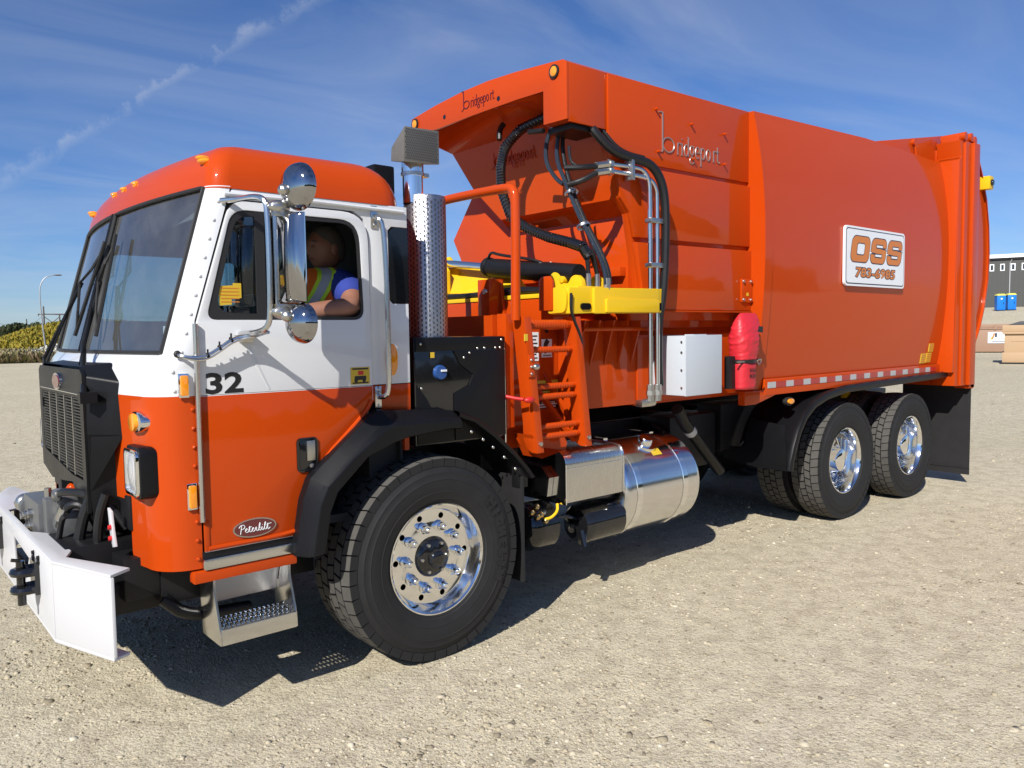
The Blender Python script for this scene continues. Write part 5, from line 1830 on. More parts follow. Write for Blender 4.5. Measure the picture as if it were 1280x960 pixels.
# steps carrier plate, braces and foot
lf = MB()
lf.prism([(0.70, 1.10), (0.79, 0.985), (1.12, 0.985), (1.13, 1.03), (1.05, 1.16)], 'Y', 0.20, 0.215)
lf.add([(0.70, 0.05, 1.13), (0.775, 0.05, 0.985), (0.775, 0.22, 0.985), (0.70, 0.22, 1.13)], [(0, 1, 2, 3)])
lf.add([(0.775, 0.05, 0.982), (1.10, 0.20, 0.982), (1.10, 0.38, 1.06), (0.775, 0.22, 1.0)], [(0, 1, 2, 3)])
lf.build('ladder_foot', 'orange', ldr)
br = MB()
br.tube([(0.80, 0.38, 1.62), (1.12, 0.12, 1.05)], 0.02, 4)
br.tube([(0.98, 0.38, 1.62), (1.14, 0.2, 1.2)], 0.02, 4)
br.build('ladder_brace', 'orange', ldr)
lc = MB()
lc.box(0.655, 0.70, 0.02, 0.034, 1.47, 1.60)
lo_ = lc.build('ladder_latch', 'orange', ldr, bevel=0.006)
l2 = MB()
for z in (1.49, 1.53, 1.57):
    l2.ell((0.672, 0.018, z), (0.008, 0.006, 0.008), 8, 5)
l2.ell((0.70, 0.01, 1.53), (0.025, 0.02, 0.02), 10, 8)
l2.build('latch_bolts', 'steel', ldr, kind='stuff')
MB().box(0.632, 0.655, 0.029, 0.036, 1.68, 1.72).build('rail_sticker', 'decal_yellow', ldr)
kb = MB().tube([(0.56, 0.16, 1.365), (0.60, 0.08, 1.35), (0.62, 0.03, 1.345)], 0.010, 8)
ko = kb.build('release_lever', 'red', T)
kn = MB().ell((0.645, 0.01, 1.342), (0.038, 0.022, 0.018), 12, 8)
kn.build('lever_knob', 'red', ko)
MB().tube([(0.605, 0.075, 1.80), (0.605, 0.062, 2.46), (0.605, 0.075, 2.535), (0.605, 0.13, 2.560), (0.605, 0.80, 2.572), (0.605, 0.84, 2.55), (0.605, 0.85, 2.48), (0.605, 0.85, 1.84)], 0.028, 12, smooth=2).build('hand_rail', 'orange', T)

# ---- hard tubes, clamps and hoses
ht_ = None
for (dx, y) in ((0.0, 0.03), (0.055, 0.015)):
    p = [(1.43, 0.10, 2.79 - dx * 0.8), (1.60, 0.07, 2.79 - dx * 0.9), (1.70 + dx, y + 0.02, 2.78 - dx), (1.735 + dx, y, 2.72 - dx), (1.745 + dx, y, 2.60), (1.745 + dx, y, 1.36)]
    t_ = MB().tube(p, 0.0155, 10, smooth=2)
    o = t_.build('hydraulic_tube', 'stainless', T)
    f2 = MB()
    f2.cyl((1.745 + dx, y, 1.37), (1.745 + dx, y, 1.26), 0.026, 8)
    f2.cyl((1.745 + dx, y, 1.33), (1.745 + dx, y, 1.30), 0.032, 6)
    f2.build('tube_fitting', 'steel', o)
    f2 = MB()
    f2.cyl((1.43, 0.10, 2.79 - dx * 0.8), (1.33, 0.12, 2.77 - dx * 0.8), 0.024, 8)
    f2.cyl((1.45, 0.10, 2.79 - dx * 0.8), (1.42, 0.10, 2.79 - dx * 0.8), 0.030, 6)
    f2.build('tube_fitting', 'steel', o)
eb_ = MB()
eb_.cyl((1.70, 0.05, 1.25), (1.80, 0.05, 1.25), 0.028, 10)
eb_.box(1.66, 1.76, 0.03, 0.09, 1.225, 1.27)
eb_.build('tube_manifold', 'steel', T, bevel=0.004)
for z in (2.45, 2.16):
    c_ = MB().prism(rrect(1.715, 1.865, z - 0.016, z + 0.016, 0.008), 'Y', -0.008, 0.05)
    c_.build('tube_clamp', 'steel', T, bevel=0.003)
MB().box(1.585, 1.61, 0.04, 0.11, 2.70, 2.83).build('tube_clamp', 'steel', T, bevel=0.003)


def hose(pts, r, m='hose', name='hydraulic_hose', seg=10):
    return MB().tube(pts, r, seg, smooth=3).build(name, m, T)


# large sleeved hose from the canopy box over the side and down
hose([(1.34, 0.20, 3.06), (1.37, 0.15, 2.97), (1.47, 0.10, 2.87), (1.62, 0.06, 2.84), (1.74, 0.02, 2.82), (1.83, 0.0, 2.72), (1.865, -0.005, 2.55), (1.865, 0.0, 2.2), (1.85, 0.01, 1.95), (1.83, 0.03, 1.80), (1.84, 0.04, 1.5), (1.88, 0.06, 1.36)], 0.029)
hose([(1.44, 0.17, 3.02), (1.50, 0.12, 2.92), (1.58, 0.09, 2.875), (1.72, 0.06, 2.86)], 0.014)
# spiral wrapped hose across the front
hp_ = [(1.44, 0.40, 3.18), (1.36, 0.60, 3.18), (1.30, 0.80, 3.13), (1.26, 0.93, 3.02), (1.24, 0.95, 2.88), (1.22, 0.92, 2.72), (1.20, 0.80, 2.52), (1.20, 0.62, 2.42), (1.20, 0.42, 2.345), (1.20, 0.22, 2.29), (1.20, 0.115, 2.255), (1.22, 0.085, 2.19)]
hose(hp_, 0.032)
wr = MB()
P = [Vector(p) for p in hp_]
dense = []
for i in range(len(P) - 1):
    for k in range(8):
        dense.append(P[i].lerp(P[i + 1], k / 8))
for i in range(2, len(dense) - 2, 1):
    d = (dense[i + 1] - dense[i - 1]).normalized()
    wr.lathe([(0.031, -0.008), (0.0355, -0.003), (0.0355, 0.003), (0.031, 0.008)], dense[i], d, 10)
wr.build('hose_wrap', 'black_gloss', T, kind='stuff')
hose([(1.30, 0.98, 3.20), (1.27, 0.99, 3.16), (1.25, 0.97, 3.08)], 0.02)
for k, (dx, dy) in enumerate(((0.0, 0.0), (0.03, 0.03), (0.06, -0.01), (0.085, 0.02))):
    hose([(1.22 + dx * 0.3, 0.09 + dy, 2.24), (1.215 + dx, 0.09 + dy, 2.16), (1.22 + dx * 1.2, 0.09 + dy, 2.08)], 0.013)
    MB().tube([(1.22 + dx * 1.2, 0.09 + dy, 2.09), (1.22 + dx * 1.2, 0.09 + dy, 2.0)], [0.015, 0.017], 8).build('hose_fitting', 'steel', T)
for k, off in enumerate((0.0, 0.035)):
    hose([(1.30 + off, 0.40 - off, 3.10), (1.27 + off, 0.40, 3.0), (1.25 + off, 0.40 - off, 2.85), (1.25 + off, 0.31, 2.68), (1.26 + off, 0.20, 2.45), (1.29 + off, 0.07, 2.22), (1.305 + off, 0.025, 2.10), (1.305 + off, 0.02, 2.02)], 0.0145, 'hose_blue' if k == 0 else 'hose')
hose([(1.31, 0.46, 3.10), (1.26, 0.50, 3.0), (1.24, 0.49, 2.84), (1.25, 0.40, 2.72), (1.255, 0.34, 2.68)], 0.0145, 'hose_blue')
MB().tube([(1.315, 0.02, 2.06), (1.315, 0.02, 1.99)], 0.022, 8).build('hose_fitting', 'steel', T)
hose([(1.34, 0.12, 2.77), (1.24, 0.16, 2.755), (1.18, 0.25, 2.76)], 0.018)
hose([(1.34, 0.12, 2.73), (1.24, 0.16, 2.67), (1.20, 0.24, 2.655)], 0.018)
hose([(1.22, 0.25, 2.90), (1.22, 0.24, 2.80), (1.24, 0.2, 2.77)], 0.010)
vb = MB().box(1.18, 1.44, 0.18, 0.40, 2.99, 3.03)
vb.cyl((1.16, 0.42, 3.02), (1.16, 0.56, 3.04), 0.018, 10)
vb.build('valve_block', 'black_paint', T, bevel=0.006)
for z in (2.62, 2.40):
    MB().lathe([(0.045, -0.01), (0.048, 0.0), (0.045, 0.01)], (1.27 + (2.68 - z) * 0.06, 0.31 - (2.68 - z) * 0.42, z), (0.1, -0.45, -1), 12).build('hose_clip', 'steel', T)
lh = MB()
lh.tube([(0.99, 0.012, 1.96), (0.985, 0.01, 1.86), (1.02, 0.02, 1.80), (1.09, 0.03, 1.70), (1.125, 0.05, 1.58), (1.14, 0.06, 1.4), (1.165, 0.06, 1.15)], 0.009, 8, smooth=2)
lh.tube([(1.0, 0.012, 1.95), (0.99, 0.01, 1.84), (1.06, 0.03, 1.76)], 0.006, 8, smooth=2)
lh.build('ladder_hose', 'hose', T)

# ---- grey enclosure
ge = MB().box(1.965, 2.375, -0.085, 0.205, 1.285, 1.692)
GE = ge.build('control_box', 'grey_box', T, bevel=0.008)
MB().box(1.963, 2.377, -0.094, -0.084, 1.283, 1.695).build('box_door', 'grey_box', GE, bevel=0.006)
gs = MB()
for (z, y) in ((1.34, 0.0), (1.46, 0.0), (1.58, 0.0), (1.65, 0.0)):
    gs.cyl((1.964, -0.06, z), (1.958, -0.06, z), 0.008, 8)
gs.build('box_screws', 'steel', GE, kind='stuff')
MB().box(2.10, 2.24, -0.06, 0.02, 1.692, 1.700).build('box_lip', 'grey_box', GE)

# ---- aluminium box, fuel tank, air tanks
ab = MB()
prof = [(0.10, 0.668), (0.10, 0.90)] + [(0.10 + 0.085 * (1 - math.cos(a)), 0.90 + 0.085 * math.sin(a)) for a in [PI / 2 * i / 7 for i in range(1, 8)]] + [(0.50, 0.985), (0.50, 0.668)]
ab.prism(prof, 'X', 1.02, 1.545)
AB = ab.build('step_box', 'mill', T, bevel=0.003, sharp=25)
MB().box(1.018, 1.547, 0.094, 0.101, 0.878, 0.884).build('box_seam', 'stainless', AB)
for xx in (1.012, 1.545):
    MB().prism([(y - 0.006 if y < 0.2 else y, z + (0.006 if z > 0.8 else -0.01)) for y, z in prof], 'X', xx, xx + 0.008).build('box_rim', 'alu', AB)
ab2 = MB().prism([(0.22, 0.70), (0.20, 0.82), (0.27, 0.88), (0.55, 0.90), (0.55, 0.70)], 'X', 0.97, 1.01)
ab2.build('side_bracket', 'stainless', T)
TY, TZ, TR = 0.435, 0.622, 0.335
tk = MB().lathe([(0.0, 1.585), (0.20, 1.588), (0.295, 1.60), (0.322, 1.615), (0.333, 1.635), (TR, 1.66), (TR, 2.36), (0.333, 2.385), (0.322, 2.405), (0.295, 2.42), (0.0, 2.43)], (0, TY, TZ), (1, 0, 0), 64)
TK = tk.build('fuel_tank', 'tank', T, sharp=40)
for x in (1.72, 2.22):
    b_ = MB().lathe([(TR + 0.001, -0.028), (TR + 0.007, -0.024), (TR + 0.007, 0.024), (TR + 0.001, 0.028)], (x, TY, TZ), (1, 0, 0), 64)
    b_.box(x - 0.02, x + 0.02, TY - 0.02, TY + 0.30, TZ + TR - 0.01, TZ + TR + 0.02)
    b_.build('tank_strap', 'alu', TK)
fc = MB().lathe([(0.0, 0.055), (0.045, 0.055), (0.052, 0.045), (0.052, 0.010), (0.085, 0.006), (0.085, -0.02)], (1.98, TY - 0.15, TZ + 0.298), (0, -0.38, 0.93), 28)
fc.build('tank_cap', 'alu', TK)
R_ = Matrix.Translation((2.03, TY, TZ)) @ Matrix.Rotation(math.radians(-62), 4, 'X')
fs3 = MB().box(-0.045, 0.045, -0.001, 0.001, -0.03, 0.03, mat=Matrix.Translation((2.02, TY - (TR + 0.002) * math.cos(math.radians(48)), TZ + (TR + 0.002) * math.sin(math.radians(48)))) @ Matrix.Rotation(math.radians(-48), 4, 'X'))
fs3.build('tank_sticker', 'decal_yellow', TK)
for xx in (1.62, 2.33):
    MB().tube([(xx, TY - 0.05, TZ + TR + 0.01), (xx - 0.01, TY + 0.05, TZ + TR + 0.06)], 0.012, 6).build('tank_bracket', 'black_paint', TK)
at = MB()
at.lathe([(0.0, 1.225), (0.06, 1.230), (0.11, 1.25), (0.128, 1.28), (0.132, 1.31), (0.132, 1.60)], (0, 0.25, 0.47), (1, 0, 0), 32)
AT = at.build('air_tank', 'black_gloss', T)
a2 = MB()
a2.cyl((1.225, 0.25, 0.47), (1.18, 0.22, 0.45), 0.02, 10)
a2.cyl((1.24, 0.17, 0.42), (1.20, 0.14, 0.38), 0.028, 12)
a2.cyl((1.20, 0.15, 0.46), (1.20, 0.12, 0.36), 0.018, 10)
a2.tube([(1.22, 0.22, 0.52), (1.1, 0.2, 0.56), (0.95, 0.25, 0.56)], 0.012, 8)
a2.build('air_fittings', 'black_gloss', AT)
at2 = MB().lathe([(0.0, 0.80), (0.06, 0.805), (0.12, 0.83), (0.15, 0.87), (0.155, 0.92), (0.155, 1.05)], (0, 0.34, 0.50), (1, 0, 0), 28)
A2 = at2.build('air_tank', 'black_gloss', T)
a3 = MB()
for (x, y, z) in ((0.84, 0.22, 0.62), (0.87, 0.20, 0.59), (0.90, 0.20, 0.60), (0.93, 0.19, 0.56), (0.88, 0.22, 0.65)):
    a3.ell((x, y, z), (0.022, 0.02, 0.02), 8, 6)
a3.build('brass_fittings', simple('brass', (0.55, 0.40, 0.18), 0.3, metal=1.0), A2, kind='stuff')
MB().tube([(1.0, 0.16, 0.66), (0.985, 0.14, 0.62), (0.95, 0.16, 0.58), (0.92, 0.19, 0.57)], 0.009, 8, smooth=2).build('yellow_hose', 'yellow', A2)
su = MB().tube([(2.25, 0.20, 1.16), (2.38, 0.24, 1.05), (2.98, 0.34, 0.60)], 0.045, 14)
SU = su.build('support_strut', 'black_plastic', T)
MB().lathe([(0.047, -0.03), (0.048, 0.0), (0.047, 0.03)], (2.48, 0.257, 0.975), (0.6, 0.1, -0.45), 16).build('strut_band', 'silver_tape', SU)

# ------------------------------------------------------------------ front bumper and the gear behind it
BXF = -1.722
bf = MB()
slot = [(0.93, 0.695), (1.37, 0.725), (1.35, 0.575), (1.045, 0.555)]
outl = [(0.39, 0.458), (0.39, 0.785), (2.10, 0.785), (2.10, 0.458)]
bf.prism(outl, 'X', BXF, BXF + 0.014, holes=[slot])
bf.prism([(BXF + 0.002, 0.39), (BXF + 0.016, 0.39), (-1.574, 0.0), (-1.588, 0.0)], 'Z', 0.458, 0.785)
bf.prism([(BXF + 0.002, 2.10), (BXF + 0.016, 2.10), (-1.574, 2.48), (-1.588, 2.48)], 'Z', 0.458, 0.785)
# top and bottom flanges, the top one notched for the winch
bf.prism([(BXF, 0.39), (BXF, 2.10), (-1.588, 2.48), (-1.55, 2.48), (-1.50, 2.1), (-1.60, 1.95), (-1.60, 1.75), (-1.69, 1.70), (-1.69, 1.05), (-1.63, 0.95), (-1.62, 0.52), (-1.66, 0.42), (-1.50, 0.06), (-1.588, 0.0)], 'Z', 0.783, 0.797)
bf.prism([(BXF, 0.39), (BXF, 2.10), (-1.588, 2.48), (-1.52, 2.48), (-1.65, 2.1), (-1.65, 0.42), (-1.52, 0.03), (-1.588, 0.0)], 'Z', 0.446, 0.460)
bmp = bf.build('bumper', 'bumper_white', T, bevel=0.005)
for yh_ in (0.72, 1.76):
    h_ = MB()
    h_.box(BXF - 0.02, BXF + 0.002, yh_ - 0.055, yh_ + 0.055, 0.585, 0.735)
    h_.tube([(BXF - 0.01, yh_ + 0.04, 0.69), (BXF - 0.065, yh_ + 0.04, 0.69), (BXF - 0.10, yh_, 0.69), (BXF - 0.065, yh_ - 0.04, 0.69), (BXF - 0.01, yh_ - 0.04, 0.69)], 0.02, 8, smooth=2)
    h_.tube([(BXF - 0.01, yh_ + 0.04, 0.61), (BXF - 0.065, yh_ + 0.04, 0.61), (BXF - 0.10, yh_, 0.61), (BXF - 0.065, yh_ - 0.04, 0.61), (BXF - 0.01, yh_ - 0.04, 0.61)], 0.02, 8, smooth=2)
    h_.cyl((BXF - 0.065, yh_, 0.54), (BXF - 0.065, yh_, 0.74), 0.018, 12)
    h_.tube([(BXF - 0.065, yh_, 0.74), (BXF - 0.10, yh_, 0.75)], 0.008, 6)
    ho = h_.build('tow_hook', 'black_gloss', bmp)
bb_ = MB()
for y in (0.66, 0.78, 1.70, 1.82):
    for z in (0.755, 0.735):
        bb_.lathe([(0, -0.012), (0.010, -0.011), (0.012, 0.002)], (BXF, y, z), (1, 0, 0), 6)
bb_.build('bumper_bolts', 'black_paint', bmp, kind='stuff')
fx = MB()
fx.box(-1.64, -1.30, 0.55, 0.92, 0.60, 0.80)
fx.box(-1.64, -1.30, 1.56, 1.90, 0.60, 0.80)
fx.box(-1.45, -1.30, 0.36, 2.1, 0.56, 0.75)
fx.build('bumper_mount', 'black_paint', T, bevel=0.006)
pm = MB()
pm.box(-1.66, -1.42, 1.02, 1.40, 0.74, 0.93)
pm.cyl((-1.54, 1.02, 0.84), (-1.54, 0.80, 0.84), 0.075, 20)
pm.cyl((-1.62, 1.46, 0.85), (-1.62, 1.40, 0.85), 0.06, 18)
pm.box(-1.64, -1.46, 0.94, 1.02, 0.70, 0.96)
pump = pm.build('hydraulic_pump', simple('cast_iron', (0.16, 0.165, 0.165), 0.45, metal=0.5, var=0.2, nscale=30), T, bevel=0.008)
pf = MB()
for (x, y, z) in ((-1.68, 1.18, 0.86), (-1.68, 1.26, 0.84), (-1.67, 1.33, 0.82), (-1.67, 1.22, 0.79)):
    pf.cyl((x, y, z), (x + 0.05, y, z), 0.024, 8)
    pf.cyl((x - 0.02, y, z), (x, y, z), 0.014, 8)
pf.cyl((-1.60, 1.1, 0.93), (-1.60, 1.1, 0.99), 0.016, 8)
pf.ell((-1.64, 1.50, 0.86), (0.05, 0.05, 0.05), 14, 10)
pf.build('pump_fittings', 'steel', pump)
for pts, r in (([(-1.58, 0.98, 0.94), (-1.60, 0.88, 1.0), (-1.55, 0.72, 1.02), (-1.45, 0.60, 0.98), (-1.38, 0.55, 0.85)], 0.018),
               ([(-1.60, 0.86, 0.84), (-1.58, 0.78, 0.95), (-1.52, 0.72, 0.96), (-1.45, 0.70, 0.80)], 0.02),
               ([(-1.56, 0.70, 0.74), (-1.54, 0.69, 0.88), (-1.50, 0.66, 1.0)], 0.026),
               ([(-1.50, 0.60, 0.75), (-1.49, 0.58, 0.92), (-1.46, 0.56, 1.02)], 0.022),
               ([(-1.46, 0.90, 0.80), (-1.44, 0.86, 0.95), (-1.40, 0.8, 1.1)], 0.022),
               ([(-1.62, 0.78, 0.80), (-1.61, 0.74, 0.90), (-1.60, 0.70, 0.92)], 0.014)):
    hose(pts, r)
mf = MB()
mf.tube([(-1.595, 0.93, 0.965), (-1.60, 0.88, 1.0)], 0.022, 10)
mf.tube([(-1.60, 0.83, 0.88), (-1.585, 0.79, 0.94)], 0.024, 10)
mf.build('hose_fitting', 'steel', T)
sb = MB()
sb.prism([(0.44, 0.96), (0.49, 0.97), (0.46, 0.84), (0.43, 0.80), (0.39, 0.81), (0.42, 0.88)], 'X', -1.475, -1.463)
SB = sb.build('latch_bracket', 'bumper_white', T, bevel=0.003)
s2 = MB()
for z in (0.84, 0.89):
    s2.lathe([(0, -0.014), (0.010, -0.012), (0.012, 0.0)], (-1.475, 0.44, z), (1, 0, 0), 10)
s2.build('bracket_bolts', 'red', SB, kind='stuff')
ug = MB()
ug.box(-1.40, -0.92, 0.42, 2.05, 0.86, 1.02)
ug.box(-1.30, -0.55, 0.35, 0.60, 0.52, 0.72)
ug.tube([(-1.30, 0.34, 0.55), (-1.20, 0.30, 0.45), (-0.9, 0.34, 0.42)], 0.03, 10, smooth=2)
ug.box(-1.38, -1.05, 1.05, 1.5, 0.55, 0.85)
ug.box(-1.56, -1.00, 0.45, 2.03, 0.48, 0.62)  # added block, keeps sun off the ground behind the bumper
ug.box(-1.63, -1.30, 1.15, 2.05, 0.34, 0.50)  # lower block added to stop sun coming through the bumper slot
ug.build('crossmember_and_sun_block', 'black_paint', T, bevel=0.01)
tr = MB().tube([(-1.48, 1.0, 0.9), (-1.47, 1.0, 1.05)], 0.02, 8)
tr.ell((-1.50, 1.05, 0.98), (0.03, 0.03, 0.03), 10, 8)
tr.build('grille_latch', 'orange', T)

# ------------------------------------------------------------------ fire extinguisher under its cover
fe = tag(empty('fire_extinguisher', (2.755, -0.02, 1.285)), 'fire extinguisher in a wrinkled red vinyl cover strapped to the truck side', 'fire extinguisher')
from mathutils import noise as MN
NS, NH = 72, 90
HT = 0.565
rows_ = []
for i in range(NH + 1):
    h_ = HT * i / NH
    u = h_ / HT
    a_ = interp(u, [(0.0, 0.092), (0.03, 0.102), (0.33, 0.104), (0.365, 0.092), (0.40, 0.106), (0.60, 0.126), (0.80, 0.134), (0.90, 0.130), (0.97, 0.112), (1.0, 0.090)])
    b_ = interp(u, [(0.0, 0.062), (0.03, 0.072), (0.33, 0.074), (0.365, 0.064), (0.40, 0.078), (0.65, 0.086), (0.82, 0.070), (0.93, 0.040), (1.0, 0.016)])
    cx_ = interp(u, [(0.0, 0.0), (0.35, 0.0), (0.7, 0.012), (1.0, 0.055)])
    row = []
    for k in range(NS):
        t_ = 2 * PI * k / NS
        c_, s_ = math.cos(t_), math.sin(t_)
        e_ = 0.72                                   # squarish section: it is a folded bag
        px_b = a_ * math.copysign(abs(c_) ** e_, c_)
        py_b = b_ * math.copysign(abs(s_) ** e_, s_)
        # slanting creases fanning out from the strap, and crumples
        q_ = MN.noise(Vector((px_b * 9 + h_ * 7, py_b * 6, h_ * 22 - px_b * 16)))
        q2 = MN.noise(Vector((px_b * 24 - h_ * 18, py_b * 20 + 4, h_ * 44 + px_b * 30)))
        amp = interp(u, [(0.0, 0.25), (0.30, 0.35), (0.37, 0.5), (0.45, 1.0), (0.75, 1.0), (1.0, 0.3)])
        f_ = 1 + amp * (0.15 * (0.32 - abs(q_)) + 0.06 * (0.3 - abs(q2)))
        row.append((px_b * (1 + (f_ - 1) * 0.5) + cx_, py_b * f_, h_ + 0.006 * amp * q2))
    rows_.append(row)
rows_.append([(0.055, 0.0, HT + 0.002)] * NS)
rows_.insert(0, [(0.0, 0.0, 0.0)] * NS)
MB().grid(rows_, closed=True).build('vinyl_cover', 'red_vinyl', fe, sharp=80)
b_ = MB()
for_ring = [[((0.104 + e_) * math.cos(2 * PI * k / 36), (0.078 + e_) * math.sin(2 * PI * k / 36), z_) for k in range(36)] for e_, z_ in ((0.0, 0.194), (0.006, 0.196), (0.006, 0.220), (0.0, 0.222))]
b_.grid(for_ring, closed=True)
b_.box(-0.17, -0.07, -0.062, -0.05, 0.204, 0.212, 1)
b_.build('strap', ['decal_black', 'steel'], fe)
MB().box(-0.185, -0.08, 0.0, 0.04, 0.01, 0.25).build('bracket', 'black_paint', fe, bevel=0.004)
MB().tube([(0.10, -0.05, 0.21), (0.14, -0.06, 0.225), (0.155, -0.05, 0.20), (0.12, -0.05, 0.18)], 0.006, 6, smooth=2, closed=True).build('strap_ring', 'steel', fe)
MB().box(0.085, 0.145, -0.072, -0.02, 0.42, 0.465).build('cover_patch', 'decal_black', fe)
lab = MB()
for txt, z in (('EXTINGUISHER', 0.130), ('REFILL', 0.088)):
    v, f, (a, b2_), (c_, d_) = text_geo(txt, 1.0, 0.03)
    w_ = 0.13 if len(txt) > 4 else 0.06
    out = []
    for p in v:
        xx = ((p[0] - a) / (b2_ - a) - 0.5) * w_
        zz = (p[1] - c_) / (d_ - c_) * 0.026
        ang = -PI / 2 + 0.35 + xx / 0.10
        out.append((0.110 * math.cos(ang), 0.0815 * math.sin(ang), z + zz))
    lab.add(out, f)
lab.build('cover_lettering', 'decal_black', fe)

# ------------------------------------------------------------------ driver
drv = tag(empty('person', (-0.42, 0.62, 1.36)), 'driver in blue T-shirt and orange safety vest resting an arm on the cab window', 'person')


def skin_body(name, pts, edges, radii, mat_, parent, levels=2):
    me = bpy.data.meshes.new(name)
    me.from_pydata([tuple(Vector(p) - Vector((-0.42, 0.62, 1.36))) for p in pts], edges, [])
    o = bpy.data.objects.new(name, me)
    COL.objects.link(o)
    o.parent = parent
    md = o.modifiers.new('skin', 'SKIN')
    if not me.skin_vertices:
        pass
    sv = me.skin_vertices[0].data if me.skin_vertices else None
    if sv is None:
        bm = bmesh.new()
        bm.from_mesh(me)
        bm.verts.layers.skin.verify()
        bm.to_mesh(me)
        bm.free()
        sv = me.skin_vertices[0].data
    for i, r in enumerate(radii):
        sv[i].radius = r if isinstance(r, tuple) else (r, r)
        sv[i].use_root = (i == 0)
    sb_ = o.modifiers.new('sub', 'SUBSURF')
    sb_.levels = levels
    sb_.render_levels = levels
    md.use_smooth_shade = True
    me.materials.append(M[mat_])
    return o


body_pts = [(-0.42, 0.62, 1.38), (-0.40, 0.61, 1.60), (-0.37, 0.60, 1.85), (-0.35, 0.585, 2.01), (-0.345, 0.57, 2.07),
            (-0.335, 0.40, 1.995), (-0.335, 0.27, 1.945), (-0.40, 0.165, 1.865), (-0.58, 0.165, 1.842), (-0.70, 0.20, 1.835), (-0.74, 0.22, 1.83),
            (-0.36, 0.80, 1.99), (-0.38, 0.90, 1.80), (-0.60, 0.84, 1.68), (-0.84, 0.76, 1.72),
            (-0.75, 0.52, 1.40), (-0.75, 0.74, 1.40), (-0.95, 0.52, 1.1), (-0.95, 0.74, 1.1)]
body_e = [(0, 1), (1, 2), (2, 3), (3, 4), (3, 5), (5, 6), (6, 7), (7, 8), (8, 9), (9, 10), (3, 11), (11, 12), (12, 13), (13, 14), (0, 15), (0, 16), (15, 17), (16, 18)]
body_r = [(0.17, 0.14), (0.17, 0.14), (0.16, 0.12), 0.085, 0.06, 0.075, 0.068, 0.056, 0.052, 0.034, 0.032, 0.075, 0.055, 0.048, 0.033, 0.085, 0.085, 0.06, 0.06]
skin_body('body', body_pts, body_e, body_r, 'skin', drv)
# hand on the sill: palm with five curled fingers
for hx, hy, hz, sgn in ((-0.76, 0.225, 1.828, 1), (-0.87, 0.755, 1.725, -1)):
    hp = [(hx + 0.03, hy, hz), (hx - 0.03, hy, hz), (hx - 0.055, hy, hz - 0.002)]
    he = [(0, 1), (1, 2)]
    hr = [(0.030, 0.016), (0.038, 0.014), (0.036, 0.012)]
    for k, (dy, ln_) in enumerate(((-0.030, 0.060), (-0.010, 0.070), (0.010, 0.066), (0.029, 0.050))):
        b0 = len(hp)
        hp += [(hx - 0.062, hy + dy, hz), (hx - 0.062 - ln_ * 0.45, hy + dy * 1.1, hz - 0.006), (hx - 0.062 - ln_ * 0.8, hy + dy * 1.1, hz - 0.028), (hx - 0.062 - ln_ * 0.9, hy + dy * 1.1, hz - 0.045)]
        he += [(2, b0), (b0, b0 + 1), (b0 + 1, b0 + 2), (b0 + 2, b0 + 3)]
        hr += [0.0095, 0.009, 0.0085, 0.0075]
    b0 = len(hp)
    hp += [(hx - 0.02, hy + sgn * 0.045, hz - 0.008), (hx - 0.055, hy + sgn * 0.062, hz - 0.018)]
    he += [(1, b0), (b0, b0 + 1)]
    hr += [0.011, 0.009]
    skin_body('hand', hp, he, hr, 'skin', drv)
# T-shirt
sp_ = [(-0.42, 0.62, 1.40), (-0.40, 0.61, 1.60), (-0.37, 0.60, 1.85), (-0.35, 0.585, 2.005), (-0.335, 0.40, 1.995), (-0.335, 0.28, 1.95), (-0.372, 0.205, 1.897), (-0.36, 0.80, 1.99), (-0.375, 0.89, 1.85)]
se_ = [(0, 1), (1, 2), (2, 3), (3, 4), (4, 5), (5, 6), (3, 7), (7, 8)]
skin_body('shirt', sp_, se_, [(0.185, 0.155), (0.185, 0.155), (0.175, 0.135), 0.10, 0.092, 0.090, 0.080, 0.092, 0.075], 'shirt', drv)
# head
O_ = Vector((-0.42, 0.62, 1.36))
hc = Vector((-0.335, 0.545, 2.195)) - O_
hv = MB()
rows_ = []
SEG, RNG_ = 28, 20
for i in range(RNG_ + 1):
    th = PI * i / RNG_
    row = []
    for k in range(SEG):
        a = 2 * PI * k / SEG
        x, y, z = math.sin(th) * math.cos(a), math.sin(th) * math.sin(a), math.cos(th)
        rx, ry, rz = 0.100, 0.078, 0.118
        px, py, pz = x * rx, y * ry, z * rz
        f_ = max(0.0, -x)
        if z < 0:                      # jaw narrows towards the chin
            py *= 1 + 0.25 * z
            px = px * (1 + 0.10 * z) - 0.012 * (-z) * f_
            pz *= 1.08 if f_ > 0.2 else 1.0
        g_ = lambda u, m_, s_: math.exp(-((u - m_) / s_) ** 2)
        px -= 0.030 * f_ * g_(y, 0, 0.16) * g_(z, -0.12, 0.16)          # nose
        px -= 0.010 * f_ * g_(z, 0.22, 0.12)                            # brow
        px += 0.012 * f_ * (g_(y, 0.38, 0.16) + g_(y, -0.38, 0.16)) * g_(z, 0.02, 0.13)   # eye sockets
        px -= 0.008 * f_ * g_(y, 0, 0.3) * g_(z, -0.50, 0.07)           # lips
        px -= 0.012 * f_ * g_(y, 0, 0.3) * g_(z, -0.82, 0.14)           # chin
        row.append((hc.x + px, hc.y + py, hc.z + pz))
    rows_.append(row)
hv.grid(rows_, closed=True)
for s in (-1, 1):
    hv.ell((hc.x + 0.012, hc.y + s * 0.078, hc.z - 0.010), (0.019, 0.010, 0.032), 12, 8)
head = hv.build('head', 'skin', drv, sharp=80)
ey = MB()
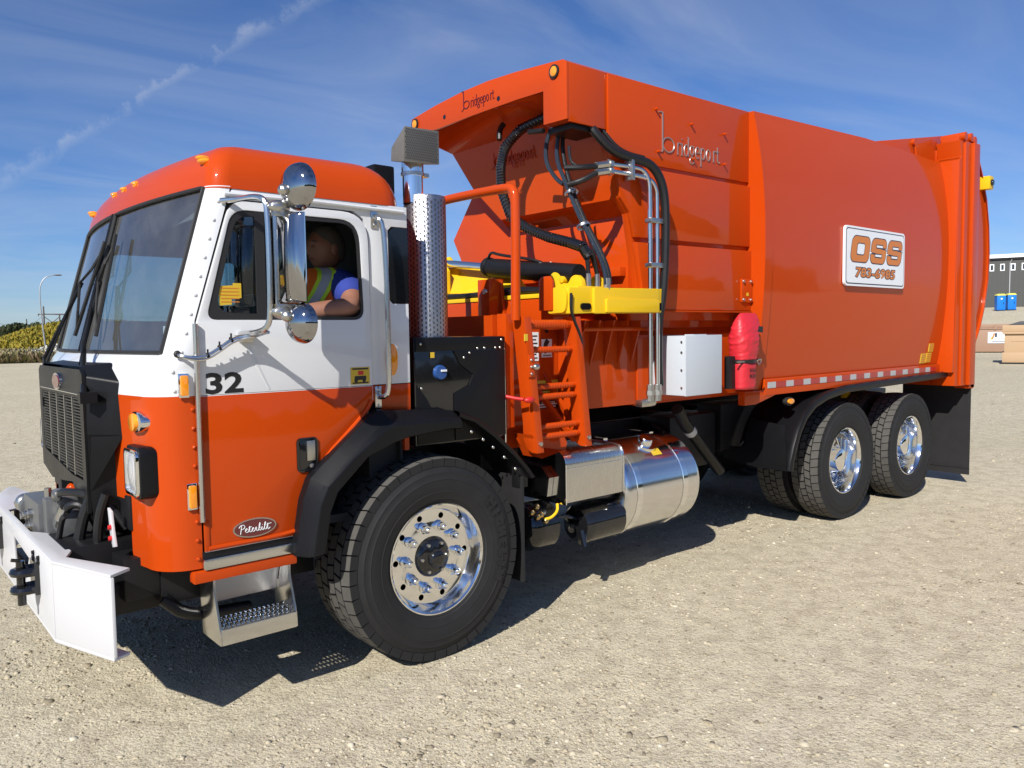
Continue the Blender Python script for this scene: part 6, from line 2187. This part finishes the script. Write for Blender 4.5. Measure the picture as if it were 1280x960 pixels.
for s in (-1, 1):
    ey.ell((hc.x - 0.083, hc.y + s * 0.031, hc.z + 0.002), (0.012, 0.013, 0.010), 10, 8)
    ey.ell((hc.x - 0.092, hc.y + s * 0.031, hc.z + 0.002), (0.004, 0.006, 0.006), 8, 6, 1)
for s in (-1, 1):
    ey.tube([(hc.x - 0.092, hc.y + s * 0.016, hc.z + 0.026), (hc.x - 0.090, hc.y + s * 0.034, hc.z + 0.031), (hc.x - 0.078, hc.y + s * 0.050, hc.z + 0.026)], 0.0045, 6, 2)
ey.tube([(hc.x - 0.082, hc.y - 0.024, hc.z - 0.062), (hc.x - 0.098, hc.y, hc.z - 0.059), (hc.x - 0.082, hc.y + 0.024, hc.z - 0.062)], 0.0042, 6, 3)
ey.build('face_features', ['skin', 'decal_black', 'hair', simple('lips', (0.20, 0.06, 0.045), 0.5)], head, kind='stuff')
hh = MB()
rows_ = []
for i in range(17):
    u = i / 16
    row = []
    for k in range(32):
        a = 2 * PI * k / 32
        # hairline: short over the brow, lower at the temples and down to the nape
        back = 0.5 + 0.5 * math.cos(a)
        lim = lerp(0.86, 2.20, min(1.0, back * 1.35)) - 0.16 * math.exp(-((abs(math.sin(a)) - 1.0) / 0.12) ** 2)
        t_ = lim * u
        w_ = 1 + 0.025 * MN.noise(Vector((math.cos(a) * 4, math.sin(a) * 4, t_ * 5)))
        row.append((hc.x + 0.008 + 0.106 * math.sin(t_) * math.cos(a) * w_, hc.y + 0.084 * math.sin(t_) * math.sin(a) * w_, hc.z + 0.002 + 0.126 * math.cos(t_) * w_))
    rows_.append(row)
hh.grid(rows_, closed=True).build('hair', 'hair', head, sharp=80)
# vest: a shell over the torso with lime and silver bands
vst = MB()
rows_ = []
NV = 36
secs = [(1.42, -0.42, 0.62, 0.170, 0.215), (1.60, -0.402, 0.61, 0.172, 0.215), (1.78, -0.385, 0.605, 0.166, 0.212), (1.88, -0.37, 0.60, 0.160, 0.235), (1.95, -0.358, 0.592, 0.150, 0.268), (2.02, -0.35, 0.588, 0.128, 0.262), (2.062, -0.346, 0.584, 0.105, 0.205), (2.085, -0.345, 0.58, 0.085, 0.120)]
for (z, cx, cy, rx, ry) in secs:
    rows_.append([(cx + rx * math.cos(2 * PI * k / NV) - O_.x, cy + ry * math.sin(2 * PI * k / NV) - O_.y, z - O_.z) for k in range(NV)])
vst.grid(rows_, closed=True)
vo_ = vst.build('safety_vest', 'vest_orange', drv, sharp=80)
for s in (-1, 1):
    for w_, r0, mm, nm in ((0.050, 0.008, 'vest_lime', 'vest_band'), (0.026, 0.0105, 'vest_silver', 'vest_stripe')):
        pts = []
        for (z, cx, cy, rx, ry) in secs:
            a = PI + s * -0.62
            k_ = 1.05 - 0.75 * (2.085 - z) / 0.6
            a = PI - s * k_
            pts.append(Vector((cx + (rx + r0) * math.cos(a) - O_.x, cy + (ry + r0) * math.sin(a) - O_.y, z - O_.z)))
        b_ = MB()
        ra, rb_ = [], []
        for p in pts:
            tng = Vector((-math.sin(PI - s * 0.75), math.cos(PI - s * 0.75), 0))
            ra.append(tuple(p + tng * w_))
            rb_.append(tuple(p - tng * w_))
        b_.grid([ra, rb_]).build(nm, mm, vo_)

# ------------------------------------------------------------------ loose stones
def stones():
    N1, N2 = 110000, 45000
    ang = RNG.uniform(-0.70, 0.70, N1 + N2) + yaw
    d1 = 1.7 + 7.0 * RNG.random(N1) ** 1.5
    d2 = 7.0 + 17.0 * RNG.random(N2) ** 1.1
    d = np.concatenate([d1, d2])
    px = -2.3548 + d * np.sin(ang)
    py = -3.3488 + d * np.cos(ang)
    # clumping
    k = np.sin(px * 2.1 + 1.3 * np.sin(py * 1.7)) * np.sin(py * 2.6 + 0.7) * 0.5 + 0.5
    # fewer on the compacted wheel tracks that cross the lot
    tr = np.sin((px * 0.34 - py * 0.94) * 2.3 + 0.5 * np.sin(px * 0.6)) * 0.5 + 0.5
    keep = RNG.random(len(d)) < (0.30 + 0.70 * k) * (0.25 + 0.75 * tr)
    px, py, d = px[keep], py[keep], d[keep]
    n = len(px)
    size = np.exp(RNG.normal(math.log(0.0044), 0.48, n))
    size = np.clip(size, 0.002, 0.021) * (1 + 0.03 * np.maximum(0, d - 4))
    base = np.array([(-1, -1, -0.5), (1, -1, -0.5), (1, 1, -0.5), (-1, 1, -0.5), (-0.75, -0.75, 0.55), (0.75, -0.75, 0.55), (0.75, 0.75, 0.55), (-0.75, 0.75, 0.55)]) * 0.75
    faces = np.array([(0, 1, 5, 4), (1, 2, 6, 5), (2, 3, 7, 6), (3, 0, 4, 7), (4, 5, 6, 7)])
    v = base[None] * (1 + RNG.uniform(-0.42, 0.42, (n, 8, 3)))
    v *= size[:, None, None] * np.stack([RNG.uniform(0.75, 1.4, n), RNG.uniform(0.75, 1.2, n), RNG.uniform(0.5, 0.95, n)], 1)[:, None, :]
    a = RNG.uniform(0, 2 * PI, n)
    c, s = np.cos(a)[:, None], np.sin(a)[:, None]
    x = v[:, :, 0] * c - v[:, :, 1] * s + px[:, None]
    y = v[:, :, 0] * s + v[:, :, 1] * c + py[:, None]
    z = v[:, :, 2] + size[:, None] * 0.22
    V = np.stack([x, y, z], -1).reshape(-1, 3)
    F = (faces[None] + (np.arange(n) * 8)[:, None, None]).reshape(-1, 4)
    me = bpy.data.meshes.new('gravel_stones')
    me.vertices.add(len(V))
    me.vertices.foreach_set('co', V.astype(np.float32).ravel())
    me.loops.add(F.size)
    me.loops.foreach_set('vertex_index', F.astype(np.int32).ravel())
    me.polygons.add(len(F))
    me.polygons.foreach_set('loop_start', np.arange(0, F.size, 4, dtype=np.int32))
    me.update(calc_edges=True)
    me.materials.append(M['stone'])
    o = bpy.data.objects.new('gravel', me)
    COL.objects.link(o)
    o['kind'] = 'stuff'


stones()

# ------------------------------------------------------------------ background
CAMX, CAMY = -2.3548, -3.3488


def dirv(u):
    """ground direction of a bearing given as (x, y) unit vector"""
    return Vector(u).normalized()


def card_mesh(name, pts, size, mat_, tall=1.0, kind='stuff', parent=None, flat=0.5):
    """many small leaf faces, each a bent quad turned at random"""
    n = len(pts)
    P = np.array(pts)
    sz = size * RNG.uniform(0.6, 1.4, n)
    a = RNG.uniform(0, 2 * PI, n)
    tl = RNG.uniform(-flat, flat, n)
    ux = np.stack([np.cos(a), np.sin(a), np.zeros(n)], 1) * sz[:, None]
    uz = np.stack([np.sin(tl) * -np.sin(a), np.sin(tl) * np.cos(a), np.cos(tl)], 1) * (sz * tall)[:, None]
    V = np.stack([P - ux * 0.5, P + ux * 0.5, P + ux * 0.25 + uz, P - ux * 0.25 + uz], 1).reshape(-1, 3)
    F = np.arange(4 * n).reshape(-1, 4)
    me = bpy.data.meshes.new(name)
    me.vertices.add(4 * n)
    me.vertices.foreach_set('co', V.astype(np.float32).ravel())
    me.loops.add(4 * n)
    me.loops.foreach_set('vertex_index', F.astype(np.int32).ravel())
    me.polygons.add(n)
    me.polygons.foreach_set('loop_start', np.arange(0, 4 * n, 4, dtype=np.int32))
    me.update(calc_edges=True)
    me.materials.append(M[mat_])
    o = bpy.data.objects.new(name, me)
    COL.objects.link(o)
    if kind:
        o['kind'] = kind
    if parent is not None:
        o.parent = parent
    return o


def polar(az, d):
    return (CAMX + d * math.sin(az), CAMY + d * math.cos(az))


AZ0 = math.atan2(0.1684, 0.9857)          # bearing of the street lamp
# verge of weeds beyond the lot
vg = MB()
vaz = [AZ0 - 0.2 + 0.44 * i / 24 for i in range(25)]
vg.grid([[(*polar(a, d + max(0, 72 * (a - AZ0)) * (d < 80)), 0.03) for a in vaz] for d in (67.3, 84, 110, 150)])
vg.build('verge', simple('dry_verge', (0.13, 0.12, 0.05), 0.95, nscale=0.8, var=0.3), kind='structure', recalc=False)
pts = []
for i in range(52000):
    az = random.uniform(AZ0 - 0.16, AZ0 + 0.20)
    d = 67.5 + 60 * random.random() ** 1.7
    edge = 67.5 + 12 * (az - AZ0) * 6
    d += max(0, edge - 67.5)
    x, y = polar(az, d)
    pts.append((x, y, -0.05 + random.random() * 0.15 * min(1, (d - 66) / 4)))
card_mesh('weeds', pts, 0.15, 'weeds', tall=4.2, flat=0.9)
pts = []
for i in range(900):
    az = random.uniform(AZ0 - 0.02, AZ0 + 0.05)
    d = random.uniform(69, 80)
    x, y = polar(az, d)
    pts.append((x, y, random.uniform(0.4, 1.5) * min(1.0, 0.4 + (az - AZ0 + 0.02) * 14)))
card_mesh('wildflowers', pts, 0.16, 'flower', tall=0.7, flat=1.2)
# yellow shrub covered bank
def bank_h(az):
    return interp((az - AZ0), [(-0.055, 0.6), (-0.035, 1.6), (-0.012, 2.7), (0.008, 3.4), (0.03, 4.1), (0.06, 4.0), (0.14, 3.0), (0.2, 2.0)])
bk_ = MB()
azs = [AZ0 - 0.055 + 0.26 * i / 40 for i in range(41)]
rows_ = []
for d, k in ((100, 0.0), (104, 0.55), (109, 0.85), (118, 0.85), (128, 0.0)):
    rows_.append([(*polar(a, d), -0.1 + bank_h(a) * k) for a in azs])
bk_.grid(rows_).build('earth_bank', simple('bank_soil', (0.16, 0.13, 0.06), 0.95, nscale=1.0, var=0.3), kind='structure', recalc=False)
pts = []
for i in range(45000):
    az = random.uniform(AZ0 - 0.055, AZ0 + 0.20)
    d = random.uniform(99, 120)
    x, y = polar(az, d)
    h = bank_h(az) * interp(d, [(99, 0.0), (104, 0.55), (109, 0.85), (120, 0.85)])
    pts.append((x, y, h - 0.1 + random.random() ** 2 * 0.7))
card_mesh('yellow_shrubs', pts, 0.20, 'bush', tall=1.2)
pts = []
for i in range(16000):
    az = random.uniform(AZ0 - 0.18, AZ0 + 0.03)
    d = random.uniform(210, 235)
    x, y = polar(az, d)
    top = 4.9 + 0.5 * math.sin(az * 90) + 0.4 * math.sin(az * 231)
    pts.append((x, y, random.random() * top * (0.8 + 0.2 * random.random())))
card_mesh('far_treeline', pts, 0.65, 'dark_tree', tall=1.0)
# woods behind the camera, which the glossy truck side mirrors
pts = []
for i in range(24000):
    x = random.uniform(-70, 110)
    dpt = random.uniform(0, 7)
    top = 6.2 + 1.8 * math.sin(x * 0.21) + 1.1 * math.sin(x * 0.53 + 1) + 0.6 * math.sin(x * 1.3)
    pts.append((x, -58 - dpt, random.random() * top * (1 - 0.08 * dpt * 0.3)))
card_mesh('woods', pts, 1.3, 'dark_tree', tall=1.0)


def street_lamp():
    x, y = polar(AZ0 + 0.002, 100)
    r = tag(empty('street_lamp', (x, y, 0)), 'tall grey street lamp with a curved arm beyond the shrub bank', 'street lamp')
    rx = Vector((math.cos(AZ0), -math.sin(AZ0), 0))
    p = MB()
    p.tube([Vector((0, 0, 0)) + rx * 0.25, rx * -0.05 + Vector((0, 0, 4)), rx * -0.12 + Vector((0, 0, 6.6)), rx * 0.0 + Vector((0, 0, 7.7)), rx * 0.5 + Vector((0, 0, 8.5)), rx * 1.35 + Vector((0, 0, 8.72))], [0.09, 0.07, 0.06, 0.055, 0.05, 0.045], 10, smooth=2)
    p.build('pole', 'galv', r)
    MB().ell(tuple(rx * 1.7 + Vector((0, 0, 8.72))), (0.42, 0.42, 0.09), 12, 8).build('lamp_head', 'galv', r)


street_lamp()


def pole(name, az, d, h, cross, label, hframe=False):
    x, y = polar(az, d)
    r = tag(empty(name, (x, y, 0)), label, 'power pole', 'power poles along the horizon')
    rx = Vector((math.cos(az), -math.sin(az), 0))
    MB().tube([(0, 0, 0), (0, 0, h)], [0.19, 0.13], 8).build('pole', 'wood_pole', r)
    if hframe:
        o2 = rx * 2.6
        MB().tube([tuple(o2), tuple(o2 + Vector((0, 0, h - 1.4)))], [0.19, 0.13], 8).build('pole', 'wood_pole', r)
        c = MB()
        c.tube([tuple(rx * 0.1 + Vector((0, 0, h - 4.2))), tuple(o2 + Vector((0, 0, h - 2.0)))], 0.07, 6)
        c.tube([tuple(rx * 0.1 + Vector((0, 0, h - 2.0))), tuple(o2 + Vector((0, 0, h - 4.2)))], 0.07, 6)
        c.build('brace', 'wood_pole', r)
    a, b_ = cross
    MB().tube([tuple(rx * a + Vector((0, 0, h - 1.5))), tuple(rx * b_ + Vector((0, 0, h - 1.5)))], 0.10, 6).build('crossarm', 'wood_pole', r)
    s = MB()
    for t_ in (a + 0.1, b_ - 0.1):
        s.cyl(tuple(rx * t_ + Vector((0, 0, h - 1.9))), tuple(rx * t_ + Vector((0, 0, h - 1.5))), 0.07, 6)
    s.build('insulators', 'wood_pole', r, kind='stuff')
    return x, y, h - 1.5


A_ = pole('power_pole', AZ0 + 0.0038, 176, 8.0, (-1.0, 4.3), 'H-frame timber power pole right behind the curved street lamp', True)
B_ = pole('power_pole', AZ0 - 0.0125, 240, 7.0, (-0.6, 0.6), 'thin single power pole left of the street lamp')
C_ = pole('power_pole', AZ0 - 0.050, 200, 7.4, (-1.6, 0.3), 'timber power pole at the left edge over the dark trees')
wr_ = MB()
prev = (*polar(AZ0 - 0.2, 210), 6.0)
seq = [prev, C_, B_, A_, (*polar(AZ0 + 0.25, 190), 6.2)]
for a, b_ in zip(seq, seq[1:]):
    pts_ = []
    for i in range(11):
        u = i / 10
        p = Vector(a).lerp(Vector(b_), u)
        p.z -= 0.5 * 4 * u * (1 - u)
        pts_.append(tuple(p))
    wr_.tube(pts_, 0.028, 4)
tag(wr_.build('power_line', 'wood_pole'), 'thin overhead wire strung between the power poles', 'power line')

# ---- building on the rise to the right
bd_ = Vector((0.9526, 0.3041, 0)).normalized()     # view bearing of its wall
side = Vector((bd_.y, -bd_.x, 0))                  # towards the right of the picture
bc = Vector((CAMX, CAMY, 0)) + bd_ * 126
gz = ground_z(bc.x, bc.y)
BL = tag(empty('warehouse', (bc.x, bc.y, gz - 0.15)), 'long charcoal clad warehouse with white eaves and small white windows', 'building')
BM_ = Matrix(((side.x, bd_.x, 0, 0), (side.y, bd_.y, 0, 0), (0, 0, 1, 0), (0, 0, 0, 1)))
BL.matrix_world = Matrix.Translation((bc.x, bc.y, gz - 0.15)) @ BM_
w_ = MB().box(-22, 34, 0.0, 24, 0, 6.80)
for k in range(57 * 2):
    w_.box(-22 + k * 0.5, -22 + k * 0.5 + 0.06, -0.03, 0.0, 0, 6.78)
WALL = w_.build('wall', 'bldg', BL)
rf = MB().prism([(-22.4, 6.84), (-22.4, 7.36), (34.4, 7.12), (34.4, 6.70)], 'Y', -0.35, -0.05)
rf.prism([(-22.4, 7.36), (-22.4, 7.16), (34.4, 6.95), (34.4, 7.12)], 'Y', -0.05, 24.3)
rf.build('roof', 'bldg_white', BL)
MB().box(-22.2, 34.2, -0.2, 0.0, 6.55, 6.68).build('soffit', 'black_paint', BL)
firstw = None
for k in range(24):
    x = -9.9 + k * 1.22
    if k == 0:
        f_ = MB().prism([(0, 0), (0.52, 0), (0.52, 0.95), (0, 0.95)], 'Y', -0.09, 0.02, holes=[[(0.11, 0.13), (0.41, 0.13), (0.41, 0.82), (0.11, 0.82)]])
        f_ = f_.build('window', 'bldg_white', BL)
        f_.location = (x, 0, 5.05)
        p_ = MB().box(0.10, 0.42, -0.045, -0.035, 0.12, 0.83).build('pane', 'glass_far', f_)
        firstw = f_
        firstp = p_
    else:
        f_ = firstw.copy()
        COL.objects.link(f_)
        f_.location = (x, 0, 5.05)
        p_ = firstp.copy()
        COL.objects.link(p_)
        p_.parent = f_
for x in (0.94,):
    d_ = MB().box(x, x + 0.10, -0.16, -0.03, 0.1, 6.1)
    d_.tube([(x + 0.05, -0.1, 6.1), (x + 0.25, -0.18, 6.55)], 0.06, 6)
    d_.build('downspout', 'galv', BL)


def at_px(dx, dy, d):
    v = Vector((dx, dy)).normalized() * d
    return CAMX + v.x, CAMY + v.y


def toilet(az, d, label):
    x, y = polar(az, d)
    r = empty('portable_toilet', (x, y, ground_z(x, y)), None, (0, 0, -az + 0.35))
    tag(r, label, 'portable toilet', 'portable toilets by the warehouse')
    r.scale = (0.78, 0.78, 0.86)
    MB().box(-0.58, 0.58, -0.58, 0.58, 0.06, 2.12).build('cabin', 'toilet_blue', r, bevel=0.03)
    dr = MB().box(-0.40, 0.40, -0.615, -0.585, 0.15, 1.98).build('door', 'toilet_blue', r, bevel=0.01)
    MB().box(-0.12, 0.12, -0.625, -0.612, 1.55, 1.75).build('door_sign', 'decal_white', dr)
    MB().box(0.25, 0.33, -0.65, -0.612, 0.9, 1.15).build('latch', 'black_paint', dr)
    rv_ = MB()
    for z in (0.4, 0.8, 1.2, 1.6):
        rv_.box(-0.595, -0.58, -0.45, 0.45, z, z + 0.06)
    rv_.build('side_rib', 'toilet_blue', r)
    MB().add([(-0.64, -0.64, 2.10), (0.64, -0.64, 2.10), (0.64, 0.64, 2.10), (-0.64, 0.64, 2.10), (-0.45, -0.45, 2.34), (0.45, -0.45, 2.34), (0.45, 0.45, 2.34), (-0.45, 0.45, 2.34)],
             [(0, 1, 2, 3), (4, 5, 6, 7), (0, 1, 5, 4), (1, 2, 6, 5), (2, 3, 7, 6), (3, 0, 4, 7)]).build('roof', 'toilet_roof', r, bevel=0.02)
    MB().box(-0.62, 0.62, -0.62, 0.62, 0.0, 0.07).build('skid', 'black_paint', r)


AZR = math.atan2(0.9526, 0.3041)
toilet(AZR - 0.0005, 112, 'blue portable toilet with a yellow roof, the left one of the pair')
toilet(AZR + 0.0092, 112.6, 'blue portable toilet with a yellow roof, the right one of the pair')


def bin_(name, az, d, w, dep, h, mat_, label, kind):
    x, y = polar(az, d)
    r = empty(name, (x, y, ground_z(x, y)), None, (0, 0, -az))
    tag(r, label, 'dumpster')
    b_ = MB()
    if kind == 'brown':
        b_.box(0, w, 0, dep, 0.06, h - 0.32)
        b_.box(-0.03, w + 0.03, -0.05, dep, h - 0.34, h - 0.27)
        body = b_.build('container', mat_, r, bevel=0.015)
        MB().box(0, w, 0.02, dep, h - 0.27, h).build('lid', mat_, r, bevel=0.03)
        l_ = MB().box(w * 0.66, w * 0.685, -0.07, 0.0, h - 0.36, h - 0.06)
        l_.build('lid_latch', mat_, r)
        sg_ = MB().box(w - 2.22, w - 0.95, -0.045, -0.015, 0.62, 1.34)
        s_ = sg_.build('sign', 'decal_white', r)
        mk_ = MB()
        mk_.prism([(w - 2.02, 0.90), (w - 1.90, 1.28), (w - 1.82, 1.25), (w - 1.92, 0.90)], 'Y', -0.052, -0.044, 0)
        mk_.box(w - 1.83, w - 1.72, -0.052, -0.044, 1.0, 1.28, 1)
        mk_.box(w - 2.06, w - 1.94, -0.052, -0.044, 0.86, 1.0, 2)
        mk_.box(w - 1.60, w - 1.05, -0.052, -0.044, 0.88, 0.92, 3)
        mk_.box(w - 2.0, w - 1.10, -0.052, -0.044, 0.70, 0.74, 1)
        mk_.build('sign_marks', ['decal_orange', 'navy', 'decal_yellow', simple('pale_green_print', (0.3, 0.55, 0.5), 0.5)], s_, kind='stuff')
        MB().box(w - 0.86, w - 0.66, -0.06, -0.01, 0.35, 0.85).build('lift_pocket', 'black_paint', r)
        fk = MB()
        for k in range(4):
            fk.box(0.3 + k * 0.85, 0.55 + k * 0.85, 0.05, dep - 0.1, 0.0, 0.07)
        fk.build('foot', 'black_paint', r)
    else:
        b_.box(0, w, 0, dep, 0.36, h - 0.34)
        b_.box(-0.07, w + 0.07, -0.10, dep, 0.06, 0.52)
        b_.box(-0.09, w + 0.07, -0.10, dep, h - 0.40, h - 0.30)
        b_.box(0.25, 1.0, -0.012, 0.0, 1.02, 1.08)
        b_.build('container', mat_, r, bevel=0.02)
        MB().box(-0.10, w, -0.04, dep, h - 0.30, h).build('lid', mat_, r, bevel=0.03)
        l_ = MB().add([(0.1, 0.2, h), (0.6, 0.2, h + 0.18), (w, 0.2, h + 0.2), (w, 0.2, h), (0.1, dep, h), (0.6, dep, h + 0.18), (w, dep, h + 0.2), (w, dep, h)],
                      [(0, 3, 2, 1), (0, 1, 5, 4), (1, 2, 6, 5), (4, 5, 6, 7), (2, 3, 7, 6), (0, 4, 7, 3)])
        l_.build('folded_tarp', 'dark_lid', r, bevel=0.02)
        MB().box(-0.16, w, -0.16, dep, 0.0, 0.07).build('skid', 'black_paint', r)


def az_of(dx, dy):
    return math.atan2(dx, dy)


bin_('dumpster', az_of(54.469 + 2.355 - 1.55, 15.44 + 3.349 + 3.0), 59.8, 5.55, 2.2, 1.86, 'bin_brown', 'dusty brown steel dumpster with a small white sign on its front', 'brown')
bin_('dumpster', az_of(38.097 + 2.355, 9.033 + 3.349) - 0.0075, 42.3, 4.5, 2.2, 1.76, 'bin_tan', 'tan ribbed dumpster with a dark tarp on its lid', 'tan')
